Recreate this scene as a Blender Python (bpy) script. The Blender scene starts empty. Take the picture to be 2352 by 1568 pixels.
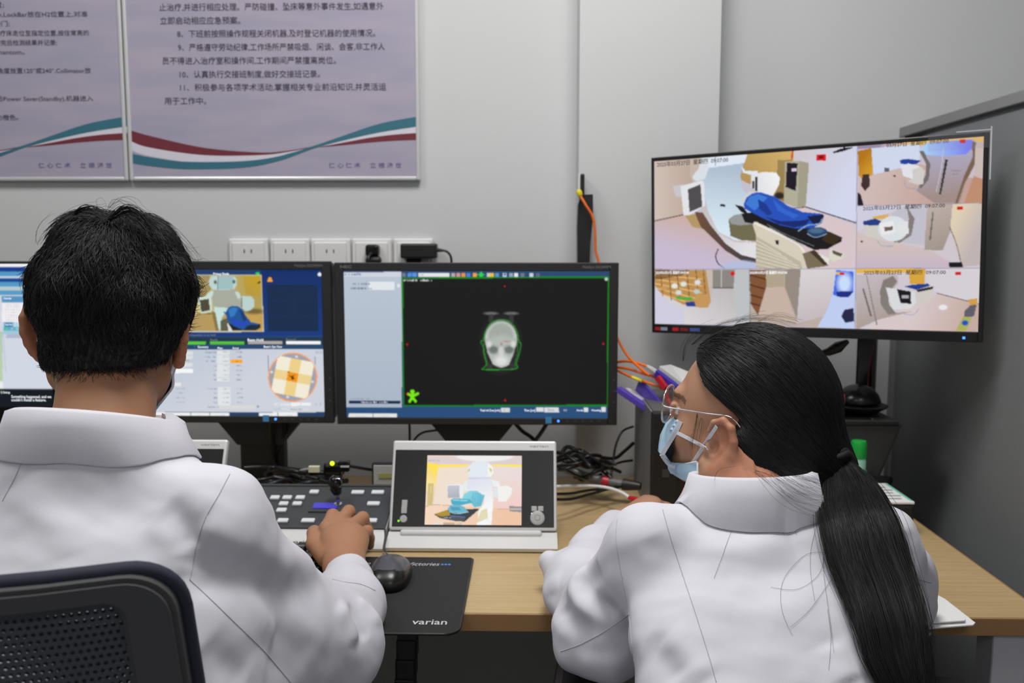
import bpy, bmesh, math, random
import numpy as np
from mathutils import Vector, Matrix
from mathutils.bvhtree import BVHTree

random.seed(7)
RNG = np.random.default_rng(7)
S = bpy.context.scene
COL = S.collection
pi = math.pi

# ------------------------------------------------------------------ camera
CAM_Z, YAW, PITCH, FPX = 1.235, math.radians(1.22), math.atan(227 / 2060), 2060.0
CAMP = Vector((0, 0, CAM_Z))
FW = Vector((-math.sin(YAW) * math.cos(PITCH), math.cos(YAW) * math.cos(PITCH), -math.sin(PITCH)))
RT = Vector((math.cos(YAW), math.sin(YAW), 0))
UP = RT.cross(FW)
cd = bpy.data.cameras.new('camera')
cam = bpy.data.objects.new('camera', cd)
COL.objects.link(cam)
cd.sensor_width = 36.0
cd.lens = FPX / 2352 * 36.0
cd.clip_start = 0.02
cam.matrix_world = Matrix((RT, UP, -FW)).transposed().to_4x4()
cam.location = CAMP
cd.dof.use_dof = True
cd.dof.focus_distance = 1.02
cd.dof.aperture_fstop = 6.5
S.camera = cam

# ------------------------------------------------------------------ world, lights, exposure
S.view_settings.view_transform = 'Standard'
S.view_settings.look = 'None'
S.view_settings.gamma = 1.0
S.view_settings.exposure = 0.0
S.view_settings.use_curve_mapping = False
W = bpy.data.worlds.new('world')
S.world = W
W.use_nodes = True
W.node_tree.nodes['Background'].inputs[0].default_value = (0.92, 0.95, 1.0, 1)
W.node_tree.nodes['Background'].inputs[1].default_value = 0.36
CEIL = 2.62
LIGHTS = [(0.08, 1.00, 20.0), (-1.15, 0.90, 8.5), (0.50, -1.2, 6.0), (-1.0, -1.6, 4.5)]
for (lx, ly, lp) in LIGHTS:
    ld = bpy.data.lights.new('ceiling_lamp_light', 'AREA')
    ld.shape = 'RECTANGLE'
    ld.size, ld.size_y, ld.energy = 0.58, 0.58, lp
    ld.color = (1.0, 0.985, 0.96)
    lo = bpy.data.objects.new('ceiling_lamp_light', ld)
    lo.location = (lx, ly, CEIL - 0.03)
    COL.objects.link(lo)


# ------------------------------------------------------------------ projection helpers
def ray(px, py):
    return FW + RT * ((px - 1176) / FPX) + UP * ((784 - py) / FPX)


def at(px, py, Y):
    d = ray(px, py)
    return CAMP + d * (Y / d.y)


def atz(px, py, Z):
    d = ray(px, py)
    return CAMP + d * ((Z - CAM_Z) / d.z)


def onplane(px, py, p0, n):
    d = ray(px, py)
    return CAMP + d * ((Vector(p0) - CAMP).dot(n) / d.dot(n))


def project(P):
    P = np.asarray(P, float).reshape(-1, 3) - np.array(CAMP)
    z = P @ np.array(FW)
    return 1176 + FPX * (P @ np.array(RT)) / z, 784 - FPX * (P @ np.array(UP)) / z


# ------------------------------------------------------------------ materials
def lin(c):
    if isinstance(c, (int, float)):
        c = (c, c, c)
    return tuple(((v / 255) / 12.92 if v / 255 <= 0.04045 else ((v / 255 + 0.055) / 1.055) ** 2.4) for v in c)


MATS = {}


def mat(name, c, rough=0.5, metal=0.0, spec=0.5, emit=0.0, noise=0.0, nscale=60.0, bump=0.0, bscale=200.0, attr=None,
        alpha=1.0, sheen=0.0, trans=0.0, coat=0.0, sss=0.0):
    if name in MATS:
        return MATS[name]
    m = bpy.data.materials.new(name)
    m.use_nodes = True
    nt = m.node_tree
    b = nt.nodes['Principled BSDF']
    L = lin(c)
    b.inputs['Base Color'].default_value = (*L, 1)
    b.inputs['Roughness'].default_value = rough
    b.inputs['Metallic'].default_value = metal
    b.inputs['Specular IOR Level'].default_value = spec
    b.inputs['Sheen Weight'].default_value = sheen
    b.inputs['Transmission Weight'].default_value = trans
    b.inputs['Coat Weight'].default_value = coat
    b.inputs['Alpha'].default_value = alpha
    if sss:
        b.inputs['Subsurface Weight'].default_value = sss
        b.inputs['Subsurface Radius'].default_value = (0.012, 0.005, 0.003)
        b.inputs['Subsurface Scale'].default_value = 0.6
    src = None
    if attr:
        a = nt.nodes.new('ShaderNodeAttribute')
        a.attribute_name = attr
        src = a.outputs['Color']
    tc = nt.nodes.new('ShaderNodeTexCoord')
    if noise:
        n = nt.nodes.new('ShaderNodeTexNoise')
        n.inputs['Scale'].default_value = nscale
        n.inputs['Detail'].default_value = 4
        nt.links.new(tc.outputs['Object'], n.inputs['Vector'])
        r = nt.nodes.new('ShaderNodeMapRange')
        r.inputs[3].default_value = 1 - noise
        r.inputs[4].default_value = 1 + noise
        nt.links.new(n.outputs['Fac'], r.inputs[0])
        v = nt.nodes.new('ShaderNodeVectorMath')
        v.operation = 'SCALE'
        if src:
            nt.links.new(src, v.inputs[0])
        else:
            v.inputs[0].default_value = L
        nt.links.new(r.outputs[0], v.inputs['Scale'])
        src = v.outputs[0]
    if src:
        nt.links.new(src, b.inputs['Base Color'])
    if bump:
        n2 = nt.nodes.new('ShaderNodeTexNoise')
        n2.inputs['Scale'].default_value = bscale
        n2.inputs['Detail'].default_value = 3
        nt.links.new(tc.outputs['Object'], n2.inputs['Vector'])
        bp = nt.nodes.new('ShaderNodeBump')
        bp.inputs['Strength'].default_value = bump
        bp.inputs['Distance'].default_value = 0.002
        nt.links.new(n2.outputs['Fac'], bp.inputs['Height'])
        nt.links.new(bp.outputs[0], b.inputs['Normal'])
    if emit:
        b.inputs['Emission Strength'].default_value = emit
        if attr:
            nt.links.new(src, b.inputs['Emission Color'])
            nt.links.remove(b.inputs['Base Color'].links[0])
            b.inputs['Base Color'].default_value = (0.005, 0.005, 0.005, 1)
        else:
            b.inputs['Emission Color'].default_value = (*L, 1)
    MATS[name] = m
    return m


BLK = mat('black_plastic', 26, 0.45, bump=0.05)
BLK2 = mat('black_gloss', 14, 0.18)
BEZ = mat('monitor_bezel', 34, 0.5, bump=0.05)
DGR = mat('dark_grey_plastic', 58, 0.5, bump=0.05)
GRY = mat('grey_plastic', 120, 0.5)
WHT = mat('white_plastic', 232, 0.4)
SIL = mat('silver_plastic', 214, 0.35, metal=0.1)
CABLE = mat('black_cable', 16, 0.4)
ORG = mat('orange_cable_jacket', (236, 110, 18), 0.4)
RED = mat('red_plastic', (190, 25, 38), 0.4)
YEL = mat('yellow_plastic', (235, 215, 30), 0.4)
PUR = mat('purple_plastic', (88, 66, 176), 0.35)
PAPER = mat('white_paper', 235, 0.8)
CLR = mat('clear_cable_grey', 150, 0.3)
MET = mat('chrome', 205, 0.15, metal=1.0)
SCRM = mat('screen_glass', 5, 0.35, spec=0.12, emit=1.0, attr='Col')


# ------------------------------------------------------------------ mesh helpers
def setp(o, label=None, cat=None, group=None, kind=None):
    if label: o['label'] = label
    if cat: o['category'] = cat
    if group: o['group'] = group
    if kind: o['kind'] = kind
    return o


def thing(name, label, cat, loc, rotz=0.0, group=None):
    o = bpy.data.objects.new(name, None)
    o.empty_display_size = 0.02
    o.location = loc
    o.rotation_euler = (0, 0, rotz)
    COL.objects.link(o)
    return setp(o, label, cat, group)


def rootloc(o):
    v = Vector((0, 0, 0))
    while o is not None:
        v += o.location
        o = o.parent
    return v


def link(me, name, m, parent=None, local=False):
    o = bpy.data.objects.new(name, me)
    if m is not None:
        me.materials.append(m)
    COL.objects.link(o)
    if parent is not None:
        o.parent = parent
        if not local:
            me.transform(Matrix.Translation(-rootloc(parent)))
    return o


def fin(name, bm, m, parent=None, local=False, smooth=None, label=None):
    me = bpy.data.meshes.new(name)
    bm.normal_update()
    bm.to_mesh(me)
    bm.free()
    if smooth is not None:
        me.shade_smooth()
        if smooth < 180:
            me.set_sharp_from_angle(angle=math.radians(smooth))
    o = link(me, name, m, parent, local)
    if label: o['label'] = label
    return o


def single(name, bm, m, label, cat, group=None, smooth=None, origin=None):
    """a thing that is one mesh; its origin goes to the middle of its base"""
    cs = [v.co for v in bm.verts]
    if origin is None:
        origin = Vector((sum(c.x for c in cs) / len(cs), sum(c.y for c in cs) / len(cs), min(c.z for c in cs)))
    bmesh.ops.translate(bm, verts=bm.verts, vec=-Vector(origin))
    o = fin(name, bm, m, None, smooth=smooth)
    o.location = origin
    return setp(o, label, cat, group)


def box(bm, c, s, R=None, bev=0.0, seg=2):
    """box centred at c with full size s"""
    g = bmesh.ops.create_cube(bm, size=1.0)
    vs = g['verts']
    bmesh.ops.scale(bm, vec=s, verts=vs)
    if bev:
        es = list({e for v in vs for e in v.link_edges})
        r = bmesh.ops.bevel(bm, geom=es, offset=min(bev, min(s) * 0.49), segments=seg, affect='EDGES', profile=0.5)
        vs = list({v for f in r['faces'] for v in f.verts} | {v for v in vs if v.is_valid})
    M = Matrix.Translation(Vector(c)) @ (R.to_4x4() if R is not None else Matrix.Identity(4))
    bmesh.ops.transform(bm, matrix=M, verts=vs)
    return bm


def B(c, s, R=None, bev=0.0, seg=2):
    return box(bmesh.new(), c, s, R, bev, seg)


def frame_for(d):
    d = Vector(d).normalized()
    a = Vector((0, 0, 1)) if abs(d.z) < 0.9 else Vector((1, 0, 0))
    u = d.cross(a).normalized()
    return u, d.cross(u).normalized()


def tube(bm, pts, r, n=8, cap=True):
    pts = [Vector(p) for p in pts]
    rs = r if isinstance(r, (list, tuple)) else [r] * len(pts)
    rings = []
    u = None
    for i, p in enumerate(pts):
        t = (pts[min(i + 1, len(pts) - 1)] - pts[max(i - 1, 0)])
        if t.length < 1e-9: t = Vector((0, 0, 1))
        t.normalize()
        if u is None:
            u, v = frame_for(t)
        else:
            u = (u - t * u.dot(t))
            if u.length < 1e-6: u, v = frame_for(t)
            u.normalize()
            v = t.cross(u)
        rings.append([bm.verts.new(p + (u * math.cos(2 * pi * k / n) + v * math.sin(2 * pi * k / n)) * rs[i]) for k in range(n)])
    for a, b in zip(rings, rings[1:]):
        for k in range(n):
            bm.faces.new((a[k], a[(k + 1) % n], b[(k + 1) % n], b[k]))
    if cap:
        bm.faces.new(list(reversed(rings[0])))
        bm.faces.new(rings[-1])
    return bm


def spline(pts, m=8, closed=False):
    P = [Vector(p) for p in pts]
    out = []
    n = len(P)
    for i in range(n if closed else n - 1):
        if closed:
            p0, p1, p2, p3 = P[(i - 1) % n], P[i], P[(i + 1) % n], P[(i + 2) % n]
        else:
            p0, p1, p2, p3 = P[max(i - 1, 0)], P[i], P[i + 1], P[min(i + 2, n - 1)]
        for k in range(m):
            t = k / m
            out.append(0.5 * ((2 * p1) + (p2 - p0) * t + (2 * p0 - 5 * p1 + 4 * p2 - p3) * t * t + (3 * p1 - p0 - 3 * p2 + p3) * t ** 3))
    if not closed: out.append(P[-1])
    return out


def cyl(bm, a, b, ra, rb=None, n=20):
    return tube(bm, [a, b], [ra, ra if rb is None else rb], n)


def lathe(bm, prof, c, n=24, axis=Vector((0, 0, 1))):
    """prof: (radius, height) list, revolved about axis through c"""
    axis = Vector(axis).normalized()
    u, v = frame_for(axis)
    rings = []
    for (r, h) in prof:
        rings.append([bm.verts.new(Vector(c) + axis * h + (u * math.cos(2 * pi * k / n) + v * math.sin(2 * pi * k / n)) * max(r, 1e-5)) for k in range(n)])
    for a, b in zip(rings, rings[1:]):
        for k in range(n):
            bm.faces.new((a[k], a[(k + 1) % n], b[(k + 1) % n], b[k]))
    bm.faces.new(list(reversed(rings[0])))
    bm.faces.new(rings[-1])
    bmesh.ops.recalc_face_normals(bm, faces=bm.faces)
    return bm


def prism(bm, pts, vec):
    """extrude a planar polygon by vec"""
    a = [bm.verts.new(Vector(p)) for p in pts]
    b = [bm.verts.new(Vector(p) + Vector(vec)) for p in pts]
    bm.faces.new(a)
    bm.faces.new(list(reversed(b)))
    n = len(a)
    for i in range(n):
        bm.faces.new((a[i], b[i], b[(i + 1) % n], a[(i + 1) % n]))
    bmesh.ops.recalc_face_normals(bm, faces=bm.faces)
    return bm


def np_mesh(name, V, F, m, parent=None, smooth=True, colors=None, label=None, local=False, origin=None):
    V = np.asarray(V, np.float32)
    if origin is not None:
        V = V - np.array(origin, np.float32)
    me = bpy.data.meshes.new(name)
    F = np.asarray(F, np.int32)
    k = F.shape[1]
    me.vertices.add(len(V))
    me.vertices.foreach_set('co', V.ravel())
    me.loops.add(F.size)
    me.loops.foreach_set('vertex_index', F.ravel())
    me.polygons.add(len(F))
    me.polygons.foreach_set('loop_start', np.arange(0, F.size, k, dtype=np.int32))
    me.polygons.foreach_set('use_smooth', np.full(len(F), smooth))
    me.update(calc_edges=True)
    if colors is not None:
        at_ = me.color_attributes.new('Col', 'FLOAT_COLOR', 'POINT')
        at_.data.foreach_set('color', np.concatenate([colors, np.ones((len(V), 1))], 1).astype(np.float32).ravel())
    me.validate()
    o = link(me, name, m, parent, local)
    if origin is not None: o.location = origin
    if label: o['label'] = label
    return o


# ------------------------------------------------------------------ lettering
def text_mesh(body, size=1.0, shear=0.0, bold=0.0, spacing=1.0):
    cu = bpy.data.curves.new('lettering', 'FONT')
    cu.body = body
    cu.size = size
    cu.shear = shear
    cu.offset = bold
    cu.space_character = spacing
    cu.resolution_u = 2
    o = bpy.data.objects.new('lettering', cu)
    COL.objects.link(o)
    dg = bpy.context.evaluated_depsgraph_get()
    me = bpy.data.meshes.new_from_object(o.evaluated_get(dg))
    bpy.data.objects.remove(o)
    bpy.data.curves.remove(cu)
    return me


def lettering(items, m, parent, name='lettering', local=False):
    """items: (body, origin, xdir, updir, width or None, height, opts); width/height in metres, the letters of one line joined into one mesh"""
    ob = None
    for (body, o, xd, ud, w, h, op) in items:
        bm = bmesh.new()
        me = text_mesh(body, 1.0, **op)
        co = np.empty(len(me.vertices) * 3, np.float32)
        me.vertices.foreach_get('co', co)
        co = co.reshape(-1, 3)
        if not len(co): continue
        x0, x1 = co[:, 0].min(), co[:, 0].max()
        sy = h / 0.72
        sx = (w / max(x1 - x0, 1e-6)) if w else sy
        xd, ud = Vector(xd).normalized(), Vector(ud).normalized()
        bm.from_mesh(me)
        for v in bm.verts:
            c = v.co
            v.co = Vector(o) + xd * ((c.x - x0) * sx) + ud * (c.y * sy)
        bpy.data.meshes.remove(me)
        ob = fin(name, bm, m, parent, local)
    return ob


# ------------------------------------------------------------------ implicit surfaces (for the people)
def axis(*spans):
    out = []
    for lo, hi, h in spans:
        n = max(2, int(round((hi - lo) / h)))
        out += list(np.linspace(lo, hi, n, endpoint=False))
    out.append(spans[-1][1])
    return np.array(out, np.float32)


class Grid:
    def __init__(s, xs, ys, zs):
        s.ax = (xs, ys, zs)
        s.D = np.full((len(xs), len(ys), len(zs)), 0.3, np.float32)

    def op(s, f, lo, hi, k=0.01, sub=False):
        sl = []
        for i in range(3):
            a = max(int(np.searchsorted(s.ax[i], lo[i])) - 1, 0)
            b = min(int(np.searchsorted(s.ax[i], hi[i])) + 1, len(s.ax[i]))
            if b <= a: return
            sl.append(slice(a, b))
        sl = tuple(sl)
        X = s.ax[0][sl[0]][:, None, None]
        Y = s.ax[1][sl[1]][None, :, None]
        Z = s.ax[2][sl[2]][None, None, :]
        d = f(X, Y, Z).astype(np.float32)
        A = s.D[sl]
        if sub:
            d = -d
            h = np.maximum(k - np.abs(A - d), 0) / k
            s.D[sl] = np.maximum(A, d) + h * h * k * 0.25
        else:
            h = np.maximum(k - np.abs(A - d), 0) / k
            s.D[sl] = np.minimum(A, d) - h * h * k * 0.25

    def rc(s, a, b, ra, rb, k=0.012, flat=None, sub=False):
        a, b = np.array(a, float), np.array(b, float)
        ba = b - a
        L2 = max(float(ba @ ba), 1e-12)

        def f(X, Y, Z):
            px, py, pz = X - a[0], Y - a[1], Z - a[2]
            t = np.clip((px * ba[0] + py * ba[1] + pz * ba[2]) / L2, 0, 1)
            qx, qy, qz = px - t * ba[0], py - t * ba[1], pz - t * ba[2]
            q2 = qx * qx + qy * qy + qz * qz
            if flat is not None:
                n, fl = flat
                qn = qx * n[0] + qy * n[1] + qz * n[2]
                q2 = q2 - qn * qn + (qn / fl) ** 2
            return np.sqrt(q2) - (ra + (rb - ra) * t)
        r = max(ra, rb) + k * 1.1 + 0.004
        s.op(f, np.minimum(a, b) - r, np.maximum(a, b) + r, k, sub)

    def chain(s, pts, rad, k=0.012, flat=None):
        for i in range(len(pts) - 1):
            s.rc(pts[i], pts[i + 1], rad[i], rad[i + 1], k, flat)

    def ell(s, c, r, R=None, k=0.012, sub=False, clip=None):
        c = np.array(c, float)
        R = np.eye(3) if R is None else np.array(R, float)   # columns = local axes in world

        def f(X, Y, Z):
            p = (X - c[0], Y - c[1], Z - c[2])
            q = [p[0] * R[0, i] + p[1] * R[1, i] + p[2] * R[2, i] for i in range(3)]
            k0 = np.sqrt((q[0] / r[0]) ** 2 + (q[1] / r[1]) ** 2 + (q[2] / r[2]) ** 2) + 1e-9
            k1 = np.sqrt((q[0] / r[0] ** 2) ** 2 + (q[1] / r[1] ** 2) ** 2 + (q[2] / r[2] ** 2) ** 2) + 1e-9
            d = k0 * (k0 - 1) / k1
            if clip is not None:
                d = np.maximum(d, clip(*q))
            return d
        m = max(r) + k * 1.1 + 0.004
        s.op(f, c - m, c + m, k, sub)

    def loft(s, z, cx, cy, hw, hd, k=0.02, n=2.3, shear=0.0):
        z = np.array(z, float)
        zz = np.linspace(z[0], z[-1], 200)
        def sm(v):
            w = np.interp(zz, z, v)
            ker = np.ones(15) / 15
            return np.convolve(np.pad(w, 7, mode='edge'), ker, mode='valid')
        CX, CY, HW, HD = sm(cx), sm(cy), sm(hw), sm(hd)

        def f(X, Y, Z):
            a, b = np.interp(Z, zz, CX), np.interp(Z, zz, CY)
            w, h = np.interp(Z, zz, HW), np.interp(Z, zz, HD)
            q = (np.abs((X - a) / w) ** n + np.abs((Y - b) / h) ** n) ** (1 / n)
            d = (q - 1) * np.minimum(w, h)
            return np.maximum(d, np.maximum(z[0] - Z, Z - z[-1]))
        m = 0.05 + k
        s.op(f, (min(np.array(cx) - hw) - m, min(np.array(cy) - hd) - m, z[0] - m),
             (max(np.array(cx) + hw) + m, max(np.array(cy) + hd) + m, z[-1] + m), k)

    def mesh(s):
        D = s.D
        sg = D < 0
        cnt = np.zeros(tuple(n - 1 for n in D.shape), np.uint8)
        offs = [(i, j, k) for i in (0, 1) for j in (0, 1) for k in (0, 1)]
        for o in offs:
            cnt += sg[o[0]:D.shape[0] - 1 + o[0], o[1]:D.shape[1] - 1 + o[1], o[2]:D.shape[2] - 1 + o[2]]
        cells = (cnt > 0) & (cnt < 8)
        idx = np.argwhere(cells)
        vid = np.full(cells.shape, -1, np.int32)
        vid[cells] = np.arange(len(idx))
        val = np.stack([D[idx[:, 0] + o[0], idx[:, 1] + o[1], idx[:, 2] + o[2]] for o in offs], 1)
        acc = np.zeros((len(idx), 3))
        n = np.zeros(len(idx))
        for a in range(8):
            for b in range(a + 1, 8):
                oa, ob = np.array(offs[a]), np.array(offs[b])
                if np.abs(oa - ob).sum() != 1: continue
                m = (val[:, a] < 0) != (val[:, b] < 0)
                t = np.where(m, val[:, a] / np.where(m, val[:, a] - val[:, b], 1), 0)
                acc += np.where(m[:, None], oa + (ob - oa) * t[:, None], 0)
                n += m
        fr = acc / n[:, None]
        V = np.stack([s.ax[i][idx[:, i]] + fr[:, i] * (s.ax[i][idx[:, i] + 1] - s.ax[i][idx[:, i]]) for i in range(3)], 1)
        Fs = []
        for ax_ in range(3):
            u, v = (ax_ + 1) % 3, (ax_ + 2) % 3
            lo = [slice(1, -1)] * 3
            hi = [slice(1, -1)] * 3
            lo[ax_], hi[ax_] = slice(0, -1), slice(1, None)
            m = sg[tuple(lo)] != sg[tuple(hi)]
            e = np.argwhere(m)
            e[:, u] += 1
            e[:, v] += 1
            ins = sg[e[:, 0], e[:, 1], e[:, 2]]
            q = []
            for du, dv in ((-1, -1), (0, -1), (0, 0), (-1, 0)):
                c = e.copy()
                c[:, u] += du
                c[:, v] += dv
                q.append(vid[c[:, 0], c[:, 1], c[:, 2]])
            q = np.stack(q, 1)
            q[~ins] = q[~ins][:, ::-1]
            Fs.append(q)
        return V, np.concatenate(Fs)


def vnormals(V, F):
    a, b, c, d = (V[F[:, i]] for i in range(4))
    fn = np.cross(c - a, d - b)
    N = np.zeros_like(V)
    for i in range(4):
        for j in range(3):
            N[:, j] += np.bincount(F[:, i], fn[:, j], len(V))
    return N / (np.linalg.norm(N, axis=1, keepdims=True) + 1e-12)


def relax(V, F, it=2, lam=0.5):
    E = np.concatenate([F[:, [0, 1]], F[:, [1, 2]], F[:, [2, 3]], F[:, [3, 0]]])
    deg = np.bincount(E[:, 0], minlength=len(V)) + np.bincount(E[:, 1], minlength=len(V))
    for _ in range(it):
        A = np.zeros_like(V)
        for j in range(3):
            A[:, j] = np.bincount(E[:, 0], V[E[:, 1], j], len(V)) + np.bincount(E[:, 1], V[E[:, 0], j], len(V))
        V = V + lam * (A / deg[:, None] - V)
    return V


def bvh(V, F):
    return BVHTree.FromPolygons([tuple(v) for v in V], [tuple(int(i) for i in f) for f in F])


def cast(tree, px, py):
    d = ray(px, py).normalized()
    h = tree.ray_cast(CAMP, d)
    return h[0], h[1]


def folds(V, F, tree, specs):
    """cloth folds: (pixel polyline over the cloth, height in m, half width in m) raise or sink the cloth along its normal"""
    N = vnormals(V, F)
    disp = np.zeros(len(V))
    for (pl, amp, wid) in specs:
        P = []
        for (x, y) in pl:
            h, _ = cast(tree, x, y)
            if h is not None: P.append(np.array(h))
        if len(P) < 2: continue
        P = np.array([np.array(p) for p in spline([Vector(p) for p in P], 4)])
        seg = len(P) - 1
        best = np.full(len(V), 9.0)
        tt = np.zeros(len(V))
        near = np.where((V > P.min(0) - 3 * wid).all(1) & (V < P.max(0) + 3 * wid).all(1))[0]
        v = V[near]
        bd = np.full(len(near), 9.0)
        bt = np.zeros(len(near))
        for i in range(seg):
            a, b = P[i], P[i + 1]
            ba = b - a
            t = np.clip(((v - a) @ ba) / (ba @ ba + 1e-12), 0, 1)
            d = np.linalg.norm(v - a - t[:, None] * ba, axis=1)
            u = d < bd
            bd[u] = d[u]
            bt[u] = (i + t[u]) / seg
        taper = np.clip(np.minimum(bt, 1 - bt) / 0.22, 0.0, 1) ** 0.7
        disp[near] += amp * taper * np.exp(-(bd / wid) ** 2)
    return V + N * disp[:, None]


def cloth_noise(V, F, amp, wl, seed):
    rr = np.random.default_rng(seed)
    N = vnormals(V, F)
    d = np.zeros(len(V))
    for _ in range(14):
        k = rr.normal(size=3)
        k *= 2 * pi / (wl * rr.uniform(.7, 1.8)) / np.linalg.norm(k)
        d += np.sin(V @ k + rr.uniform(0, 6.3) + 1.5 * np.sin(V @ (k[[1, 2, 0]] * .6)))
    return V + N * (amp * d / 3.0)[:, None]


def strands(P, r0, r1=None, sides=3):
    """P: (n, m, 3) polylines -> tapered hair tubes"""
    n, m, _ = P.shape
    T = np.gradient(P, axis=1)
    T /= np.linalg.norm(T, axis=2, keepdims=True) + 1e-12
    ref = RNG.normal(size=(n, 1, 3))
    U = np.cross(T, ref)
    U /= np.linalg.norm(U, axis=2, keepdims=True) + 1e-12
    Wv = np.cross(T, U)
    r1 = r0 * 0.3 if r1 is None else r1
    s_ = np.linspace(0, 1, m)
    R = np.asarray(r0).reshape(-1, 1) * (1 - s_[None, :] ** 2) + np.asarray(r1).reshape(-1, 1) * s_[None, :] ** 2
    R = np.broadcast_to(R, (n, m))
    V = np.stack([P + R[..., None] * (U * math.cos(2 * pi * k / sides) + Wv * math.sin(2 * pi * k / sides)) for k in range(sides)], 2)
    base = (np.arange(n)[:, None, None] * m + np.arange(m - 1)[None, :, None]) * sides
    k = np.arange(sides)[None, None, :]
    k2 = (k + 1) % sides
    F = np.stack([base + k, base + k2, base + sides + k2, base + sides + k], -1).reshape(-1, 4)
    return V.reshape(-1, 3), F


def merge(parts):
    Vs, Fs, o = [], [], 0
    for V, F in parts:
        Vs.append(V)
        Fs.append(F + o)
        o += len(V)
    return np.concatenate(Vs), np.concatenate(Fs)
# ================================================================== the room
YW, YP = 1.98, 1.88            # back wall, front of the column
DZ = 0.74                      # desk top
WALLM = mat('wall_paint', (205, 206, 207), 0.75, noise=0.02, nscale=3, bump=0.03, bscale=350)
CEILM = mat('ceiling_white', 225, 0.9)
FLOORM = mat('floor_vinyl', (120, 122, 124), 0.5, noise=0.06, nscale=8)


def struct(name, bm, m):
    return setp(fin(name, bm, m), kind='structure')


struct('wall_back', B((-0.3, YW + 0.05, 1.31), (5.4, 0.1, 2.62)), WALLM)
struct('column', B(((0.0976 + 0.383) / 2, (YP + YW) / 2 + 0.001, 1.31), (0.2854, YW - YP, 2.62)), WALLM)
struct('wall_left', B((-3.05, -0.5, 1.31), (0.1, 5.0, 2.62)), WALLM)
struct('wall_right', B((2.45, -0.5, 1.31), (0.1, 5.0, 2.62)), WALLM)
struct('floor', B((-0.3, -0.5, -0.05), (5.6, 5.2, 0.1)), FLOORM)
struct('ceiling', B((-0.3, -0.5, CEIL + 0.05), (5.6, 5.2, 0.1)), CEILM)
bm = B((-1.55, YW - 0.006, 0.05), (2.9, 0.012, 0.1), bev=0.003)
struct('baseboard_back', bm, mat('baseboard_grey', 150, 0.5))

LAMPM = mat('lamp_diffuser', 255, 0.6, emit=3.0)
for i, (lx, ly, lp) in enumerate(LIGHTS):
    t = thing('ceiling_lamp', 'square white ceiling panel lamp %s' % ('above the desk, right', 'above the desk, left', 'behind the camera, right', 'behind the camera, left')[i],
              'lamp', (lx, ly, CEIL), group='ceiling panel lamps')
    bm = bmesh.new()
    for sx in (-1, 1):
        box(bm, (lx + sx * 0.305, ly, CEIL - 0.008), (0.02, 0.63, 0.016), bev=0.002)
        box(bm, (lx, ly + sx * 0.305, CEIL - 0.008), (0.59, 0.02, 0.016), bev=0.002)
    fin('frame', bm, WHT, t)
    fin('diffuser', B((lx, ly, CEIL - 0.006), (0.59, 0.59, 0.008)), LAMPM, t)

# ================================================================== partition on the right
PX = 0.79
PGR = mat('partition_grey', (122, 124, 126), 0.7, noise=0.03, nscale=120)
PFR = mat('partition_rail', (132, 133, 134), 0.5)
t = thing('partition', 'grey office partition standing along the right end of the desk', 'partition', (PX + 0.02, 1.2, 0))
fin('panel', B((PX + 0.02, 1.18, 0.73), (0.03, 1.54, 1.44)), PGR, t)
fin('top_rail', B((PX + 0.02, 1.19, 1.4695), (0.042, 1.58, 0.021), bev=0.002), PFR, t)
for y in (0.40, 1.967):
    fin('post', B((PX + 0.02, y, 0.73), (0.042, 0.024, 1.458), bev=0.002), PFR, t)

# ================================================================== desk
wood = mat('maple_laminate', (204, 176, 130), 0.42)
nt = wood.node_tree
b_ = nt.nodes['Principled BSDF']
tc = nt.nodes.new('ShaderNodeTexCoord')
mp = nt.nodes.new('ShaderNodeMapping')
mp.inputs['Scale'].default_value = (2.2, 60, 60)
nz = nt.nodes.new('ShaderNodeTexNoise')
nz.inputs['Scale'].default_value = 3.0
nz.inputs['Detail'].default_value = 6
cr = nt.nodes.new('ShaderNodeValToRGB')
cr.color_ramp.elements[0].position, cr.color_ramp.elements[1].position = 0.3, 0.72
cr.color_ramp.elements[0].color = (*lin((176, 149, 105)), 1)
cr.color_ramp.elements[1].color = (*lin((193, 168, 124)), 1)
nt.links.new(tc.outputs['Object'], mp.inputs[0])
nt.links.new(mp.outputs[0], nz.inputs['Vector'])
nt.links.new(nz.outputs['Fac'], cr.inputs[0])
nt.links.new(cr.outputs[0], b_.inputs['Base Color'])
edge = mat('desk_edge_band', (156, 118, 76), 0.5, noise=0.06, nscale=30)
LEGM = mat('desk_leg_grey', (190, 190, 196), 0.45)
desk = thing('desk', 'long light maple office desk running along the back wall', 'desk', (-0.4, 1.58, 0))
DX0, DX1, DY0, DY1 = -1.75, 0.692, 1.158, 1.872
fin('tabletop', B(((DX0 + DX1) / 2, (DY0 + 0.0015 + DY1) / 2, DZ - 0.0125), (DX1 - DX0 - 0.002, DY1 - DY0 - 0.002, 0.025), bev=0.0015), wood, desk)
bm = B(((DX0 + DX1) / 2, DY0 - 0.0005, DZ - 0.0128), (DX1 - DX0, 0.003, 0.0244), bev=0.001)
box(bm, (DX1 + 0.0005, (DY0 + DY1) / 2, DZ - 0.0128), (0.003, DY1 - DY0, 0.0244), bev=0.001)
fin('edge_band', bm, edge, desk)
for lx in (DX0 + 0.06, DX1 - 0.048):
    for ly in (DY0 + 0.03, DY1 - 0.05):
        fin('leg', B((lx, ly, (DZ - 0.025) / 2), (0.046, 0.046, DZ - 0.026), bev=0.003), LEGM, desk)
fin('modesty_panel', B(((DX0 + DX1) / 2, 1.72, 0.44), (DX1 - DX0 - 0.18, 0.016, 0.54)), mat('modesty_grey', (160, 160, 150), 0.6), desk)

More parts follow.
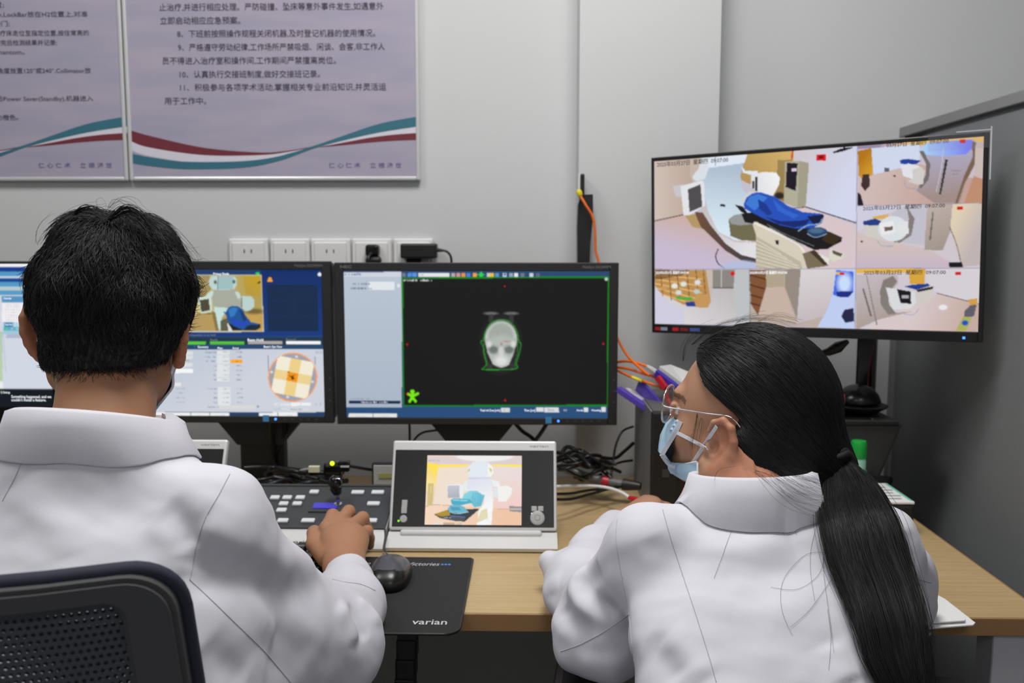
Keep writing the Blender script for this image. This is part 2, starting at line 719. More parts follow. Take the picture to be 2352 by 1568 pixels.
# segmented cable sleeve under the desk
bm = bmesh.new()
cx, cy = at(942, 1500, 1.27).x, 1.27
for i in range(22):
    z = 0.70 - i * 0.03
    box(bm, (cx - 0.012 * math.sin(i * 0.16), cy, z), (0.03, 0.032, 0.0305), bev=0.003)
    cyl(bm, (cx - 0.012 * math.sin(i * 0.16), cy, z + 0.016), (cx - 0.012 * math.sin(i * 0.16), cy, z - 0.016), 0.007, n=8)
single('cable_sleeve', bm, BLK, 'black segmented cable sleeve hanging under the desk below the mouse pad', 'cable sleeve')

# ================================================================== posters
PBG = mat('poster_print', (178, 172, 196), 0.6)
nt = PBG.node_tree
b_ = nt.nodes['Principled BSDF']
tc = nt.nodes.new('ShaderNodeTexCoord')
mp = nt.nodes.new('ShaderNodeMapping')
mp.inputs['Rotation'].default_value = (0, math.radians(-32), 0)
mp.inputs['Scale'].default_value = (1.2, 1, 6)
wv = nt.nodes.new('ShaderNodeTexNoise')
wv.inputs['Scale'].default_value = 4
wv.inputs['Detail'].default_value = 2
cr = nt.nodes.new('ShaderNodeValToRGB')
cr.color_ramp.elements[0].position, cr.color_ramp.elements[1].position = 0.3, 0.7
cr.color_ramp.elements[0].color = (*lin((157, 155, 176)), 1)
cr.color_ramp.elements[1].color = (*lin((174, 164, 181)), 1)
nt.links.new(tc.outputs['Object'], mp.inputs[0])
nt.links.new(mp.outputs[0], wv.inputs['Vector'])
nt.links.new(wv.outputs['Fac'], cr.inputs[0])
nt.links.new(cr.outputs[0], b_.inputs['Base Color'])
TEAL = mat('ribbon_teal', (48, 108, 126), 0.6)
WINE = mat('ribbon_red', (112, 36, 50), 0.6)
PALE = mat('ribbon_white', (214, 210, 222), 0.6)
INK = mat('ink_dark', (58, 52, 66), 0.7)
INKP = mat('ink_purple', (98, 88, 140), 0.7)
ALU = mat('aluminium_frame', 215, 0.3, metal=0.35)


def wallpt(px, py, y):
    return at(px, py, y)


def ribbon(bm, up, dn, dx, y, xlo):
    """a printed band between two pixel curves"""
    U = [at(x + dx, v, y) for x, v in up]
    D = [at(x + dx, v, y) for x, v in dn]
    U, D = spline(U, 10), spline(D, 10)
    for i in range(len(U) - 1):
        q = [U[i], U[i + 1], D[i + 1], D[i]]
        if max(p.x for p in q) < xlo: continue
        q = [Vector((max(p.x, xlo), p.y, p.z)) for p in q]
        vs = [bm.verts.new(p) for p in q]
        try:
            bm.faces.new(vs[::-1])
        except ValueError:
            pass


R1u = [(300, 299), (345, 312), (468, 339), (595, 350), (660, 346), (725, 335)]
R1d = [(300, 324), (345, 339), (468, 356), (595, 356), (660, 349), (725, 336)]
R2u = [(735, 337), (790, 327), (850, 316), (905, 309), (962, 305)]
R2d = [(735, 338), (790, 333), (850, 327), (905, 323), (962, 321)]
T1u = [(300, 352), (345, 361), (425, 371), (553, 370), (638, 359), (723, 334), (787, 312), (872, 284), (962, 267)]
T1d = [(300, 374), (345, 381), (425, 388), (553, 385), (638, 370), (723, 340), (787, 323), (872, 304), (962, 290)]


def poster(dx, label):
    xr = at(966 + dx, 300, YW).x
    xl, zb, zt = xr - 0.636, at(966, 415, YW).z, at(966, 415, YW).z + 0.93
    t = thing('poster', label, 'poster', ((xl + xr) / 2, YW - 0.012, zb), group='framed duty posters on the wall')
    fin('sheet', B(((xl + xr) / 2, YW - 0.008, (zb + zt) / 2), (xr - xl - 0.01, 0.008, zt - zb - 0.01)), PBG, t)
    bm = bmesh.new()
    w, d = 0.0085, 0.013
    for x in (xl + w / 2, xr - w / 2):
        box(bm, (x, YW - d / 2 - 0.002, (zb + zt) / 2), (w, d, zt - zb), bev=0.0025)
    for z in (zb + w / 2, zt - w / 2):
        box(bm, ((xl + xr) / 2, YW - d / 2 - 0.002, z), (xr - xl - 2 * w, d, w), bev=0.0025)
    fin('frame', bm, ALU, t)
    y = YW - 0.0125
    lo = xl + w
    bm = bmesh.new()
    ribbon(bm, R1d + [], [(a, b + (20 if a < 640 else 4)) for a, b in R1d], dx, y + 0.0002, lo)
    ribbon(bm, [(735, 337), (790, 322), (850, 305), (905, 296), (962, 289)], [(a, b + 1) for a, b in R2u], dx, y + 0.0002, lo)
    fin('ribbon', bm, PALE, t, label='white printed ribbon')
    bm = bmesh.new()
    ribbon(bm, R1u, R1d, dx, y, lo)
    ribbon(bm, R2u, R2d, dx, y, lo)
    fin('ribbon', bm, WINE, t, label='dark red printed ribbon')
    bm = bmesh.new()
    ribbon(bm, T1u, T1d, dx, y - 0.0001, lo)
    fin('ribbon', bm, TEAL, t, label='teal printed ribbon')
    return t


def lines(rows, t, m, hpx, name='lettering'):
    it = []
    for (body, l, r, yc) in rows:
        a, b = at(l, yc + hpx / 2, YW - 0.0128), at(r, yc + hpx / 2, YW - 0.0128)
        it.append((body, a, (1, 0, 0), (0, 0, 1), b.x - a.x, hpx * 0.72 * YW / FPX, {}))
    return lettering(it, m, t, name)


pr = poster(0, 'large lavender poster with numbered rules 8 to 11 in a silver frame')
lines([('止治疗,并进行相应处理。严防碰撞、坠床等意外事件发生,如遇意外', 366, 881, 15),
       ('立即启动相应应急预案。', 368, 552, 46),
       ('8、下班前按照操作规程关闭机器,及时登记机器的使用情况。', 407, 862, 76),
       ('9、严格遵守劳动纪律,工作场所严禁吸烟、闲谈、会客,非工作人', 409, 884, 107),
       ('员不得进入治疗室和操作间,工作期间严禁擅离岗位。', 373, 772, 138),
       ('10、认真执行交接班制度,做好交接班记录。', 413, 735, 169),
       ('11、积极参与各项学术活动,掌握相关专业前沿知识,并灵活运', 414, 887, 199),
       ('用于工作中。', 378, 474, 230)], pr, INK, 17.5)
lines([('仁 心 仁 术', 755, 828, 378), ('立 德 济 世', 850, 922, 378)], pr, INKP, 13)
pl = poster(-670, 'lavender poster with smaller text in a silver frame, cut off at the picture edge')
lines([('置;', -14, 9, 10), ('Phantom,LockBar放在H2位置上,对准', -54, 201, 32), ('防护门;', -32, 22, 53), ('治疗床走位至指定位置,按住常亮的', -14, 204, 75),
       ('做完后检测结果并记录;', -13, 131, 97), ('Phantom。', -11, 57, 118), ('角度放置120°或240°,Collimator放', -6, 209, 161),
       ('后Power Saver(Standby),机器进入', -8, 214, 225), ('为橙色。', -8, 42, 268)], pl, INK, 13.5)
lines([('仁 心 仁 术', 88, 162, 378), ('立 德 济 世', 184, 257, 378)], pl, INKP, 13)

# ================================================================== wall sockets and what is plugged in
sock_l = ['first wall socket from the left, empty two-slot plate', 'second wall socket from the left, empty two-slot plate',
          'third wall socket from the left, empty two-slot plate beside the plug', 'fourth wall socket holding the small black plug',
          'rightmost wall socket holding the black power adapter']
SOCK = mat('socket_white', 226, 0.35)
SLOT = mat('slot_dark', 30, 0.7)
for i, xl in enumerate((528, 622.5, 716, 810, 905)):
    a = at(xl, 548, YW)
    w = 0.0868
    c = Vector((a.x + w / 2, YW, a.z - w / 2))
    t = thing('wall_socket', sock_l[i], 'socket', c, group='row of wall sockets')
    fin('back_plate', B(c + Vector((0, -0.005, 0)), (w, 0.01, w), bev=0.003), SOCK, t)
    fin('insert', B(c + Vector((0, -0.011, 0)), (w - 0.016, 0.006, w - 0.016), bev=0.002), SOCK, t)
    for s in (-1, 1):
        fin('slot', B(c + Vector((s * 0.0078, -0.0141, 0.016)), (0.0022, 0.001, 0.008)), SLOT, t)
    bm = bmesh.new()
    for s in (-1, 0, 1):
        R = Matrix.Rotation(s * 0.5, 3, 'Y')
        box(bm, c + Vector((s * 0.0085, -0.0141, -0.016 - (0.006 if s else -0.006))), (0.0022, 0.001, 0.008), R)
    fin('earth_slots', bm, SLOT, t)


def cable(pts, r, m, label, cat='cable', group=None, name='cable', plugs=(), seg=8):
    """a bent cable; plugs: (point index from start/end, size, material, name)"""
    P = spline([Vector(p) for p in pts], seg)
    bm = tube(bmesh.new(), P, r, 8)
    o = single(name, bm, m, label, cat, group, smooth=60)
    return o


t = thing('power_plug', 'small black plug with a cord in the fourth wall socket', 'plug', at(856, 576, YW - 0.014))
fin('plug_body', B(at(856, 575, YW - 0.027), (0.03, 0.026, 0.026), bev=0.006), BLK2, t)
fin('cord', tube(bmesh.new(), spline([at(853, 582, YW - 0.04), at(846, 592, YW - 0.05), at(850, 604, YW - 0.05), at(858, 640, YW - 0.045)], 8), 0.0042, 8), CABLE, t, smooth=60)
fin('strain_relief', B(at(858, 598, YW - 0.03), (0.034, 0.024, 0.018), bev=0.007), BLK, t)
t = thing('power_adapter', 'black oblong power adapter plugged into the rightmost wall socket', 'adapter', at(962, 576, YW - 0.014))
fin('adapter_body', B(at(963, 576, YW - 0.032), (0.078, 0.036, 0.032), bev=0.004), BLK, t)
fin('strain_relief', cyl(bmesh.new(), at(1003, 574, YW - 0.032), at(1017, 575, YW - 0.032), 0.005, 0.003, 10), CABLE, t)
fin('cord', tube(bmesh.new(), spline([at(1012, 574, YW - 0.032), at(1027, 578, YW - 0.032), at(1036, 592, YW - 0.032), at(1037, 625, YW - 0.03)], 8), 0.0026, 8), CABLE, t, smooth=60)
fin('plug_foot', B(at(950, 598, YW - 0.022), (0.034, 0.016, 0.014), bev=0.006), BLK2, t)

# bracket with fibre cable on the edge of the column
t = thing('network_bracket', 'tall black bracket fixed to the column behind the right monitor', 'bracket', at(1345, 600, YP))
yb = 1.85
fin('bracket_body', prism(bmesh.new(), [at(1328, 470, yb), at(1335, 447, yb), at(1362, 446, yb), at(1362, 500, yb), at(1356, 560, yb), at(1353, 640, yb), at(1327, 640, yb), at(1326, 520, yb)], (0, YP - yb, 0)), BLK, t)
fin('bracket_tab', B(at(1337, 428, yb + 0.012), (0.0085, 0.03, 0.05), bev=0.003), BLK, t)
fin('clear_cover', B(at(1330, 425, yb + 0.012), (0.0045, 0.02, 0.042), bev=0.001), mat('clear_plastic', 215, 0.2), t)
t = thing('fibre_cable', 'orange fibre cable with a yellow plug dropping from the black bracket', 'cable', at(1345, 500, 1.83))
fin('jacket', tube(bmesh.new(), spline([at(1333, 450, 1.835), at(1345, 470, 1.83), at(1362, 500, 1.83), at(1367, 540, 1.83), at(1368, 575, 1.83), at(1375, 602, 1.828), at(1392, 680, 1.82), at(1412, 760, 1.80), at(1438, 812, 1.76), at(1470, 845, 1.71), at(1492, 862, 1.68)], 10), 0.0027, 8), ORG, t, smooth=60)
fin('plug', lathe(bmesh.new(), [(0.003, -0.008), (0.0055, -0.004), (0.006, 0.003), (0.004, 0.008)], at(1331, 444, 1.836), 12, Vector((-0.3, 0, 1))), YEL, t, smooth=60, label='yellow plug')

# ================================================================== computer case, purple trays, orange patch cables
cx0, cy0, cy1, ctop = 0.2145, 1.571, 1.824, 0.937
cw = 0.165
t = thing('desktop_computer', 'black computer case with grey side standing on the desk behind the woman', 'computer', (cx0 + cw / 2, (cy0 + cy1) / 2, DZ))
CASE = mat('computer_side_grey', (112, 112, 114), 0.5)
fin('side_panel', B((cx0 + 0.002, (cy0 + cy1) / 2 + 0.006, (DZ + ctop) / 2), (0.004, cy1 - cy0 - 0.012, ctop - DZ - 0.004)), CASE, t)
fin('case', B((cx0 + cw / 2 + 0.002, (cy0 + cy1) / 2 + 0.006, (DZ + ctop) / 2), (cw - 0.006, cy1 - cy0 - 0.014, ctop - DZ - 0.002)), mat('computer_case_grey', 92, 0.5), t)
fin('front_panel', B((cx0 + cw / 2, cy0 + 0.007, (DZ + ctop) / 2), (cw, 0.014, ctop - DZ), bev=0.004), BLK, t)
bm = bmesh.new()
for i in range(7):
    box(bm, (cx0 + 0.05 + 0.012 * i, cy0 - 0.0005, 0.80), (0.005, 0.002, 0.09))
fin('grille', bm, BLK2, t)
fin('badge', B(at(1529, 1087, cy0 - 0.001), (0.013, 0.0012, 0.015), bev=0.0003), DGR, t)
fin('drive_bay', B((cx0 + 0.105, cy0 - 0.0012, 0.905), (0.11, 0.003, 0.03), bev=0.001), BLK2, t)


def slat(bm, a, b, w, th):
    a, b = Vector(a), Vector(b)
    d = (b - a)
    L = d.length
    d.normalize()
    side = d.cross(Vector((0, 0, 1))).normalized()
    up = side.cross(d)
    R = Matrix((d, side, up)).transposed()
    box(bm, (a + b) / 2, (L, w, th), R, bev=0.0015)


t = thing('file_tray', 'purple plastic tray lying on the computer, lower of two, sticking out left', 'tray', at(1470, 925, 1.70))
bm = bmesh.new()
slat(bm, at(1420, 893, 1.72), at(1512, 955, 1.66), 0.012, 0.012)
fin('rim', bm, PUR, t)
bm = prism(bmesh.new(), [at(1436, 893, 1.74), at(1474, 892, 1.78), at(1530, 935, 1.72), at(1500, 945, 1.67)], (0, 0, 0.002))
fin('floor_plate', bm, mat('tray_white', 205, 0.4), t)
bm = bmesh.new()
slat(bm, at(1466, 882, 1.74), at(1518, 940, 1.68), 0.006, 0.028)
slat(bm, at(1462, 890, 1.75), at(1512, 948, 1.69), 0.004, 0.02)
fin('rim', bm, PUR, t)
fin('clip', B(at(1500, 944, 1.66), (0.006, 0.003, 0.009), Matrix.Rotation(0.4, 3, 'Y')), BLK2, t)
t = thing('connector_box', 'white box with a blue violet edge, upper one beside the orange plugs', 'box', at(1535, 868, 1.72))
bm = bmesh.new()
slat(bm, at(1508, 856, 1.70), at(1572, 905, 1.64), 0.01, 0.014)
fin('edge_strip', bm, mat('violet_strip', (62, 46, 160), 0.35), t)
fin('lid', prism(bmesh.new(), [at(1514, 850, 1.715), at(1540, 846, 1.76), at(1600, 870, 1.72), at(1575, 895, 1.66)], (0, 0, 0.008)), mat('box_white', 215, 0.4), t)

patch = [('upper orange patch cable ending in a clear plug beside the white box', [(1418, 831), (1440, 829), (1465, 834), (1490, 843)], (1500, 850), mat('clear_plug', 190, 0.2)),
         ('middle orange patch cable ending in a red plug', [(1418, 843), (1445, 847), (1475, 857), (1503, 864)], (1513, 867), RED),
         ('lower orange patch cable with a yellow band', [(1418, 850), (1440, 861), (1465, 871), (1495, 881), (1520, 890)], (1524, 890), ORG)]
for k, (lb, pl_, end, m) in enumerate(patch):
    t = thing('patch_cable', lb, 'cable', at(1470, 870, 1.70), group='orange patch cables by the computer')
    yy = [1.76, 1.745, 1.73, 1.71, 1.70]
    fin('jacket', tube(bmesh.new(), spline([at(x, y, yy[i]) for i, (x, y) in enumerate(pl_)], 8), 0.0027, 8), ORG, t, smooth=60)
    a = at(*pl_[-1], yy[len(pl_) - 1])
    b = at(*end, yy[len(pl_) - 1] - 0.004)
    d = (b - a).normalized()
    bm = bmesh.new()
    tube(bm, [a - d * 0.004, a + d * 0.006, a + d * 0.022], [0.0032, 0.0052, 0.0052], 8)
    fin('plug', bm, m, t)
    if k == 2:
        fin('band', tube(bmesh.new(), [at(1452, 866, 1.722), at(1463, 870.5, 1.717), at(1475, 875, 1.712)], 0.0034, 8), YEL, t, label='yellow band')
t = thing('red_clip', 'red plastic clip stuck between the purple tray and the white box', 'clip', at(1530, 890, 1.67))
bm = bmesh.new()
slat(bm, at(1510, 866, 1.68), at(1530, 892, 1.665), 0.008, 0.012)
fin('clip_body', bm, RED, t)
bm = bmesh.new()
slat(bm, at(1528, 900, 1.655), at(1545, 946, 1.64), 0.005, 0.007)
fin('clip_tail', bm, RED, t)
cable([at(1578, 1085, 1.585), at(1575, 1110, 1.575), at(1569, 1140, 1.57), at(1562, 1180, 1.565), at(1556, 1230, 1.56)], 0.0034, ORG,
      'orange cable hanging in front of the black computer below the face mask', group=None)

# ================================================================== printer, mouse, bottle and papers at the right
bx0, bx1, by0, by1 = 0.40, 0.652, 1.495, 1.75
t = thing('paper_drawer_unit', 'low black unit under the printer, papers lying on its top', 'drawer unit', ((bx0 + bx1) / 2, (by0 + by1) / 2, DZ))
fin('housing', B(((bx0 + bx1) / 2, (by0 + by1) / 2, DZ + 0.026), (bx1 - bx0, by1 - by0, 0.052), bev=0.005), BLK, t)
fin('drawer_front', B(((bx0 + bx1) / 2, by0 - 0.001, DZ + 0.024), (bx1 - bx0 - 0.05, 0.004, 0.036), bev=0.001), BLK2, t)
fin('status_light', B(at(2094, 1222, by0 - 0.002), (0.004, 0.002, 0.002)), mat('pink_light', (225, 40, 130), 0.4, emit=0.5), t)
bm = bmesh.new()
box(bm, (bx1 - 0.075, by0 + 0.062, DZ + 0.0555), (0.15, 0.12, 0.005), bev=0.0015)
leaf = single('leaflet_stack', bm, PAPER, 'white printed leaflets on the black unit in front of the printer', 'leaflet')
bm = bmesh.new()
for i in range(5):
    for j in range(2):
        box(bm, (bx1 - 0.112 + 0.075 * j, by0 + 0.02 + 0.018 * i, DZ + 0.0582), (0.055 - 0.012 * ((i + j) % 2), 0.006, 0.0003))
fin('print', bm, mat('print_grey', 150, 0.8), leaf)
fin('print_edge', B((bx1 - 0.004, by0 + 0.062, DZ + 0.0582), (0.004, 0.11, 0.0003)), mat('print_teal', (110, 200, 180), 0.8), leaf)

pz0, pz1, py0 = DZ + 0.056, 0.908, 1.63
s_ = 1.62 / 1.6
t = thing('laser_printer', 'black laser printer tapering downwards, right of the woman', 'printer', (0.53, 1.72, pz0))
xr1, xr0 = (2084 - 1220) * py0 / FPX, (2044 - 1220) * py0 / FPX
xl1, xl0 = xr1 - 0.275, xr0 - 0.24
bm = bmesh.new()
vs = []
for (xl_, xr_, z, yb0) in ((xl0, xr0, pz0, py0 + 0.02), (xl1, xr1, pz1, py0)):
    vs.append([bm.verts.new((xl_, yb0, z)), bm.verts.new((xr_, yb0, z)), bm.verts.new((xr_, 1.765, z)), bm.verts.new((xl_, 1.765, z))])
bm.faces.new(vs[0][::-1])
bm.faces.new(vs[1])
for i in range(4):
    bm.faces.new((vs[0][i], vs[0][(i + 1) % 4], vs[1][(i + 1) % 4], vs[1][i]))
bmesh.ops.bevel(bm, geom=bm.edges[:], offset=0.006, segments=2, affect='EDGES')
fin('housing', bm, mat('printer_black', 54, 0.45, bump=0.05), t)
fin('top_panel', B(((xl1 + xr1) / 2 - 0.02, py0 + 0.075, pz1 + 0.001), (0.215, 0.10, 0.004), bev=0.001), BLK2, t)
for px_ in (1942, 1968, 2001):
    fin('button', B(at(px_, 963, py0 + 0.03) * 1.0, (0.008, 0.004, 0.003), bev=0.001), GRY, t)
fin('seam_line', B(((xl1 + xr1) / 2, py0 + 0.004, pz1 - 0.006), (xr1 - xl1 - 0.02, 0.012, 0.001)), BLK2, t)
tr = at(1980, 945, py0 + 0.07)
t2 = thing('mouse_stand', 'flat black stand under the mouse on the printer top', 'stand', (tr.x, py0 + 0.08, pz1 + 0.003))
bm = bmesh.new()
lathe(bm, [(0.036, 0), (0.04, 0.004), (0.052, 0.011), (0.054, 0.014), (0.05, 0.0155)], (tr.x, py0 + 0.09, pz1 + 0.003), 32)
fin('dish', bm, BLK, t2, smooth=50)
mz = pz1 + 0.0185
bm = bmesh.new()
bmesh.ops.create_uvsphere(bm, u_segments=32, v_segments=16, radius=1.0)
for v in bm.verts:
    c = v.co
    z = c.z if c.z > 0 else c.z * 0.12
    r = 1 + 0.08 * (1 - abs(c.z))
    v.co = Vector((tr.x - 0.002 + c.x * 0.039 * r, py0 + 0.088 + c.y * 0.04, mz + 0.0045 + z * 0.034))
single('computer_mouse', bm, mat('mouse_black_gloss', 24, 0.25), 'glossy black mouse on the stand on top of the printer', 'mouse', smooth=180)
bm = B(at(1929, 917, 1.66), (0.016, 0.016, 0.022), bev=0.004)
single('red_container', bm, mat('pink_red', (190, 60, 84), 0.4), 'small pinkish red container beside the mouse on the printer', 'container')
gb = at(1972, 1040, 1.575)
t = thing('spray_bottle', 'small bottle with a green cap in front of the printer', 'bottle', (gb.x, 1.575, DZ + 0.053))
fin('bottle', lathe(bmesh.new(), [(0.0125, 0), (0.0135, 0.002), (0.0135, 0.058), (0.0125, 0.062)], (gb.x, 1.575, DZ + 0.053), 24), mat('bottle_pale_green', (150, 200, 180), 0.3), t, smooth=40)
zc = DZ + 0.053 + 0.062
fin('cap', lathe(bmesh.new(), [(0.0132, 0), (0.0138, 0.001), (0.0138, 0.027), (0.012, 0.031), (0.006, 0.032)], (gb.x, 1.575, zc), 24), mat('cap_green', (20, 160, 60), 0.35), t, smooth=40)
fin('label_patch', B((gb.x + 0.006, 1.575 - 0.0127, zc - 0.026), (0.010, 0.002, 0.014)), mat('label_dark', (40, 90, 80), 0.5), t)
fin('label_patch', B((gb.x - 0.008, 1.575 - 0.0117, zc - 0.02), (0.008, 0.002, 0.01)), mat('label_lime', (110, 190, 60), 0.5), t)

# papers at the front right edge, hanging over
for k, (pts, z, lb) in enumerate([
        ([(2130, 1362), (2148, 1366), (2170, 1377), (2240, 1432), (2235, 1437), (2060, 1450), (1980, 1420), (2000, 1360)], DZ + 0.003, 'lower folded white papers overhanging the desk edge under the right elbow'),
        ([(2125, 1360), (2140, 1362), (2165, 1376), (2218, 1424), (2215, 1427), (2060, 1437), (1980, 1410), (2000, 1358)], DZ + 0.0075, 'upper white papers under the woman\'s right elbow, topmost of the two')]):
    bm = bmesh.new()
    for q in range(2):
        prism(bm, [atz(x, y, z + q * 0.0022) for x, y in pts], (0, 0, 0.0016))
    single('paper_stack', bm, PAPER, lb, 'papers', 'loose papers on the desk')
bm = bmesh.new()
for q in range(2):
    prism(bm, [atz(x, y + 2 * q, DZ - 0.012 - 0.003 * q) for x, y in [(2040, 1452), (2132, 1450), (2138, 1455), (2130, 1459), (2040, 1462)]], (0, 0, 0.002))
o = single('paper_fold', bm, PAPER, 'folded corner of paper curling under the papers by the ponytail tip', 'paper')

# ================================================================== consoles
CON = mat('console_charcoal', (58, 60, 63), 0.5, bump=0.04)
BTN = mat('console_button', (218, 220, 224), 0.4)
GLS = mat('console_glass', (22, 22, 23), 0.35)


def tilt_frame(xl, xr, y0, z0, y1, z1):
    o = Vector((xl, y0, z0))
    ux = Vector((1, 0, 0))
    uy = Vector((0, y1 - y0, z1 - z0)).normalized()
    return o, ux, uy, ux.cross(uy)      # normal faces up/front


def display_console(xl, label, lit):
    w = 0.2772
    xr = xl + w
    y0, z0, y1, z1 = 1.4305, 0.765, 1.496, 0.9005
    t = thing('display_console', label, 'console', ((xl + xr) / 2, 1.5, DZ), group='silver display consoles on the desk')
    # base wedge
    prof = [(1.393, DZ + 0.002), (1.391, DZ + 0.008), (1.416, 0.757), (1.432, 0.761), (1.555, 0.761), (1.555, DZ + 0.002)]
    fin('base', prism(bmesh.new(), [(xl, y, z) for y, z in prof], (w, 0, 0)), SIL, t)
    for x in (xl + 0.03, xr - 0.03):
        for y in (1.42, 1.54):
            fin('foot', B((x, y, DZ + 0.001), (0.02, 0.012, 0.002)), BLK, t)
    o, ux, uy, n = tilt_frame(xl, xr, y0, z0, y1, z1)
    H = (Vector((0, y1 - y0, z1 - z0))).length
    R = Matrix((ux, uy, n)).transposed()
    def P(u, v, d=0.0):
        return o + ux * (u * w) + uy * (v * H) + n * d
    fin('screen_housing', B(P(0.5, 0.5, -0.006), (w, H, 0.013), R, bev=0.0035), SIL, t)
    fin('front_glass', B(P(0.5, 0.462, 0.0008), (w * 0.965, H * 0.855, 0.0016), R, bev=0.0005), GLS, t)
    cyl_ = bmesh.new()
    box(cyl_, (xl + w * 0.49, 1.426, 0.7615), (w * 0.84, 0.012, 0.010), bev=0.004)
    fin('hinge', cyl_, SIL, t)
    d = 0.0028
    btn = mat('soft_key_grey', 172, 0.4)
    for (px, py, sx, sy, cyl_r) in [(930, 1158, .0095, .0115, 0), (929.5, 1173, .0095, .0115, 0), (929, 1193, 0, 0, 0.0062)]:
        u, v = ((px - 896) / 384, (1217 - py) / 206)
        bm = bmesh.new()
        if cyl_r:
            lathe(bm, [(cyl_r, 0), (cyl_r, 0.0012), (cyl_r * 0.85, 0.002)], P(u, v, 0.0014), 20, n)
        else:
            box(bm, P(u, v, 0.0022), (sx, sy, 0.002), R, bev=0.0009)
        fin('button', bm, btn, t)
    bm = bmesh.new()
    u, v = (1235 - 893) / 387, (1217 - 1189) / 206
    lathe(bm, [(0.0118, 0), (0.0118, 0.0012), (0.0105, 0.002), (0.005, 0.002), (0.0045, 0.0014), (0.004, 0.0026), (0.0005, 0.0028)], P(u, v, 0.0014), 28, n)
    fin('navigation_pad', bm, btn, t, smooth=40)
    for k in (-1, 1):
        fin('button', B(P(u + k * 0.0195, v + 0.1, 0.0022), (0.0092, 0.0085, 0.002), R, bev=0.0025), btn, t)
    fin('power_light', B(P(0.057, 0.095, 0.0018), (0.0028, 0.0028, 0.001), R), mat('led_green', (120, 235, 20), 0.4, emit=1.2 if lit else 0.0), t)
    fin('power_light', B(P(0.853, 0.18, 0.0018), (0.0032, 0.0032, 0.001), R), mat('led_white', (250, 250, 250), 0.4, emit=1.2), t)
    lettering([('varian', P(0.835, 0.925, 0.0008), ux, uy, 0.032, 0.0046, {'shear': 0.0})], mat('logo_grey', 130, 0.5), t)
    return t, P, R, n


con1 = display_console(-0.2337, 'silver display console showing the treatment room, in front of the right monitor', True)
con2 = display_console(-0.795, 'silver display console half hidden behind the man\'s shoulder', False)

# sloping key console
kx0, kx1 = -0.513, -0.238
ky0, kz0, ky1, kz1 = 1.427, 0.768, 1.562, 0.800
t = thing('treatment_keypad', 'charcoal treatment keypad with white buttons under the man\'s hand', 'control panel', ((kx0 + kx1) / 2, 1.52, DZ))
prof = [(1.393, DZ + 0.001), (1.391, DZ + 0.006), (1.421, 0.764), (1.427, 0.7655), (1.562, 0.7965), (1.568, 0.79), (1.568, DZ + 0.001)]
fin('base', prism(bmesh.new(), [(kx0, y, z) for y, z in prof], (kx1 - kx0, 0, 0)), SIL, t)
o_, ux_, uy_, n_ = tilt_frame(kx0, kx1, ky0, kz0, ky1, kz1)
Rk = Matrix((ux_, uy_, n_)).transposed()
HK = Vector((0, ky1 - ky0, kz1 - kz0)).length
fin('top_panel', B(o_ + ux_ * ((kx1 - kx0) / 2) + uy_ * (HK / 2) - n_ * 0.001, (kx1 - kx0 - 0.002, HK, 0.004), Rk, bev=0.001), CON, t)
fin('rear_strip', B((kx0 / 2 + kx1 / 2, ky1 + 0.002, kz1 + 0.001), (kx1 - kx0 - 0.002, 0.006, 0.006), Rk, bev=0.0015), DGR, t)
for (px, py, wpx) in [(722, 1133, 22), (822, 1134, 30), (868, 1134, 30), (632, 1146, 22), (660, 1146, 22), (690, 1146, 22), (652, 1160, 22), (683, 1160, 22),
                      (858, 1160, 30), (647, 1175, 24), (650, 1199, 26), (708, 1199, 32), (852, 1199, 30), (600, 1146, 22), (605, 1175, 26)]:
    c = onplane(px, py, o_, n_)
    fin('button', B(c + n_ * 0.003, (wpx * c.y / FPX, 0.0115, 0.005), Rk, bev=0.0018), BTN, t)
c = onplane(748, 1163, o_, n_)
fin('key_display', B(c + n_ * 0.0016, (0.042, 0.018, 0.002), Rk), mat('blue_display', (52, 50, 165), 0.3, emit=0.55), t)
c = onplane(742, 1176, o_, n_)
fin('display_lip', B(c + n_ * 0.0016, (0.05, 0.006, 0.003), Rk), DGR, t)
lettering([('varian', Vector((at(668, 1258, 1.402).x, 1.3985, 0.7515)), (1, 0, 0), Vector((0, 0.030, 0.018)), 0.036, 0.0075, {})], mat('logo_dark', 60, 0.5), t)
c = onplane(777, 1160, o_, n_)
fin('key_switch', lathe(bmesh.new(), [(0.007, 0), (0.007, 0.003), (0.005, 0.004)], c + n_ * 0.001, 20, n_), MET, t, smooth=40)
tk = thing('key', 'key with black grip standing in the keypad switch', 'key', c + n_ * 0.004)
fin('blade', B(c + n_ * 0.012, (0.006, 0.0015, 0.016), Rk), MET, tk)
bm = bmesh.new()
kk = c + n_ * 0.020
tube(bm, [kk, kk + Vector((-0.002, 0.002, 0.008)), kk + Vector((-0.004, 0.004, 0.018)), kk + Vector((-0.004, 0.006, 0.027)), kk + Vector((-0.003, 0.007, 0.032))], [0.006, 0.010, 0.0125, 0.011, 0.006], 14)
fin('grip', bm, BLK2, tk, smooth=60)
bm = bmesh.new()
tube(bm, spline([kk + Vector((0.002 + 0.007 * math.cos(a), -0.004, 0.022 + 0.008 * math.sin(a))) for a in np.linspace(0, 2 * pi, 9)[:-1]], 4, True), 0.0009, 6, cap=False)
fin('key_ring', bm, MET, tk, smooth=60)

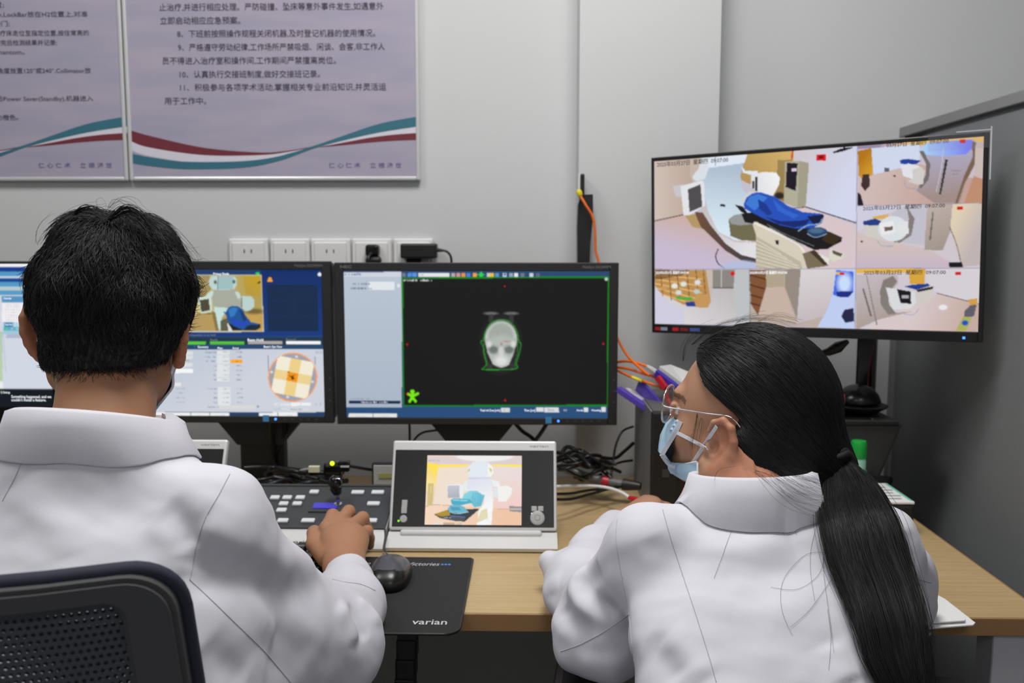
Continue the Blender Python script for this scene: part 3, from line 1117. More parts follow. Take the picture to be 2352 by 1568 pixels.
# computer keyboard in front of it
kbx0, kbx1, kby0, kby1 = -0.70, -0.304, 1.236, 1.366
t = thing('computer_keyboard', 'black computer keyboard mostly hidden by the man\'s sleeve', 'keyboard', ((kbx0 + kbx1) / 2, 1.34, DZ))
fin('keyboard_base', prism(bmesh.new(), [(kbx0, kby0, DZ + 0.001), (kbx0, kby0, DZ + 0.012), (kbx0, kby1, DZ + 0.022), (kbx0, kby1, DZ + 0.001)], (kbx1 - kbx0, 0, 0)), BLK, t)
nk = 19
for r in range(6):
    for q in range(nk - 4, nk):
        x = kbx0 + 0.018 + q * (kbx1 - kbx0 - 0.03) / (nk - 1)
        y = kby0 + 0.016 + r * 0.0195
        fin('key', B((x, y, DZ + 0.0175 + 0.0015 * r), (0.0165, 0.0165, 0.007), bev=0.002, seg=1), BLK2, t)
bm = bmesh.new()
for r in range(6):
    for q in range(nk - 4):
        x = kbx0 + 0.018 + q * (kbx1 - kbx0 - 0.03) / (nk - 1)
        box(bm, (x, kby0 + 0.016 + r * 0.0195, DZ + 0.0175 + 0.0015 * r), (0.0165, 0.0165, 0.007), bev=0.002, seg=1)
o = fin('keys', bm, BLK2, t)
o['kind'] = 'stuff'
fin('key_light', B((kbx1 - 0.06, kby1 - 0.006, DZ + 0.0225), (0.003, 0.002, 0.001)), mat('led_blue', (70, 150, 255), 0.4, emit=1.5), t)
lettering([('↓', (kbx1 - 0.05, kby1 - 0.012, DZ + 0.0222), (1, 0, 0), (0, 1, 0), None, 0.006, {}), ('⇩', (kbx1 - 0.03, kby1 - 0.012, DZ + 0.0222), (1, 0, 0), (0, 1, 0), None, 0.006, {})], GRY, t)

# mouse pad hanging over the desk edge
mx0, mx1, my0, my1 = -0.302, -0.0905, 1.086, 1.360
PADM = mat('mouse_pad_black', (30, 30, 32), 0.8, bump=0.2, bscale=900)
t = thing('mouse_pad', 'black printed mouse pad overhanging the front edge of the desk', 'mouse pad', ((mx0 + mx1) / 2, 1.29, DZ))
bm = bmesh.new()
rr = 0.02
pts = [(mx0 + 0.004, my1), (mx1 - 0.004, my1), (mx1, my1 - 0.004)]
for a in np.linspace(0, -pi / 2, 7):
    pts.append((mx1 - rr + rr * math.cos(a), my0 + rr + rr * math.sin(a)))
for a in np.linspace(-pi / 2, -pi, 7):
    pts.append((mx0 + rr + rr * math.cos(a), my0 + rr + rr * math.sin(a)))
pts.append((mx0, my1 - 0.004))
prism(bm, [(x, y, DZ + 0.0004) for x, y in pts], (0, 0, 0.003))
fin('cloth', bm, PADM, t)
bm = tube(bmesh.new(), [Vector((x, y, DZ + 0.0022)) for x, y in pts + [pts[0]]], 0.0019, 6, cap=False)
fin('stitched_edge', bm, BLK, t, smooth=60)
LOGO = mat('pad_logo_silver', 200, 0.5)
zt = DZ + 0.0037
a, b = atz(945, 1433, zt), atz(1026, 1433, zt)
c1, c2 = atz(936, 1298, zt), atz(1009, 1298, zt)
d1, d2 = atz(822, 1296, zt), atz(871, 1296, zt)
lettering([('varian', a, (1, 0, 0), (0, 1, 0), b.x - a.x, 0.0165, {'bold': 0.008}),
           ('Victories', c1, (1, 0, 0), (0, 1, 0), c2.x - c1.x, 0.014, {'shear': 0.25}), ('ole P', d1, (1, 0, 0), (0, 1, 0), d2.x - d1.x, 0.013, {'shear': 0.25})], LOGO, t)
bm = bmesh.new()
for px_ in (1016, 1024, 1032):
    box(bm, atz(px_, 1296, zt), (0.0038, 0.0048, 0.0003))
fin('print_dots', bm, mat('pad_blue', (70, 140, 205), 0.5), t)

# the mouse in use
mc = Vector((-0.206, 1.262, DZ + 0.0036))
t = thing('computer_mouse', 'dark grey mouse on the black mouse pad beside the man\'s cuff', 'mouse', mc)


def mouse_shape(f):
    bm = bmesh.new()
    bmesh.ops.create_uvsphere(bm, u_segments=40, v_segments=24, radius=1.0)
    for v in bm.verts:
        c = v.co.copy()
        ang = (abs(c.x) ** 3.0 + abs(c.y) ** 3.0) ** (1 / 3.0) / max((c.x ** 2 + c.y ** 2) ** 0.5, 1e-6)
        x, y = c.x / max(ang, 0.6), c.y / max(ang, 0.6)
        wd = 0.031 * (1 - 0.06 * y * y + 0.04 * y)
        z = max(c.z, -0.25)
        hgt = 0.030 * (1 - 0.25 * max(y, 0) ** 2)
        v.co = Vector((x * wd, y * 0.05, (z + 0.25) * hgt / 1.25 * 1.15))
        v.co = f(v.co)
    return bm


bm = mouse_shape(lambda c: c)
bmesh.ops.translate(bm, verts=bm.verts, vec=mc)
fin('shell', bm, mat('mouse_black', 20, 0.3), t, smooth=180)
bm = mouse_shape(lambda c: Vector((c.x * 0.97, c.y * 0.97 + 0.002, c.z * 1.02 + 0.0012)))
kill = [v for v in bm.verts if v.co.z < 0.0125 + 0.45 * max(-v.co.y - 0.012, 0) or v.co.y < -0.033]
bmesh.ops.delete(bm, geom=kill, context='VERTS')
bmesh.ops.translate(bm, verts=bm.verts, vec=mc)
fin('top_cover', bm, mat('mouse_grey', (72, 72, 80), 0.38, coat=0.2), t, smooth=180)
fin('cord', tube(bmesh.new(), spline([mc + Vector((0, 0.047, 0.008)), at(884, 1262, 1.372), at(886, 1235, 1.405), at(882, 1205, 1.44), at(878, 1186, 1.47)], 8), 0.0016, 8), mat('cord_grey', 62, 0.5), t, smooth=60)
lettering([('logitech', mc + Vector((-0.013, 0.016, 0.0362)), (1, 0, 0), Vector((0, 1, -0.28)), 0.026, 0.0058, {'bold': 0.01})], LOGO, t)

# small grey power meter box and the usb joiner behind the keypad
yy = 1.655
a = at(880, 1090, yy)
t = thing('meter_box', 'small pale grey box with a black rim behind the keypad', 'box', (a.x, yy, DZ))
fin('rim', B((a.x + 0.004, yy + 0.006, at(880, 1063, yy).z - 0.048), (0.052, 0.012, 0.096), bev=0.004), BLK, t)
fin('face', B((a.x + 0.005, yy - 0.001, at(880, 1068, yy).z - 0.044), (0.046, 0.004, 0.088), bev=0.001), mat('box_grey', 165, 0.5), t)
fin('display', B((a.x + 0.008, yy - 0.0035, at(880, 1091, yy).z), (0.032, 0.002, 0.009)), mat('lcd_olive', (150, 150, 90), 0.4), t)
fin('foot', B((a.x + 0.004, yy + 0.006, DZ + 0.01), (0.04, 0.03, 0.02)), BLK, t)

yy = 1.64
t = thing('usb_adapter', 'black adapter with a glowing green light among the cables', 'adapter', at(765, 1076, yy))
fin('adapter_body', B(at(766, 1075, yy), (0.036, 0.02, 0.023), bev=0.006), BLK2, t)
fin('adapter_end', B(at(790, 1070, yy), (0.022, 0.018, 0.02), bev=0.003), BLK2, t)
fin('metal_band', B(at(792, 1071, yy - 0.0095), (0.016, 0.002, 0.003)), SIL, t)
fin('plug', B(at(722, 1077, yy), (0.021, 0.010, 0.012), bev=0.001), mat('plug_cream', (214, 210, 180), 0.4), t, label='cream plug')
fin('status_light', lathe(bmesh.new(), [(0.0042, 0), (0.0036, 0.002), (0.001, 0.003)], at(763, 1064, yy - 0.010), 12, Vector((0, -1, 0.2))), mat('led_yellow_green', (200, 245, 20), 0.4, emit=1.6), t)
fin('cord', tube(bmesh.new(), spline([at(711, 1077, yy), at(690, 1082, yy + 0.01), at(665, 1098, yy + 0.03), at(640, 1108, yy + 0.05)], 8), 0.0032, 8), CLR, t, smooth=60)
fin('cord', tube(bmesh.new(), spline([at(802, 1070, yy), at(825, 1074, yy + 0.01), at(850, 1078, yy + 0.03), at(880, 1080, yy + 0.04)], 8), 0.0032, 8), CABLE, t, smooth=60)
fin('prop', B((at(766, 1075, yy).x, yy, (DZ + at(766, 1075, yy).z - 0.011) / 2), (0.03, 0.018, at(766, 1075, yy).z - 0.0115 - DZ)), CABLE, t)

# ---------------------------------------------------------------- loose cables
rn = random.Random(3)


def tangle(n, x0, x1, ya, yb, Y0, Y1, label, group, r=(0.0025, 0.004)):
    for i in range(n):
        pts = []
        a = rn.uniform(x0, x0 + (x1 - x0) * 0.35)
        b = rn.uniform(x0 + (x1 - x0) * 0.6, x1)
        ph = rn.uniform(0, 6)
        am = rn.uniform(0.15, 0.5) * (yb - ya)
        yc = rn.uniform(ya, yb)
        Yc = rn.uniform(Y0, Y1)
        for k in range(7):
            f = k / 6
            p = at(a + (b - a) * f, yc + am * math.sin(ph + f * 4.5) * 0.6 + 6 * f, Yc + 0.03 * math.sin(ph * 2 + 5 * f))
            p.z = max(p.z, DZ + 0.0045)
            pts.append(p)
        cable(pts, rn.uniform(*r), CABLE, label, group=group)


tangle(11, 555, 800, 1075, 1112, 1.60, 1.69, 'black cable lying in the tangle behind the keypad', 'black cables behind the keypad', (0.003, 0.0052))
tangle(5, 600, 760, 1068, 1108, 1.60, 1.66, 'black cable lying in the tangle behind the keypad', 'black cables behind the keypad', (0.003, 0.0045))
tangle(12, 1265, 1430, 1040, 1092, 1.64, 1.72, 'black cable knotted between the display console and the computer', 'black cables beside the display console', (0.0026, 0.004))
G = 'black cables beside the display console'
for k, (pl_, r, lb) in enumerate([
        ([(1455, 979, 1.80), (1430, 990, 1.79), (1415, 1020, 1.77), (1408, 1060, 1.74), (1402, 1100, 1.71)], 0.0024, 'black cable arching from the computer down to the desk'),
        ([(1455, 1017, 1.80), (1435, 1035, 1.78), (1412, 1052, 1.75), (1380, 1050, 1.73)], 0.0036, 'thick black cable slanting into the knot from the computer'),
        ([(1452, 1057, 1.80), (1430, 1060, 1.78), (1405, 1066, 1.75), (1380, 1060, 1.73)], 0.0026, 'thin black cable bending low toward the computer side'),
        ([(1282, 1060, 1.74), (1300, 1027, 1.75), (1325, 1035, 1.74), (1350, 1055, 1.72), (1390, 1085, 1.70), (1405, 1100, 1.69)], 0.0042, 'black cable looping up beside the display console edge'),
        ([(1262, 1134, 1.56), (1310, 1133, 1.60), (1350, 1126, 1.64), (1400, 1120, 1.66), (1440, 1113, 1.69)], 0.0026, 'upper black cable lying flat on the wood behind the console'),
        ([(1262, 1146, 1.54), (1310, 1146, 1.57), (1350, 1136, 1.61), (1400, 1122, 1.65), (1435, 1116, 1.67)], 0.0028, 'lower black cable lying flat on the wood behind the console')]):
    P = [at(x, y, Y) for x, y, Y in pl_]
    for p in P: p.z = max(p.z, DZ + 0.003)
    cable(P, r, CABLE, lb, group=G)
# grey bundle with a red band
t = thing('cable_bundle', 'grey bundled cable wrapped with a red band behind the console', 'cable', at(1380, 1105, 1.68))
P = [at(1270, 1068, 1.72), at(1310, 1080, 1.70), at(1350, 1095, 1.69), at(1386, 1104, 1.685), at(1410, 1108, 1.68), at(1440, 1113, 1.67)]
for p in P: p.z = max(p.z, DZ + 0.009)
fin('jacket', tube(bmesh.new(), spline(P, 8), 0.0085, 10), mat('bundle_grey', 105, 0.35), t, smooth=60)
P2 = spline(P, 8)
fin('red_band', tube(bmesh.new(), [P2[23], P2[25], P2[28]], 0.0105, 12), RED, t, smooth=60)
fin('end_boot', tube(bmesh.new(), [P2[-4], P2[-1], P2[-1] + Vector((0.025, -0.01, 0))], [0.011, 0.011, 0.007], 10), BLK, t, smooth=60)
t = thing('network_cable', 'white network cable with a red plug in front of the computer', 'cable', at(1400, 1120, 1.62))
P = [at(1262, 1118, 1.64), at(1310, 1116, 1.66), at(1360, 1116, 1.66), at(1400, 1121, 1.63), at(1430, 1132, 1.59), at(1446, 1143, 1.56)]
for p in P: p.z = max(p.z, DZ + 0.004)
fin('jacket', tube(bmesh.new(), spline(P, 8), 0.0032, 8), WHT, t, smooth=60)
fin('plug', tube(bmesh.new(), [P[-1], P[-1] + Vector((0.008, -0.018, 0.002)), P[-1] + Vector((0.014, -0.034, 0.002))], [0.004, 0.006, 0.006], 8), RED, t, smooth=60, label='red plug')
for k, (pl_, lb) in enumerate([([(621, 968, 1.74), (622, 1005, 1.75), (625, 1040, 1.76), (632, 1075, 1.76), (645, 1105, 1.74)], 'left black cable hanging below the middle monitor'),
                               ([(651, 968, 1.74), (653, 992, 1.76), (645, 1018, 1.77), (632, 1042, 1.77), (628, 1070, 1.77), (630, 1112, 1.74)], 'right black cable bending below the middle monitor'),
                               ([(1258, 968, 1.75), (1245, 990, 1.77), (1225, 1018, 1.78), (1205, 1050, 1.78)], 'black cable slanting down under the right monitor'),
                               ([(1180, 968, 1.76), (1200, 990, 1.79), (1225, 1008, 1.80), (1260, 1050, 1.80)], 'black cable slanting the other way under the right monitor'),
                               ([(940, 968, 1.76), (941, 1000, 1.77), (940, 1050, 1.78)], 'thin straight black cable left of the right monitor stand'),
                               ([(1060, 985, 1.79), (1000, 988, 1.80), (960, 1000, 1.80), (930, 1050, 1.80)], 'thin black cable curving behind the display console')]):
    cable([at(x, y, Y) for x, y, Y in pl_], 0.0042 if k < 4 else 0.0024, CABLE, lb, group='cables hanging behind the monitors')
# ================================================================== monitors
class Painter:
    """colours a fine grid of points on a display; shapes are given in the coordinates of the picture shown"""

    def __init__(s, W_, H_, px, py):
        s.W, s.H = W_, H_
        s.X0, s.Y0 = px.reshape(H_, W_), py.reshape(H_, W_)
        s.C = np.zeros((H_, W_, 3))
        s.view(0, 0, 1)

    def view(s, ox, oy, sc):
        s.X, s.Y = (s.X0 - ox) * sc, (s.Y0 - oy) * sc

    def col(s, c, g, X, Y):
        if g is None:
            return np.array(lin(c))
        c2, (x0, y0, x1, y1) = g
        t = np.clip(((X - x0) * (x1 - x0) + (Y - y0) * (y1 - y0)) / ((x1 - x0) ** 2 + (y1 - y0) ** 2), 0, 1)[:, None]
        return np.array(lin(c)) * (1 - t) + np.array(lin(c2)) * t

    def poly(s, pts, c, g=None, a=1.0):
        pts = np.array(pts, float)
        x0, y0 = pts.min(0)
        x1, y1 = pts.max(0)
        m = (s.X >= x0) & (s.X <= x1) & (s.Y >= y0) & (s.Y <= y1)
        X, Y = s.X[m], s.Y[m]
        ins = np.zeros(len(X), bool)
        j = len(pts) - 1
        for i in range(len(pts)):
            xi, yi = pts[i]
            xj, yj = pts[j]
            if yi != yj:
                ins ^= ((yi > Y) != (yj > Y)) & (X < (xj - xi) * (Y - yi) / (yj - yi) + xi)
            j = i
        sub = s.C[m]
        cc = s.col(c, g, X, Y)
        new = sub * (1 - a) + cc * a
        sub[ins] = new[ins] if new.ndim == 2 else new
        s.C[m] = sub

    def rect(s, x0, y0, x1, y1, c, g=None, a=1.0):
        s.poly([(x0, y0), (x1, y0), (x1, y1), (x0, y1)], c, g, a)

    def ell(s, cx, cy, rx, ry, c, a=1.0, soft=0.0, g=None):
        q = np.sqrt(((s.X - cx) / rx) ** 2 + ((s.Y - cy) / ry) ** 2)
        w = np.clip((1 + soft - q) / max(2 * soft, 1e-6), 0, 1) if soft else (q < 1).astype(float)
        m = w > 0
        cc = s.col(c, g, s.X[m], s.Y[m])
        s.C[m] = s.C[m] * (1 - w[m][:, None] * a) + cc * (w[m][:, None] * a)

    def line(s, pts, wd, c, a=1.0):
        pts = np.array([tuple(p)[:2] for p in spline([Vector((x, y, 0)) for x, y in pts], 6)]) if len(pts) > 2 else np.array(pts, float)
        m = (s.X > pts[:, 0].min() - wd) & (s.X < pts[:, 0].max() + wd) & (s.Y > pts[:, 1].min() - wd) & (s.Y < pts[:, 1].max() + wd)
        X, Y = s.X[m], s.Y[m]
        d = np.full(len(X), 1e9)
        for i in range(len(pts) - 1):
            ax_, ay = pts[i]
            bx, by = pts[i + 1] - pts[i]
            t = np.clip(((X - ax_) * bx + (Y - ay) * by) / (bx * bx + by * by + 1e-9), 0, 1)
            d = np.minimum(d, np.hypot(X - ax_ - t * bx, Y - ay - t * by))
        sub = s.C[m]
        k = d < wd / 2
        sub[k] = sub[k] * (1 - a) + np.array(lin(c)) * a
        s.C[m] = sub

    def scribble(s, x0, y0, x1, y1, c, a=0.7):
        """rows of tiny unreadable print"""
        n = max(2, int((x1 - x0) / max((y1 - y0) * 0.7, 1)))
        r = random.Random(int(x0 * 7 + y0 * 13))
        for i in range(n):
            if r.random() < 0.15: continue
            xa = x0 + (x1 - x0) * i / n
            s.rect(xa, y0 + r.uniform(0, .25) * (y1 - y0), xa + (x1 - x0) / n * 0.75, y1, c, a=a * r.uniform(.6, 1))

    def blur(s, it=1):
        for _ in range(it):
            p = np.pad(s.C, ((1, 1), (1, 1), (0, 0)), mode='edge')
            s.C = (p[1:-1, 1:-1] * 4 + p[:-2, 1:-1] + p[2:, 1:-1] + p[1:-1, :-2] + p[1:-1, 2:]) / 8


LED = mat('led_blue_bright', (60, 130, 255), 0.4, emit=2.2)
STK = mat('sticker_blue', (70, 140, 195), 0.5)
LOGOG = mat('logo_dim_grey', 112, 0.5)


def monitor(label, xc, yf, zb, w, h, bez, res, paint, rotz=0.0, roll=0.0, depth=0.05, neck_dx=0.0, group=None, bezm=None, name='monitor', base=True, neckw=0.11, py=0.0):
    """local frame: x right, y away from the viewer, z up from the desk; front face at y=0"""
    bezm = bezm or BEZ
    bl, br, bt, bb = bez
    t = thing(name, label, 'monitor', (xc, yf, DZ), rotz, group)
    Mw = Matrix.Translation((xc, yf, DZ)) @ Matrix.Rotation(rotz, 4, 'Z')
    z0 = zb - DZ
    Ml = Matrix.Translation((0, 0, z0 + h / 2)) @ Matrix.Rotation(-roll, 4, 'Y')
    def Q(x, y, z):      # x from the left edge, z from the bottom edge
        return Ml @ Vector((x - w / 2, y, z - h / 2))
    R = Ml.to_3x3()
    bm = bmesh.new()
    for (x0, x1, za, zb_) in ((0, bl, 0, h), (w - br, w, 0, h), (bl, w - br, 0, bb), (bl, w - br, h - bt, h)):
        box(bm, Q((x0 + x1) / 2, 0.008, (za + zb_) / 2), (x1 - x0, 0.016, zb_ - za), R, bev=0.0015)
    fin('bezel', bm, bezm, t, True)
    fin('back_cover', B(Q(w / 2, 0.005 + depth / 2 + 0.004, h / 2), (w - 0.004, depth - 0.008, h - 0.004), R, bev=0.008), BLK, t, True)
    Wn, Hn = res
    gx, gz = np.meshgrid(np.linspace(bl - 0.0005, w - br + 0.0005, Wn), np.linspace(h - bt + 0.0005, bb - 0.0005, Hn))
    L = np.stack([gx.ravel() - w / 2, np.full(gx.size, 0.0035), gz.ravel() - h / 2, np.ones(gx.size)], 1)
    loc = (np.array(Ml) @ L.T).T
    wor = (np.array(Mw) @ loc.T).T
    P = Painter(Wn, Hn, *project(wor[:, :3]))
    paint(P)
    P.blur(1)
    i = (np.arange(Hn - 1)[:, None] * Wn + np.arange(Wn - 1)[None]).ravel()
    F = np.stack([i, i + Wn, i + Wn + 1, i + 1], 1)
    np_mesh('screen', loc[:, :3], F, SCRM, t, False, P.C.reshape(-1, 3), local=True)
    if base:
        nz = z0 + 0.06
        fin('stand_neck', B((neck_dx, depth + 0.03, nz / 2 + 0.02), (neckw, 0.035, nz + 0.04), bev=0.006), BLK, t, True)
        fin('stand_base', B((neck_dx, depth + 0.01, 0.009), (0.24, 0.16, 0.016), bev=0.006), BLK, t, True)
        fin('tilt_bracket', prism(bmesh.new(), [(neck_dx - 0.085, depth, z0 + 0.06), (neck_dx + 0.085, depth, z0 + 0.06), (neck_dx + 0.085, depth, z0 - 0.006), (neck_dx + 0.045, depth, z0 - 0.055), (neck_dx - 0.045, depth, z0 - 0.055), (neck_dx - 0.085, depth, z0 - 0.006)], (0, 0.03, 0)), BLK, t, True)
    def scr_text(items, m, nm='screen_text'):
        """items: (text, px, py, width px or None, height px)"""
        nrm = (Mw.to_3x3() @ R @ Vector((0, -1, 0)))
        p0 = Mw @ Q(w / 2, 0.0030, h / 2)
        xd = R @ Vector((1, 0, 0))
        ud = R @ Vector((0, 0, 1))
        Mi = Mw.inverted()
        it = []
        for (b, x, y, wpx, hpx) in items:
            a = onplane(x, y, p0, nrm)
            sc = (a - CAMP).dot(FW) / FPX
            e = onplane(x + wpx, y, p0, nrm) if wpx else None
            it.append((b, Mi @ a, xd, ud, (e - a).length if e else None, hpx * sc, {'bold': 0.01}))
        return lettering(it, m, t, nm, True)
    return t, Q, R, scr_text, Mw


def nec_trim(t, Q, R, w, h, left_logo):
    fin('power_light', lathe(bmesh.new(), [(0.0024, 0), (0.0024, 0.0012), (0.0016, 0.0016)], Q(0.4315, 0, 0.008), 12, Vector((0, -1, 0))), LED, t, True)
    fin('sticker', B(Q(0.4125, -0.0003, 0.0095), (0.0118, 0.0012, 0.0125)), STK, t, True, label='small blue square sticker')
    for i in range(5):
        fin('button_mark', B(Q(0.449 + 0.0155 * i, -0.0002, 0.0078), (0.0055, 0.0006, 0.002)), mat('mark_grey', 70, 0.5), t, True)
    for i in range(3):
        fin('side_button', B(Q(w - 0.006, -0.0002, 0.045 + 0.022 * i), (0.003, 0.0006, 0.003)), mat('mark_grey', 70, 0.5), t, True)
    it = [('MultiSync EA234WMi', Q(w - 0.069, -0.0003, h - 0.0105), (1, 0, 0), (0, 0, 1), 0.054, 0.0052, {'bold': 0.012})]
    if left_logo: it.append(('NEC', Q(0.012, -0.0003, h - 0.0105), (1, 0, 0), (0, 0, 1), 0.022, 0.0056, {'bold': 0.025}))
    lettering(it, LOGOG, t, local=True)


WHITE_T = mat('screen_white_text', (225, 232, 240), 0.4, emit=0.8)
BLACK_T = mat('screen_black_text', (25, 25, 30), 0.6)
GREY_T = mat('screen_grey_text', (120, 132, 150), 0.4, emit=0.3)


# ---- right NEC: imaging window
def paint_imaging(P):
    P.view(420, 530, 2.306)
    P.rect(800, 180, 2300, 1040, (40, 78, 122))
    P.rect(800, 180, 2300, 225, (58, 84, 122))
    P.rect(845, 218, 1160, 935, (186, 196, 210), ((170, 182, 198), (845, 218, 845, 935)))
    P.rect(845, 218, 1160, 242, (205, 212, 224))
    P.scribble(850, 224, 945, 236, (70, 90, 150), .8)
    P.rect(985, 270, 1122, 292, (226, 230, 234))
    P.rect(985, 294, 1122, 314, (226, 230, 234))
    P.scribble(892, 274, 980, 286, (70, 85, 120), .8)
    P.scribble(892, 298, 980, 309, (70, 85, 120), .8)
    P.scribble(985, 275, 1002, 286, (40, 40, 40), .8)
    P.scribble(985, 299, 1002, 309, (40, 40, 40), .8)
    P.ell(1142, 290, 9, 11, (222, 228, 235))
    P.scribble(880, 884, 990, 892, (120, 132, 150), .7)
    P.rect(878, 900, 1152, 914, (16, 40, 76))
    P.scribble(945, 903, 1085, 911, (215, 220, 230), .9)
    P.rect(1158, 212, 2262, 250, (44, 72, 112))
    P.rect(1246, 222, 1412, 242, (228, 230, 230))
    P.scribble(1250, 228, 1282, 237, (120, 120, 120), .7)
    for x, c in ((1169, (110, 120, 135)), (1202, (90, 150, 220)), (1228, (120, 170, 230)), (1432, (180, 170, 160)), (1458, (210, 150, 140)), (1486, (225, 150, 70)),
                 (1512, (70, 130, 220)), (1545, (240, 160, 60)), (1580, (40, 200, 70)), (1620, (210, 200, 190)), (1637, (230, 190, 60)), (1664, (90, 150, 190)), (1705, (190, 205, 235)), (1738, (150, 165, 185)),
                 (1766, (225, 232, 240)), (1800, (105, 120, 140)), (1846, (200, 210, 220)), (1880, (92, 108, 128))):
        P.rect(x - 10, 222, x + 10, 242, c)
    P.rect(1196, 220, 1242, 244, (70, 130, 215), a=.6)
    P.line([(1560, 231), (1598, 231)], 5, (50, 215, 80))
    P.line([(1580, 217), (1580, 246)], 5, (50, 215, 80))
    P.ell(1705, 231, 6, 6, (50, 80, 130))
    P.poly([(1157, 246), (2262, 240), (2257, 928), (1168, 930)], (20, 128, 24))
    P.poly([(1166, 254), (2251, 249), (2246, 920), (1173, 923)], (23, 23, 23))
    P.scribble(1168, 257, 1320, 266, (220, 222, 220), .9)
    P.ell(2243, 256, 8, 8, (190, 196, 200))
    # head image
    P.ell(1685, 600, 96, 140, (48, 48, 48), a=.9, soft=.25)
    for x in (1632, 1740):
        P.ell(x, 437, 34, 7, (120, 120, 120), a=.8, soft=.4)
        P.rect(x - 12, 440, x + 12, 486, (62, 62, 62), a=.7)
    P.ell(1685, 570, 84, 94, (205, 208, 204), soft=.05)
    P.ell(1685, 560, 72, 78, (160, 168, 160), soft=.2)
    P.poly([(1603, 570), (1768, 570), (1752, 650), (1726, 710), (1686, 724), (1642, 706), (1612, 640)], (176, 182, 176))
    P.ell(1645, 628, 26, 22, (108, 116, 110), soft=.35)
    P.ell(1728, 628, 26, 22, (108, 116, 110), soft=.35)
    P.ell(1686, 580, 50, 30, (176, 184, 178), soft=.5)
    P.ell(1686, 640, 14, 26, (205, 205, 205), soft=.4)
    P.ell(1686, 688, 34, 26, (220, 222, 220), soft=.5)
    P.ell(1622, 600, 14, 16, (210, 212, 210), soft=.4)
    P.ell(1750, 600, 14, 16, (210, 212, 210), soft=.4)
    P.rect(1610, 705, 1640, 735, (60, 62, 60), a=.7)
    P.rect(1730, 700, 1762, 735, (52, 54, 52), a=.7)
    P.ell(1687, 600, 4, 10, (170, 60, 55), a=.7, soft=.3)
    P.ell(1715, 585, 20, 4, (190, 90, 80), a=.6, soft=.4)
    P.ell(1668, 545, 2.5, 16, (180, 120, 110), a=.5, soft=.4)
    g = [(1584, 732), (1606, 712), (1606, 690), (1596, 655), (1590, 610), (1580, 595), (1582, 582), (1592, 580), (1598, 545), (1618, 505), (1650, 478), (1685, 470), (1720, 476), (1752, 500), (1772, 540), (1780, 585), (1790, 596), (1787, 625), (1778, 660), (1766, 700), (1768, 728), (1690, 735), (1584, 735)]
    P.line(g, 3.6, (40, 150, 40))
    P.line([(1596, 724), (1612, 706), (1610, 690), (1600, 655), (1594, 600), (1602, 545), (1622, 508), (1652, 484), (1685, 477), (1718, 483), (1748, 506), (1766, 542), (1774, 590), (1772, 650), (1760, 700), (1762, 722)], 2.6, (30, 125, 30))
    for x, y in ((1705, 293), (1188, 602), (2227, 597), (1707, 897)):
        P.ell(x, y, 4.5, 4.5, (215, 20, 25))
    # green figure
    gr = (120, 228, 20)
    P.ell(1216, 851, 11, 11, gr)
    P.line([(1190, 862), (1216, 876)], 12, gr)
    P.line([(1246, 861), (1216, 876)], 12, gr)
    P.line([(1216, 868), (1214, 888)], 20, gr)
    P.line([(1212, 886), (1201, 904)], 13, gr)
    P.line([(1219, 886), (1233, 902)], 13, gr)
    P.ell(1188, 862, 5, 5, (230, 20, 20))
    # bottom bar
    for x0, x1, y0, y1 in ((1684, 1732, 936, 960), (1870, 1910, 936, 958), (1914, 1992, 936, 960), (2122, 2146, 936, 958), (2216, 2240, 934, 958)):
        P.rect(x0, y0, x1, y1, (216, 220, 224))
    P.scribble(1700, 943, 1728, 953, (90, 95, 100), .6)
    P.scribble(1935, 942, 1970, 954, (90, 95, 100), .6)
    P.scribble(2016, 942, 2046, 954, (210, 215, 222), .8)
    for x0, x1 in ((879, 1005), (1009, 1135)):
        P.rect(x0, 967, x1, 998, (226, 228, 228))
        P.scribble(x0 + 30, 977, x1 - 30, 988, (200, 202, 205), .8)


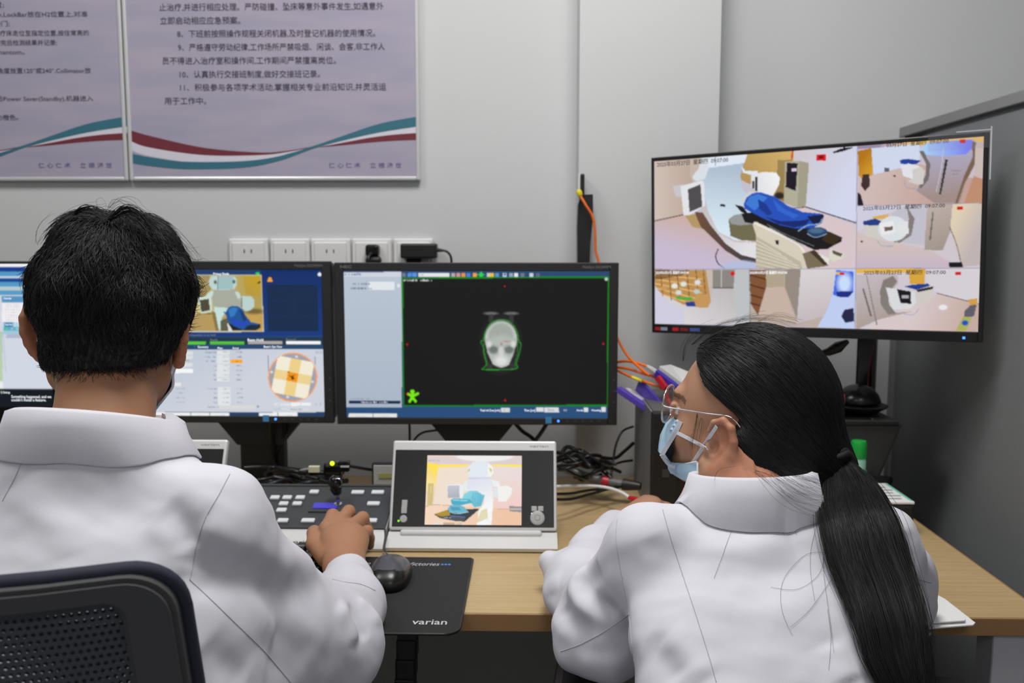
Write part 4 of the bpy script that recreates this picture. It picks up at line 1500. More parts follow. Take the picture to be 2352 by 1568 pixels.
# ---- left NEC: treatment window
def paint_treat(P):
    P.view(400, 600, 4.021)
    P.rect(-1200, 60, 1500, 1500, (18, 46, 104), ((26, 58, 124), (0, 80, 0, 700)))
    P.rect(-1200, 60, 800, 96, (38, 64, 104))
    P.rect(130, 92, 805, 128, (34, 60, 110))
    P.poly([(744, 112), (770, 98), (796, 112), (770, 124)], (40, 215, 80))
    P.ell(1343, 121, 17, 17, (232, 236, 240))
    P.ell(884, 160, 15, 15, (245, 165, 50))
    P.rect(862, 172, 908, 190, (245, 165, 50))
    P.poly([(858, 215), (1325, 215), (1335, 645), (872, 645)], (22, 44, 76))
    for k in range(1, 6):
        P.line([(860, 215 + 72 * k), (1332, 215 + 72 * k)], 3, (26, 50, 92))
    P.line([(1095, 215), (1100, 645)], 3, (26, 50, 92))
    # video picture with a light rim
    P.poly([(110, 124), (808, 124), (828, 652), (122, 652)], (200, 202, 188))
    P.poly([(116, 132), (800, 132), (820, 643), (128, 643)], (178, 158, 84), ((206, 192, 128), (700, 300, 200, 400)))
    P.poly([(640, 132), (800, 132), (808, 330), (660, 300)], (196, 160, 30), ((176, 150, 70), (790, 140, 640, 330)))
    P.poly([(116, 132), (330, 132), (340, 260), (120, 480)], (158, 142, 92))
    P.poly([(120, 490), (816, 470), (820, 643), (128, 643)], (196, 158, 86), ((176, 150, 96), (700, 480, 200, 640)))
    P.line([(124, 494), (360, 480)], 8, (110, 96, 60))
    P.ell(740, 462, 90, 26, (70, 58, 40), a=.7, soft=.4)
    P.poly([(765, 200), (800, 178), (800, 198), (775, 208)], (20, 20, 22))
    P.poly([(318, 190), (332, 150), (370, 133), (540, 133), (575, 160), (580, 210), (555, 260), (360, 262), (326, 225)], (190, 212, 208))
    P.rect(404, 136, 545, 258, (158, 190, 192))
    P.rect(400, 136, 406, 262, (80, 108, 112))
    P.ell(380, 192, 14, 18, (80, 96, 86), soft=.3)
    P.ell(552, 188, 14, 18, (80, 96, 86), soft=.3)
    P.poly([(358, 262), (572, 262), (600, 300), (620, 420), (540, 450), (470, 480), (430, 560), (415, 640), (410, 640), (370, 470), (350, 330)], (166, 170, 156))
    P.poly([(370, 420), (500, 430), (440, 520), (425, 640), (405, 640), (380, 520)], (196, 222, 216))
    P.poly([(345, 460), (380, 470), (415, 643), (385, 643)], (132, 118, 72))
    P.poly([(300, 310), (340, 272), (368, 280), (350, 330), (310, 335)], (196, 220, 216))
    P.poly([(560, 280), (600, 285), (615, 330), (590, 350)], (196, 214, 208))
    P.poly([(215, 335), (340, 318), (348, 460), (250, 482)], (202, 222, 214))
    P.poly([(236, 358), (322, 345), (330, 452), (250, 468)], (78, 72, 54))
    P.poly([(612, 330), (640, 318), (715, 325), (742, 360), (738, 420), (700, 455), (660, 460), (618, 420)], (186, 208, 202))
    P.rect(618, 335, 630, 425, (110, 130, 130))
    P.poly([(430, 545), (480, 525), (520, 560), (520, 643), (430, 643)], (96, 92, 72))
    P.poly([(490, 560), (515, 590), (540, 643), (500, 643)], (214, 220, 214))
    P.poly([(475, 470), (500, 425), (540, 410), (590, 415), (630, 440), (660, 500), (710, 560), (800, 580), (800, 610), (760, 636), (640, 636), (540, 600), (490, 540), (478, 490), (448, 462)], (30, 84, 152))
    P.poly([(500, 450), (540, 425), (590, 430), (560, 500), (520, 520)], (58, 128, 196), a=.8)
    P.poly([(600, 440), (640, 470), (670, 540), (640, 560)], (24, 60, 112))
    P.poly([(520, 530), (620, 560), (700, 560), (640, 590), (560, 590)], (44, 66, 200), a=.8)
    P.poly([(680, 590), (800, 582), (800, 612), (760, 636), (640, 636)], (26, 42, 56))
    P.poly([(490, 560), (560, 600), (640, 636), (540, 640)], (24, 34, 40))
    # status bars
    P.rect(-1200, 700, 1500, 770, (30, 56, 76))
    P.line([(-1200, 696), (1400, 696)], 6, (48, 76, 112))
    P.rect(-300, 738, 293, 768, (90, 196, 60))
    P.rect(330, 738, 648, 768, (106, 208, 70), ((70, 170, 50), (330, 738, 330, 768)))
    P.rect(683, 738, 998, 766, (176, 168, 166))
    P.rect(1035, 736, 1352, 764, (244, 244, 244))
    P.rect(-1200, 770, 1500, 812, (38, 72, 108))
    P.line([(192, 780), (195, 808)], 4, (90, 130, 170))
    P.line([(798, 774), (800, 806)], 4, (90, 130, 170))
    P.rect(-1200, 812, 1500, 1392, (190, 199, 213), ((204, 209, 220), (0, 812, 300, 1300)))
    for y in (830, 872, 938, 992):
        P.rect(-300, y, 172, y + 34, (218, 221, 224))
    P.rect(15, 995, 172, 1032, (246, 246, 246))
    P.rect(-300, 1118, 66, 1156, (226, 228, 230))
    P.scribble(95, 910, 140, 922, (60, 140, 100), .8)
    P.rect(395, 824, 510, 1112, (224, 227, 229))
    P.rect(402, 1160, 520, 1330, (224, 227, 229))
    for k, y in enumerate((832, 874, 916, 958, 1000, 1042, 1086)):
        P.rect(395, y + 30, 512, y + 33, (196, 204, 214))
        P.scribble(288 if k < 3 else 366, y, 392, y + 14, (90, 105, 140), .7)
        P.scribble(448, y, 500, y + 12, (110, 115, 122), .6)
        P.scribble(576, y, 628, y + 13, (92, 98, 110), .7)
    for y in (1170, 1210, 1252, 1296):
        P.scribble(306 if y == 1170 else 368, y, 402, y + 14, (90, 105, 140), .7)
        P.scribble(450, y, 508, y + 12, (110, 115, 122), .6)
        P.scribble(580, y, 636, y + 13, (92, 98, 110), .7)
        P.scribble(20, y, 100, y + 12, (130, 136, 145), .6)
    P.rect(522, 905, 630, 942, (252, 170, 16))
    P.scribble(566, 918, 622, 930, (150, 95, 20), .8)
    P.rect(415, 1330, 745, 1366, (214, 217, 216))
    P.scribble(315, 1342, 412, 1354, (90, 105, 140), .7)
    P.ell(774, 1340, 11, 11, (140, 146, 156))
    P.scribble(1290, 826, 1370, 852, (150, 160, 182), .7)
    # beam's eye view
    cx, cy, r = 1095, 1070, 222
    P.line([(866, 870), (872, 1010)], 4, (88, 96, 110))
    P.line([(1302, 880), (1306, 1000)], 4, (88, 96, 110))
    P.ell(cx, cy, r + 6, r + 6, (246, 158, 84))
    P.ell(cx, cy, r - 6, r - 6, (158, 162, 174))
    for x, y in ((1130, 880), (900, 1022), (1278, 1112), (1048, 1252)):
        P.ell(x, y, 13, 11, (222, 222, 222), soft=.3)
    a = math.radians(11)
    def rot(u, v): return (cx + u * math.cos(a) - v * math.sin(a), cy + u * math.sin(a) + v * math.cos(a))
    q = 172
    P.poly([rot(*p) for p in ((-q + 25, -q), (q - 25, -q), (q, -q + 30), (q, q - 30), (q - 30, q), (-q + 30, q), (-q, q - 30), (-q, -q + 30))], (240, 234, 214))
    P.poly([rot(*p) for p in ((-50, -q), (50, -q), (50, q), (-50, q))], (236, 208, 138))
    P.poly([rot(*p) for p in ((-q, -45), (q, -45), (q, 42), (-q, 42))], (236, 210, 146))
    P.poly([rot(*p) for p in ((-52, -44), (46, -44), (46, 40), (-52, 40))], (240, 146, 20))
    P.poly([(1060, 1050), (1085, 1060), (1110, 1045), (1100, 1070), (1112, 1082), (1090, 1095), (1080, 1072)], (60, 42, 14))
    P.ell(1055, 1022, 9, 7, (120, 70, 10))
    for x0, x1 in ((925, 1075), (1078, 1168), (1175, 1265)):
        P.rect(x0, 1305, x1, 1335, (238, 240, 240) if x0 > 1000 else (212, 216, 222))
    P.scribble(928, 1310, 1072, 1330, (235, 238, 240), .8)
    P.scribble(1285, 1306, 1365, 1332, (170, 178, 192), .6)
    P.rect(1000, 1350, 1252, 1375, (212, 216, 222))
    P.scribble(935, 1356, 980, 1368, (60, 140, 130), .7)
    P.scribble(1068, 1358, 1184, 1370, (110, 116, 128), .8)
    P.rect(-1200, 1392, 1500, 1500, (36, 66, 100))
    for x0, x1 in ((-380, -205), (-200, -28), (-25, 148), (155, 327), (333, 510), (782, 954), (962, 1138)):
        P.rect(x0, 1396, x1, 1446, (236, 238, 238))
        P.scribble(x0 + 45, 1414, x1 - 45, 1428, (200, 204, 208), .7)


# ---- far left monitor
def paint_list(P):
    P.view(0, 580, 4.125)
    P.rect(-3000, 60, 500, 1400, (208, 214, 226))
    P.rect(-3000, 60, 500, 138, (240, 240, 246))
    for y0, y1, c in ((138, 182, (14, 56, 140)), (182, 224, (86, 150, 196)), (224, 240, (200, 214, 228)), (240, 276, (10, 66, 146)), (276, 318, (84, 152, 196)),
                      (318, 356, (182, 202, 208)), (356, 398, (88, 154, 194)), (398, 412, (214, 222, 232))):
        P.rect(-3000, y0, 500, y1, c)
    P.rect(14, 412, 500, 474, (84, 146, 190))
    P.rect(18, 474, 500, 655, (238, 236, 240))
    for y in range(488, 640, 24):
        for x in range(52, 200, 25):
            P.rect(x, y, x + 11, y + 9, (170, 160, 170), a=.6)
    P.rect(34, 660, 500, 700, (180, 214, 228))
    P.rect(36, 662, 126, 702, (60, 130, 176))
    P.rect(34, 700, 500, 738, (96, 170, 196))
    P.poly([(48, 726), (60, 704), (74, 726)], (60, 215, 80))
    for x in (112, 164, 220):
        P.rect(x - 8, 708, x + 8, 726, (200, 220, 226), a=.8)
    P.rect(34, 738, 500, 772, (160, 200, 216))
    P.rect(60, 772, 500, 806, (178, 180, 200))
    P.rect(-3000, 745, 24, 1290, (176, 200, 178), ((186, 208, 170), (0, 745, 0, 1290)))
    P.rect(-3000, 1215, 30, 1290, (232, 234, 236))
    P.line([(14, 412), (60, 1290)], 4, (190, 198, 212))
    P.rect(-3000, 1290, 500, 1460, (18, 22, 32))
    P.ell(14, 1324, 9, 9, (190, 192, 196))


# ---- camera wall display
def paint_cctv(P):
    P.view(1460, 290, 2.637)
    P.poly([(60, 30), (2200, 0), (2200, 1300), (60, 1300)], (196, 190, 204))
    # main view
    P.poly([(90, 190), (345, 180), (345, 530), (100, 580)], (206, 190, 180), ((188, 168, 152), (120, 380, 330, 380)))
    P.poly([(98, 575), (700, 470), (1340, 600), (1340, 866), (100, 866)], (206, 168, 140), ((198, 186, 208), (500, 520, 420, 800)))
    P.poly([(1000, 480), (1340, 600), (1340, 866), (1000, 866)], (214, 196, 200))
    P.poly([(940, 130), (1345, 105), (1335, 585), (1030, 488), (930, 480)], (206, 198, 206), ((208, 214, 236), (960, 250, 1250, 420)))
    P.line([(1030, 488), (1335, 584)], 7, (40, 36, 44))
    P.line([(100, 576), (290, 535)], 6, (60, 54, 58))
    P.poly([(630, 160), (960, 135), (945, 480), (850, 430), (630, 320)], (206, 172, 104), ((180, 146, 90), (900, 160, 680, 330)))
    P.poly([(860, 205), (950, 200), (905, 470), (850, 430)], (128, 112, 70), a=.7)
    P.poly([(325, 180), (440, 175), (440, 300), (345, 330), (330, 300)], (196, 180, 168))
    P.ell(870, 420, 34, 22, (40, 34, 30), soft=.3)
    # gantry
    P.poly([(470, 172), (680, 158), (660, 220), (560, 240), (440, 262), (400, 300), (430, 210)], (222, 230, 242))
    P.poly([(425, 255), (560, 236), (655, 222), (635, 300), (645, 380), (690, 430), (720, 560), (700, 700), (600, 690), (500, 640), (440, 520), (418, 420), (410, 320)], (174, 190, 208), ((214, 230, 240), (560, 260, 520, 620)))
    P.poly([(400, 480), (425, 470), (455, 560), (510, 650), (600, 700), (730, 705), (728, 800), (640, 778), (545, 710), (455, 600), (405, 520)], (196, 192, 194), ((224, 222, 226), (420, 520, 700, 740)))
    P.poly([(360, 520), (405, 520), (455, 600), (545, 710), (640, 778), (728, 800), (728, 826), (640, 812), (540, 750), (430, 640), (370, 590)], (108, 78, 60), ((70, 62, 66), (380, 540, 700, 800)))
    P.poly([(300, 540), (360, 530), (400, 620), (345, 610)], (180, 150, 100))
    P.line([(500, 744), (485, 785), (500, 830), (545, 864)], 7, (34, 34, 50))
    P.ell(640, 870, 130, 55, (176, 190, 224), a=.8, soft=.2)
    P.line([(482, 176), (484, 240)], 5, (80, 90, 110))
    P.poly([(345, 300), (380, 260), (400, 180), (445, 180), (440, 260), (420, 318), (370, 332), (345, 318)], (216, 222, 228))
    P.poly([(225, 362), (290, 350), (285, 430), (240, 424)], (198, 196, 200))
    P.poly([(272, 362), (400, 328), (414, 336), (420, 480), (330, 536), (290, 540)], (224, 226, 230))
    P.poly([(316, 382), (393, 350), (404, 486), (326, 520)], (78, 76, 78))
    P.rect(512, 472, 544, 486, (20, 20, 26))
    # right head
    P.poly([(640, 240), (665, 270), (740, 270), (740, 290), (690, 292), (650, 280)], (222, 230, 236))
    P.poly([(700, 295), (770, 276), (850, 280), (873, 310), (870, 350), (832, 420), (760, 408), (700, 370)], (222, 222, 228), ((240, 240, 240), (720, 350, 850, 300)))
    P.rect(724, 305, 737, 392, (30, 28, 34))
    P.rect(704, 330, 720, 378, (70, 68, 76))
    # cabinet
    P.poly([(905, 213), (985, 208), (1050, 222), (1030, 488), (975, 492), (898, 462)], (176, 172, 150))
    P.poly([(990, 210), (1050, 222), (1030, 488), (980, 490)], (160, 156, 136))
    P.poly([(916, 220), (982, 224), (970, 392), (908, 368)], (28, 22, 34))
    P.rect(946, 254, 974, 272, (216, 196, 222))
    P.line([(898, 492), (975, 495), (1030, 488)], 5, (60, 50, 44))
    # couch and blue cover
    P.poly([(562, 562), (600, 536), (660, 525), (725, 560), (728, 695), (640, 690), (575, 664)], (112, 106, 78))
    P.poly([(562, 562), (600, 536), (660, 525), (725, 560), (722, 590), (640, 600), (580, 592)], (150, 152, 150))
    P.poly([(598, 472), (650, 486), (690, 540), (640, 520)], (26, 24, 30))
    P.poly([(640, 530), (700, 520), (900, 570), (1080, 610), (1180, 640), (1252, 672), (1245, 700), (1200, 722), (1160, 745), (1080, 748), (960, 690), (760, 600), (660, 580)], (24, 22, 26))
    P.poly([(1140, 630), (1250, 672), (1200, 720), (1130, 690)], (56, 42, 22))
    P.poly([(640, 440), (690, 395), (720, 396), (700, 440), (680, 520), (650, 470)], (206, 208, 212))
    P.poly([(654, 470), (672, 430), (710, 404), (760, 400), (840, 425), (920, 480), (1010, 518), (1130, 530), (1140, 545), (1128, 585), (1075, 615), (980, 620), (880, 600), (780, 560), (700, 520), (660, 500)], (38, 80, 184))
    P.poly([(665, 470), (690, 425), (740, 410), (800, 430), (760, 470), (720, 510)], (64, 124, 214), a=.9)
    P.poly([(740, 440), (790, 470), (830, 530), (800, 540), (750, 500)], (26, 56, 140))
    P.poly([(830, 440), (900, 500), (990, 540), (960, 560), (860, 510)], (52, 104, 208), a=.8)
    P.poly([(780, 545), (880, 575), (1000, 570), (1060, 560), (1030, 600), (960, 612), (860, 590)], (22, 40, 110))
    P.poly([(1040, 545), (1138, 533), (1140, 548), (1126, 586), (1090, 600), (1060, 575)], (20, 28, 66))
    P.line([(985, 635), (1040, 600), (1110, 590), (1130, 560)], 5, (150, 190, 220))
    P.ell(1100, 640, 62, 30, (34, 62, 104))
    P.ell(1095, 632, 46, 16, (86, 122, 150), a=.7, soft=.3)
    P.line([(1040, 650), (1090, 672), (1158, 650)], 4, (150, 180, 200))
    P.poly([(708, 592), (730, 578), (960, 690), (1020, 760), (1030, 862), (728, 862), (730, 660)], (212, 204, 184))
    P.poly([(728, 665), (1000, 820), (1010, 862), (728, 862)], (186, 178, 158))
    for k in range(8):
        P.line([(732, 690 + 24 * k), (790 + 70 * k * .5 + 90, 740 + 24 * k + 34)], 5, (222, 214, 196))
    P.line([(720, 585), (960, 700), (1020, 760)], 12, (232, 228, 216))
    P.poly([(845, 690), (868, 690), (868, 720), (850, 712)], (30, 28, 30))
    P.line([(812, 615), (1010, 722)], 5, (176, 176, 176))
    P.line([(800, 596), (900, 650), (1080, 725)], 4, (110, 112, 116))
    P.poly([(1010, 770), (1080, 748), (1170, 810), (1165, 845), (1040, 862)], (120, 108, 84))
    P.poly([(1055, 760), (1080, 750), (1160, 800), (1165, 835), (1140, 840)], (64, 52, 36))
    P.poly([(1100, 765), (1175, 800), (1165, 838), (1150, 820)], (226, 224, 214))
    P.poly([(1180, 738), (1262, 770), (1255, 800), (1195, 822), (1170, 790)], (216, 212, 200))
    P.poly([(1190, 748), (1255, 772), (1240, 790), (1195, 770)], (90, 84, 70))
    P.rect(1093, 170, 1152, 208, (214, 22, 28))
    P.rect(1110, 178, 1136, 196, (110, 8, 12))
    P.poly([(945, 140), (958, 138), (950, 200), (943, 200)], (200, 60, 30))
    P.poly([(1192, 156), (1240, 136), (1312, 124), (1312, 132), (1260, 150), (1200, 164)], (16, 14, 18))
    P.rect(1258, 108, 1268, 140, (16, 14, 18))
    # top right view
    P.poly([(1345, 105), (2120, 50), (2120, 465), (1345, 480)], (200, 188, 198))
    P.poly([(1345, 105), (2120, 45), (2120, 92), (1345, 138)], (230, 190, 110), ((176, 160, 180), (1700, 90, 1500, 130)))
    P.poly([(1345, 100), (1500, 95), (1480, 130), (1345, 138)], (150, 138, 160))
    P.poly([(1345, 150), (1428, 132), (1438, 290), (1390, 330), (1352, 300)], (178, 116, 14), ((206, 150, 40), (1360, 200, 1430, 260)))
    P.poly([(1428, 132), (1720, 105), (1720, 230), (1440, 292)], (206, 214, 236))
    P.poly([(1440, 292), (1720, 225), (1900, 300), (2120, 320), (2120, 470), (1345, 480), (1352, 330)], (206, 184, 180), ((192, 158, 148), (1450, 330, 1850, 450)))
    P.poly([(1716, 145), (1760, 105), (2040, 78), (2082, 108), (2070, 200), (2000, 340), (1960, 465), (1810, 465), (1700, 390), (1780, 250), (1770, 190)], (172, 166, 188), ((160, 140, 134), (1850, 180, 1880, 420)))
    P.poly([(1716, 145), (1760, 100), (2030, 80), (2060, 110), (2000, 170), (1860, 180), (1740, 172)], (170, 205, 240), ((120, 130, 238), (1740, 130, 2010, 130)))
    P.poly([(2040, 90), (2084, 108), (2060, 220), (1990, 350), (1950, 465), (1935, 465), (1990, 300), (2040, 190)], (122, 96, 76))
    P.poly([(1718, 150), (1745, 150), (1785, 230), (1775, 320), (1730, 375), (1715, 365), (1755, 300), (1760, 230)], (112, 106, 104))
    P.poly([(1875, 200), (1892, 200), (1850, 410), (1838, 412)], (50, 46, 44))
    P.line([(1865, 130), (1850, 260), (1820, 400)], 4, (200, 196, 206))
    P.scribble(1912, 262, 1968, 272, (120, 106, 104), .6)
    P.scribble(1914, 284, 1960, 292, (120, 106, 104), .6)
    P.poly([(2060, 100), (2115, 95), (2112, 310), (2050, 300)], (200, 184, 178))
    P.poly([(2048, 300), (2114, 322), (2112, 465), (1990, 465)], (190, 140, 110))
    P.poly([(1600, 205), (1640, 196), (1730, 208), (1700, 230), (1605, 228)], (28, 62, 150))
    P.poly([(1605, 240), (1650, 225), (1720, 240), (1740, 320), (1705, 330), (1620, 300)], (222, 224, 230))
    P.poly([(1675, 262), (1730, 245), (1752, 270), (1740, 350), (1700, 352), (1640, 330), (1680, 320)], (206, 202, 200))
    P.line([(1630, 330), (1640, 370), (1700, 378)], 5, (150, 160, 180))
    P.poly([(1508, 250), (1535, 252), (1535, 276), (1508, 274)], (92, 92, 112))
    P.ell(1568, 300, 8, 5, (20, 18, 26))
    P.poly([(1375, 290), (1415, 290), (1420, 360), (1390, 392), (1365, 360)], (62, 44, 44))
    P.poly([(1345, 400), (1362, 410), (1385, 490), (1345, 490)], (30, 26, 32))
    P.rect(1962, 80, 1998, 102, (206, 20, 24))
    # middle right view
    P.poly([(1340, 482), (2115, 462), (2105, 862), (1338, 862)], (206, 196, 204))
    P.poly([(1340, 482), (1640, 474), (1500, 540), (1340, 640)], (206, 204, 220))
    P.poly([(1340, 640), (1480, 690), (1760, 740), (1980, 862), (1338, 862)], (208, 190, 186), ((196, 180, 196), (1500, 720, 1500, 860)))
    P.poly([(1640, 480), (1760, 474), (1750, 720), (1600, 700), (1500, 640), (1560, 520)], (192, 190, 202))
    P.poly([(1640, 480), (1690, 560), (1670, 660), (1600, 705), (1560, 700), (1640, 640), (1655, 560)], (130, 122, 118))
    P.poly([(1765, 474), (1920, 466), (1905, 640), (1860, 752), (1748, 748)], (186, 172, 166), ((160, 146, 136), (1780, 500, 1880, 740)))
    P.poly([(1796, 520), (1806, 520), (1788, 690), (1778, 688)], (110, 102, 100))
    P.poly([(1920, 466), (2112, 462), (2106, 840), (1975, 850), (1905, 620)], (190, 178, 178), ((222, 206, 180), (2090, 640, 1930, 560)))
    P.line([(1902, 610), (1945, 720), (1975, 850)], 5, (90, 80, 74))
    P.poly([(1430, 548), (1530, 530), (1530, 562), (1440, 560)], (214, 172, 90))
    P.poly([(1378, 575), (1450, 558), (1500, 580), (1470, 598), (1380, 600)], (34, 60, 130))
    P.poly([(1380, 602), (1470, 598), (1480, 680), (1400, 670)], (206, 202, 196))
    P.ell(1560, 620, 90, 76, (216, 222, 226))
    P.poly([(1476, 590), (1560, 570), (1575, 640), (1490, 660)], (232, 232, 234))
    P.poly([(1505, 610), (1560, 605), (1555, 628), (1508, 636)], (110, 96, 84))
    P.poly([(1580, 580), (1650, 575), (1655, 650), (1590, 650)], (222, 224, 226))
    P.line([(1465, 690), (1490, 722), (1560, 725)], 5, (160, 170, 190))
    P.poly([(1896, 825), (1975, 820), (1985, 855), (1900, 855)], (22, 22, 26))
    P.ell(1370, 697, 7, 7, (20, 20, 26))
    P.rect(1948, 484, 1984, 506, (206, 20, 24))
    # bottom left view
    P.poly([(100, 866), (690, 866), (690, 1200), (110, 1200)], (186, 182, 182), ((214, 210, 214), (500, 900, 300, 1180)))
    P.poly([(115, 870), (425, 870), (455, 1060), (435, 1100), (290, 1080), (118, 990)], (186, 142, 82))
    for k in range(5):
        P.line([(118, 900 + k * 26), (400, 925 + k * 42)], 7, (226, 184, 118))
    for x in (150, 200, 250, 310, 365, 410):
        P.line([(x, 870), (x + 16, 1050)], 5, (126, 82, 40))
    P.poly([(118, 870), (330, 870), (280, 905), (118, 930)], (96, 62, 34), a=.7)
    for x, y, c in ((236, 966, (230, 230, 226)), (290, 955, (222, 226, 220)), (375, 945, (220, 222, 226)), (260, 1006, (216, 216, 210)), (370, 1000, (190, 200, 196)), (170, 980, (200, 150, 90))):
        P.ell(x, y, 18, 15, c, soft=.2)
    P.poly([(240, 1030), (345, 1036), (340, 1056), (250, 1046)], (80, 170, 60))
    P.poly([(300, 1065), (355, 1060), (365, 1090), (310, 1092)], (40, 60, 140))
    P.poly([(360, 1020), (440, 1015), (450, 1065), (430, 1100), (365, 1095)], (196, 150, 90))
    P.poly([(425, 870), (470, 870), (465, 980), (455, 1060)], (196, 184, 172))
    P.rect(468, 868, 600, 976, (140, 134, 128))
    P.line([(520, 870), (520, 975)], 5, (220, 220, 216))
    P.line([(468, 978), (600, 978)], 5, (90, 86, 84))
    P.poly([(600, 868), (690, 868), (690, 1200), (612, 1190), (592, 1000)], (188, 192, 194))
    P.poly([(112, 960), (190, 1060), (280, 1110), (300, 1200), (112, 1195)], (206, 204, 222))
    P.ell(588, 892, 14, 13, (216, 18, 28))
    # bottom middle view
    P.poly([(690, 866), (1335, 862), (1335, 1225), (690, 1205)], (186, 172, 162))
    P.poly([(690, 870), (800, 870), (790, 1000), (745, 1150), (700, 1080)], (128, 84, 52))
    for y in (900, 960, 1020, 1070):
        P.line([(695, y), (788, y + 26)], 9, (84, 48, 30))
    P.poly([(790, 868), (905, 868), (900, 972), (790, 975)], (176, 162, 138))
    P.poly([(790, 975), (900, 972), (975, 1190), (740, 1170), (745, 1130)], (198, 176, 164))
    P.poly([(905, 868), (1000, 866), (985, 1190), (905, 975)], (150, 138, 128))
    P.poly([(1000, 866), (1212, 864), (1195, 1000), (1140, 1150), (975, 1195)], (214, 208, 210), ((196, 186, 190), (1050, 900, 1100, 1150)))
    P.poly([(1212, 864), (1335, 862), (1335, 1225), (1100, 1215), (1150, 1130), (1190, 1020)], (190, 204, 240))
    P.poly([(1215, 870), (1320, 880), (1320, 1000), (1240, 1035), (1195, 1020)], (70, 104, 220))
    P.ell(1265, 950, 42, 60, (200, 220, 250), soft=.4)
    P.poly([(1215, 1000), (1320, 1000), (1290, 1035), (1220, 1032)], (26, 44, 130))
    P.poly([(1265, 1110), (1320, 1100), (1325, 1180), (1270, 1190), (1245, 1150)], (34, 38, 70))
    P.rect(1212, 883, 1238, 898, (226, 190, 40))
    P.rect(1238, 884, 1264, 900, (206, 24, 24))
    # bottom right view
    P.poly([(1335, 862), (2100, 855), (2080, 1250), (1330, 1225)], (206, 198, 208))
    P.poly([(1335, 862), (2100, 855), (2098, 880), (1335, 890)], (226, 180, 80))
    P.poly([(1700, 1080), (1830, 1010), (2080, 1075), (2070, 1250), (1380, 1235), (1480, 1170)], (214, 198, 200), ((196, 170, 158), (1700, 1100, 2000, 1220)))
    P.poly([(1655, 862), (1755, 862), (1750, 955), (1660, 955)], (214, 164, 60))
    P.poly([(1755, 862), (2098, 856), (2080, 1075), (1830, 1010), (1760, 960)], (212, 206, 212))
    P.line([(1825, 1010), (2080, 1076)], 5, (70, 62, 66))
    P.poly([(1335, 900), (1585, 885), (1590, 950), (1520, 1040), (1560, 1130), (1680, 1120), (1470, 1170), (1350, 1225), (1335, 1225)], (192, 184, 190), ((172, 158, 150), (1380, 920, 1480, 1160)))
    P.poly([(1500, 930), (1560, 905), (1585, 940), (1530, 1010), (1535, 1080), (1580, 1135), (1530, 1140), (1485, 1080), (1480, 1000)], (130, 122, 116))
    P.poly([(1372, 980), (1382, 980), (1432, 1150), (1420, 1150)], (108, 100, 98))
    P.poly([(1395, 900), (1400, 900), (1465, 1200), (1458, 1205)], (130, 122, 120))
    P.poly([(1515, 975), (1580, 985), (1690, 1000), (1700, 1070), (1660, 1105), (1560, 1110), (1535, 1050)], (214, 216, 218))
    P.poly([(1582, 985), (1668, 1000), (1668, 1075), (1605, 1070)], (22, 20, 26))
    P.rect(1612, 1022, 1652, 1042, (170, 170, 178))
    P.poly([(1625, 970), (1680, 958), (1770, 952), (1785, 965), (1700, 990)], (30, 60, 140))
    P.poly([(1700, 990), (1805, 968), (1800, 985), (1710, 1005)], (26, 24, 30))
    P.poly([(1705, 1005), (1800, 985), (1790, 1050), (1710, 1085)], (206, 200, 192))
    P.line([(1600, 1130), (1680, 1140), (1715, 1105)], 4, (150, 158, 178))
    P.ell(1862, 1096, 26, 16, (232, 230, 236), soft=.2)
    P.poly([(1990, 1120), (2050, 1060), (2064, 1085), (2050, 1150), (1990, 1160)], (96, 92, 104))
    P.poly([(1940, 1235), (1985, 1150), (2035, 1160), (2000, 1240)], (170, 176, 84))
    P.ell(1995, 1190, 20, 16, (30, 80, 190), soft=.2)
    P.poly([(2010, 1050), (2072, 1040), (2070, 1075), (2030, 1085)], (206, 156, 70))
    P.rect(1936, 880, 1970, 900, (206, 20, 24))
    # view borders
    P.line([(1342, 106), (1335, 866)], 4, (150, 146, 170))
    P.line([(104, 866), (2110, 858)], 4, (150, 146, 170))
    P.line([(690, 866), (694, 1215)], 4, (110, 106, 120))
    P.line([(1335, 862), (1330, 1228)], 4, (150, 146, 160))
    P.line([(1342, 482), (2114, 464)], 4, (150, 146, 170))


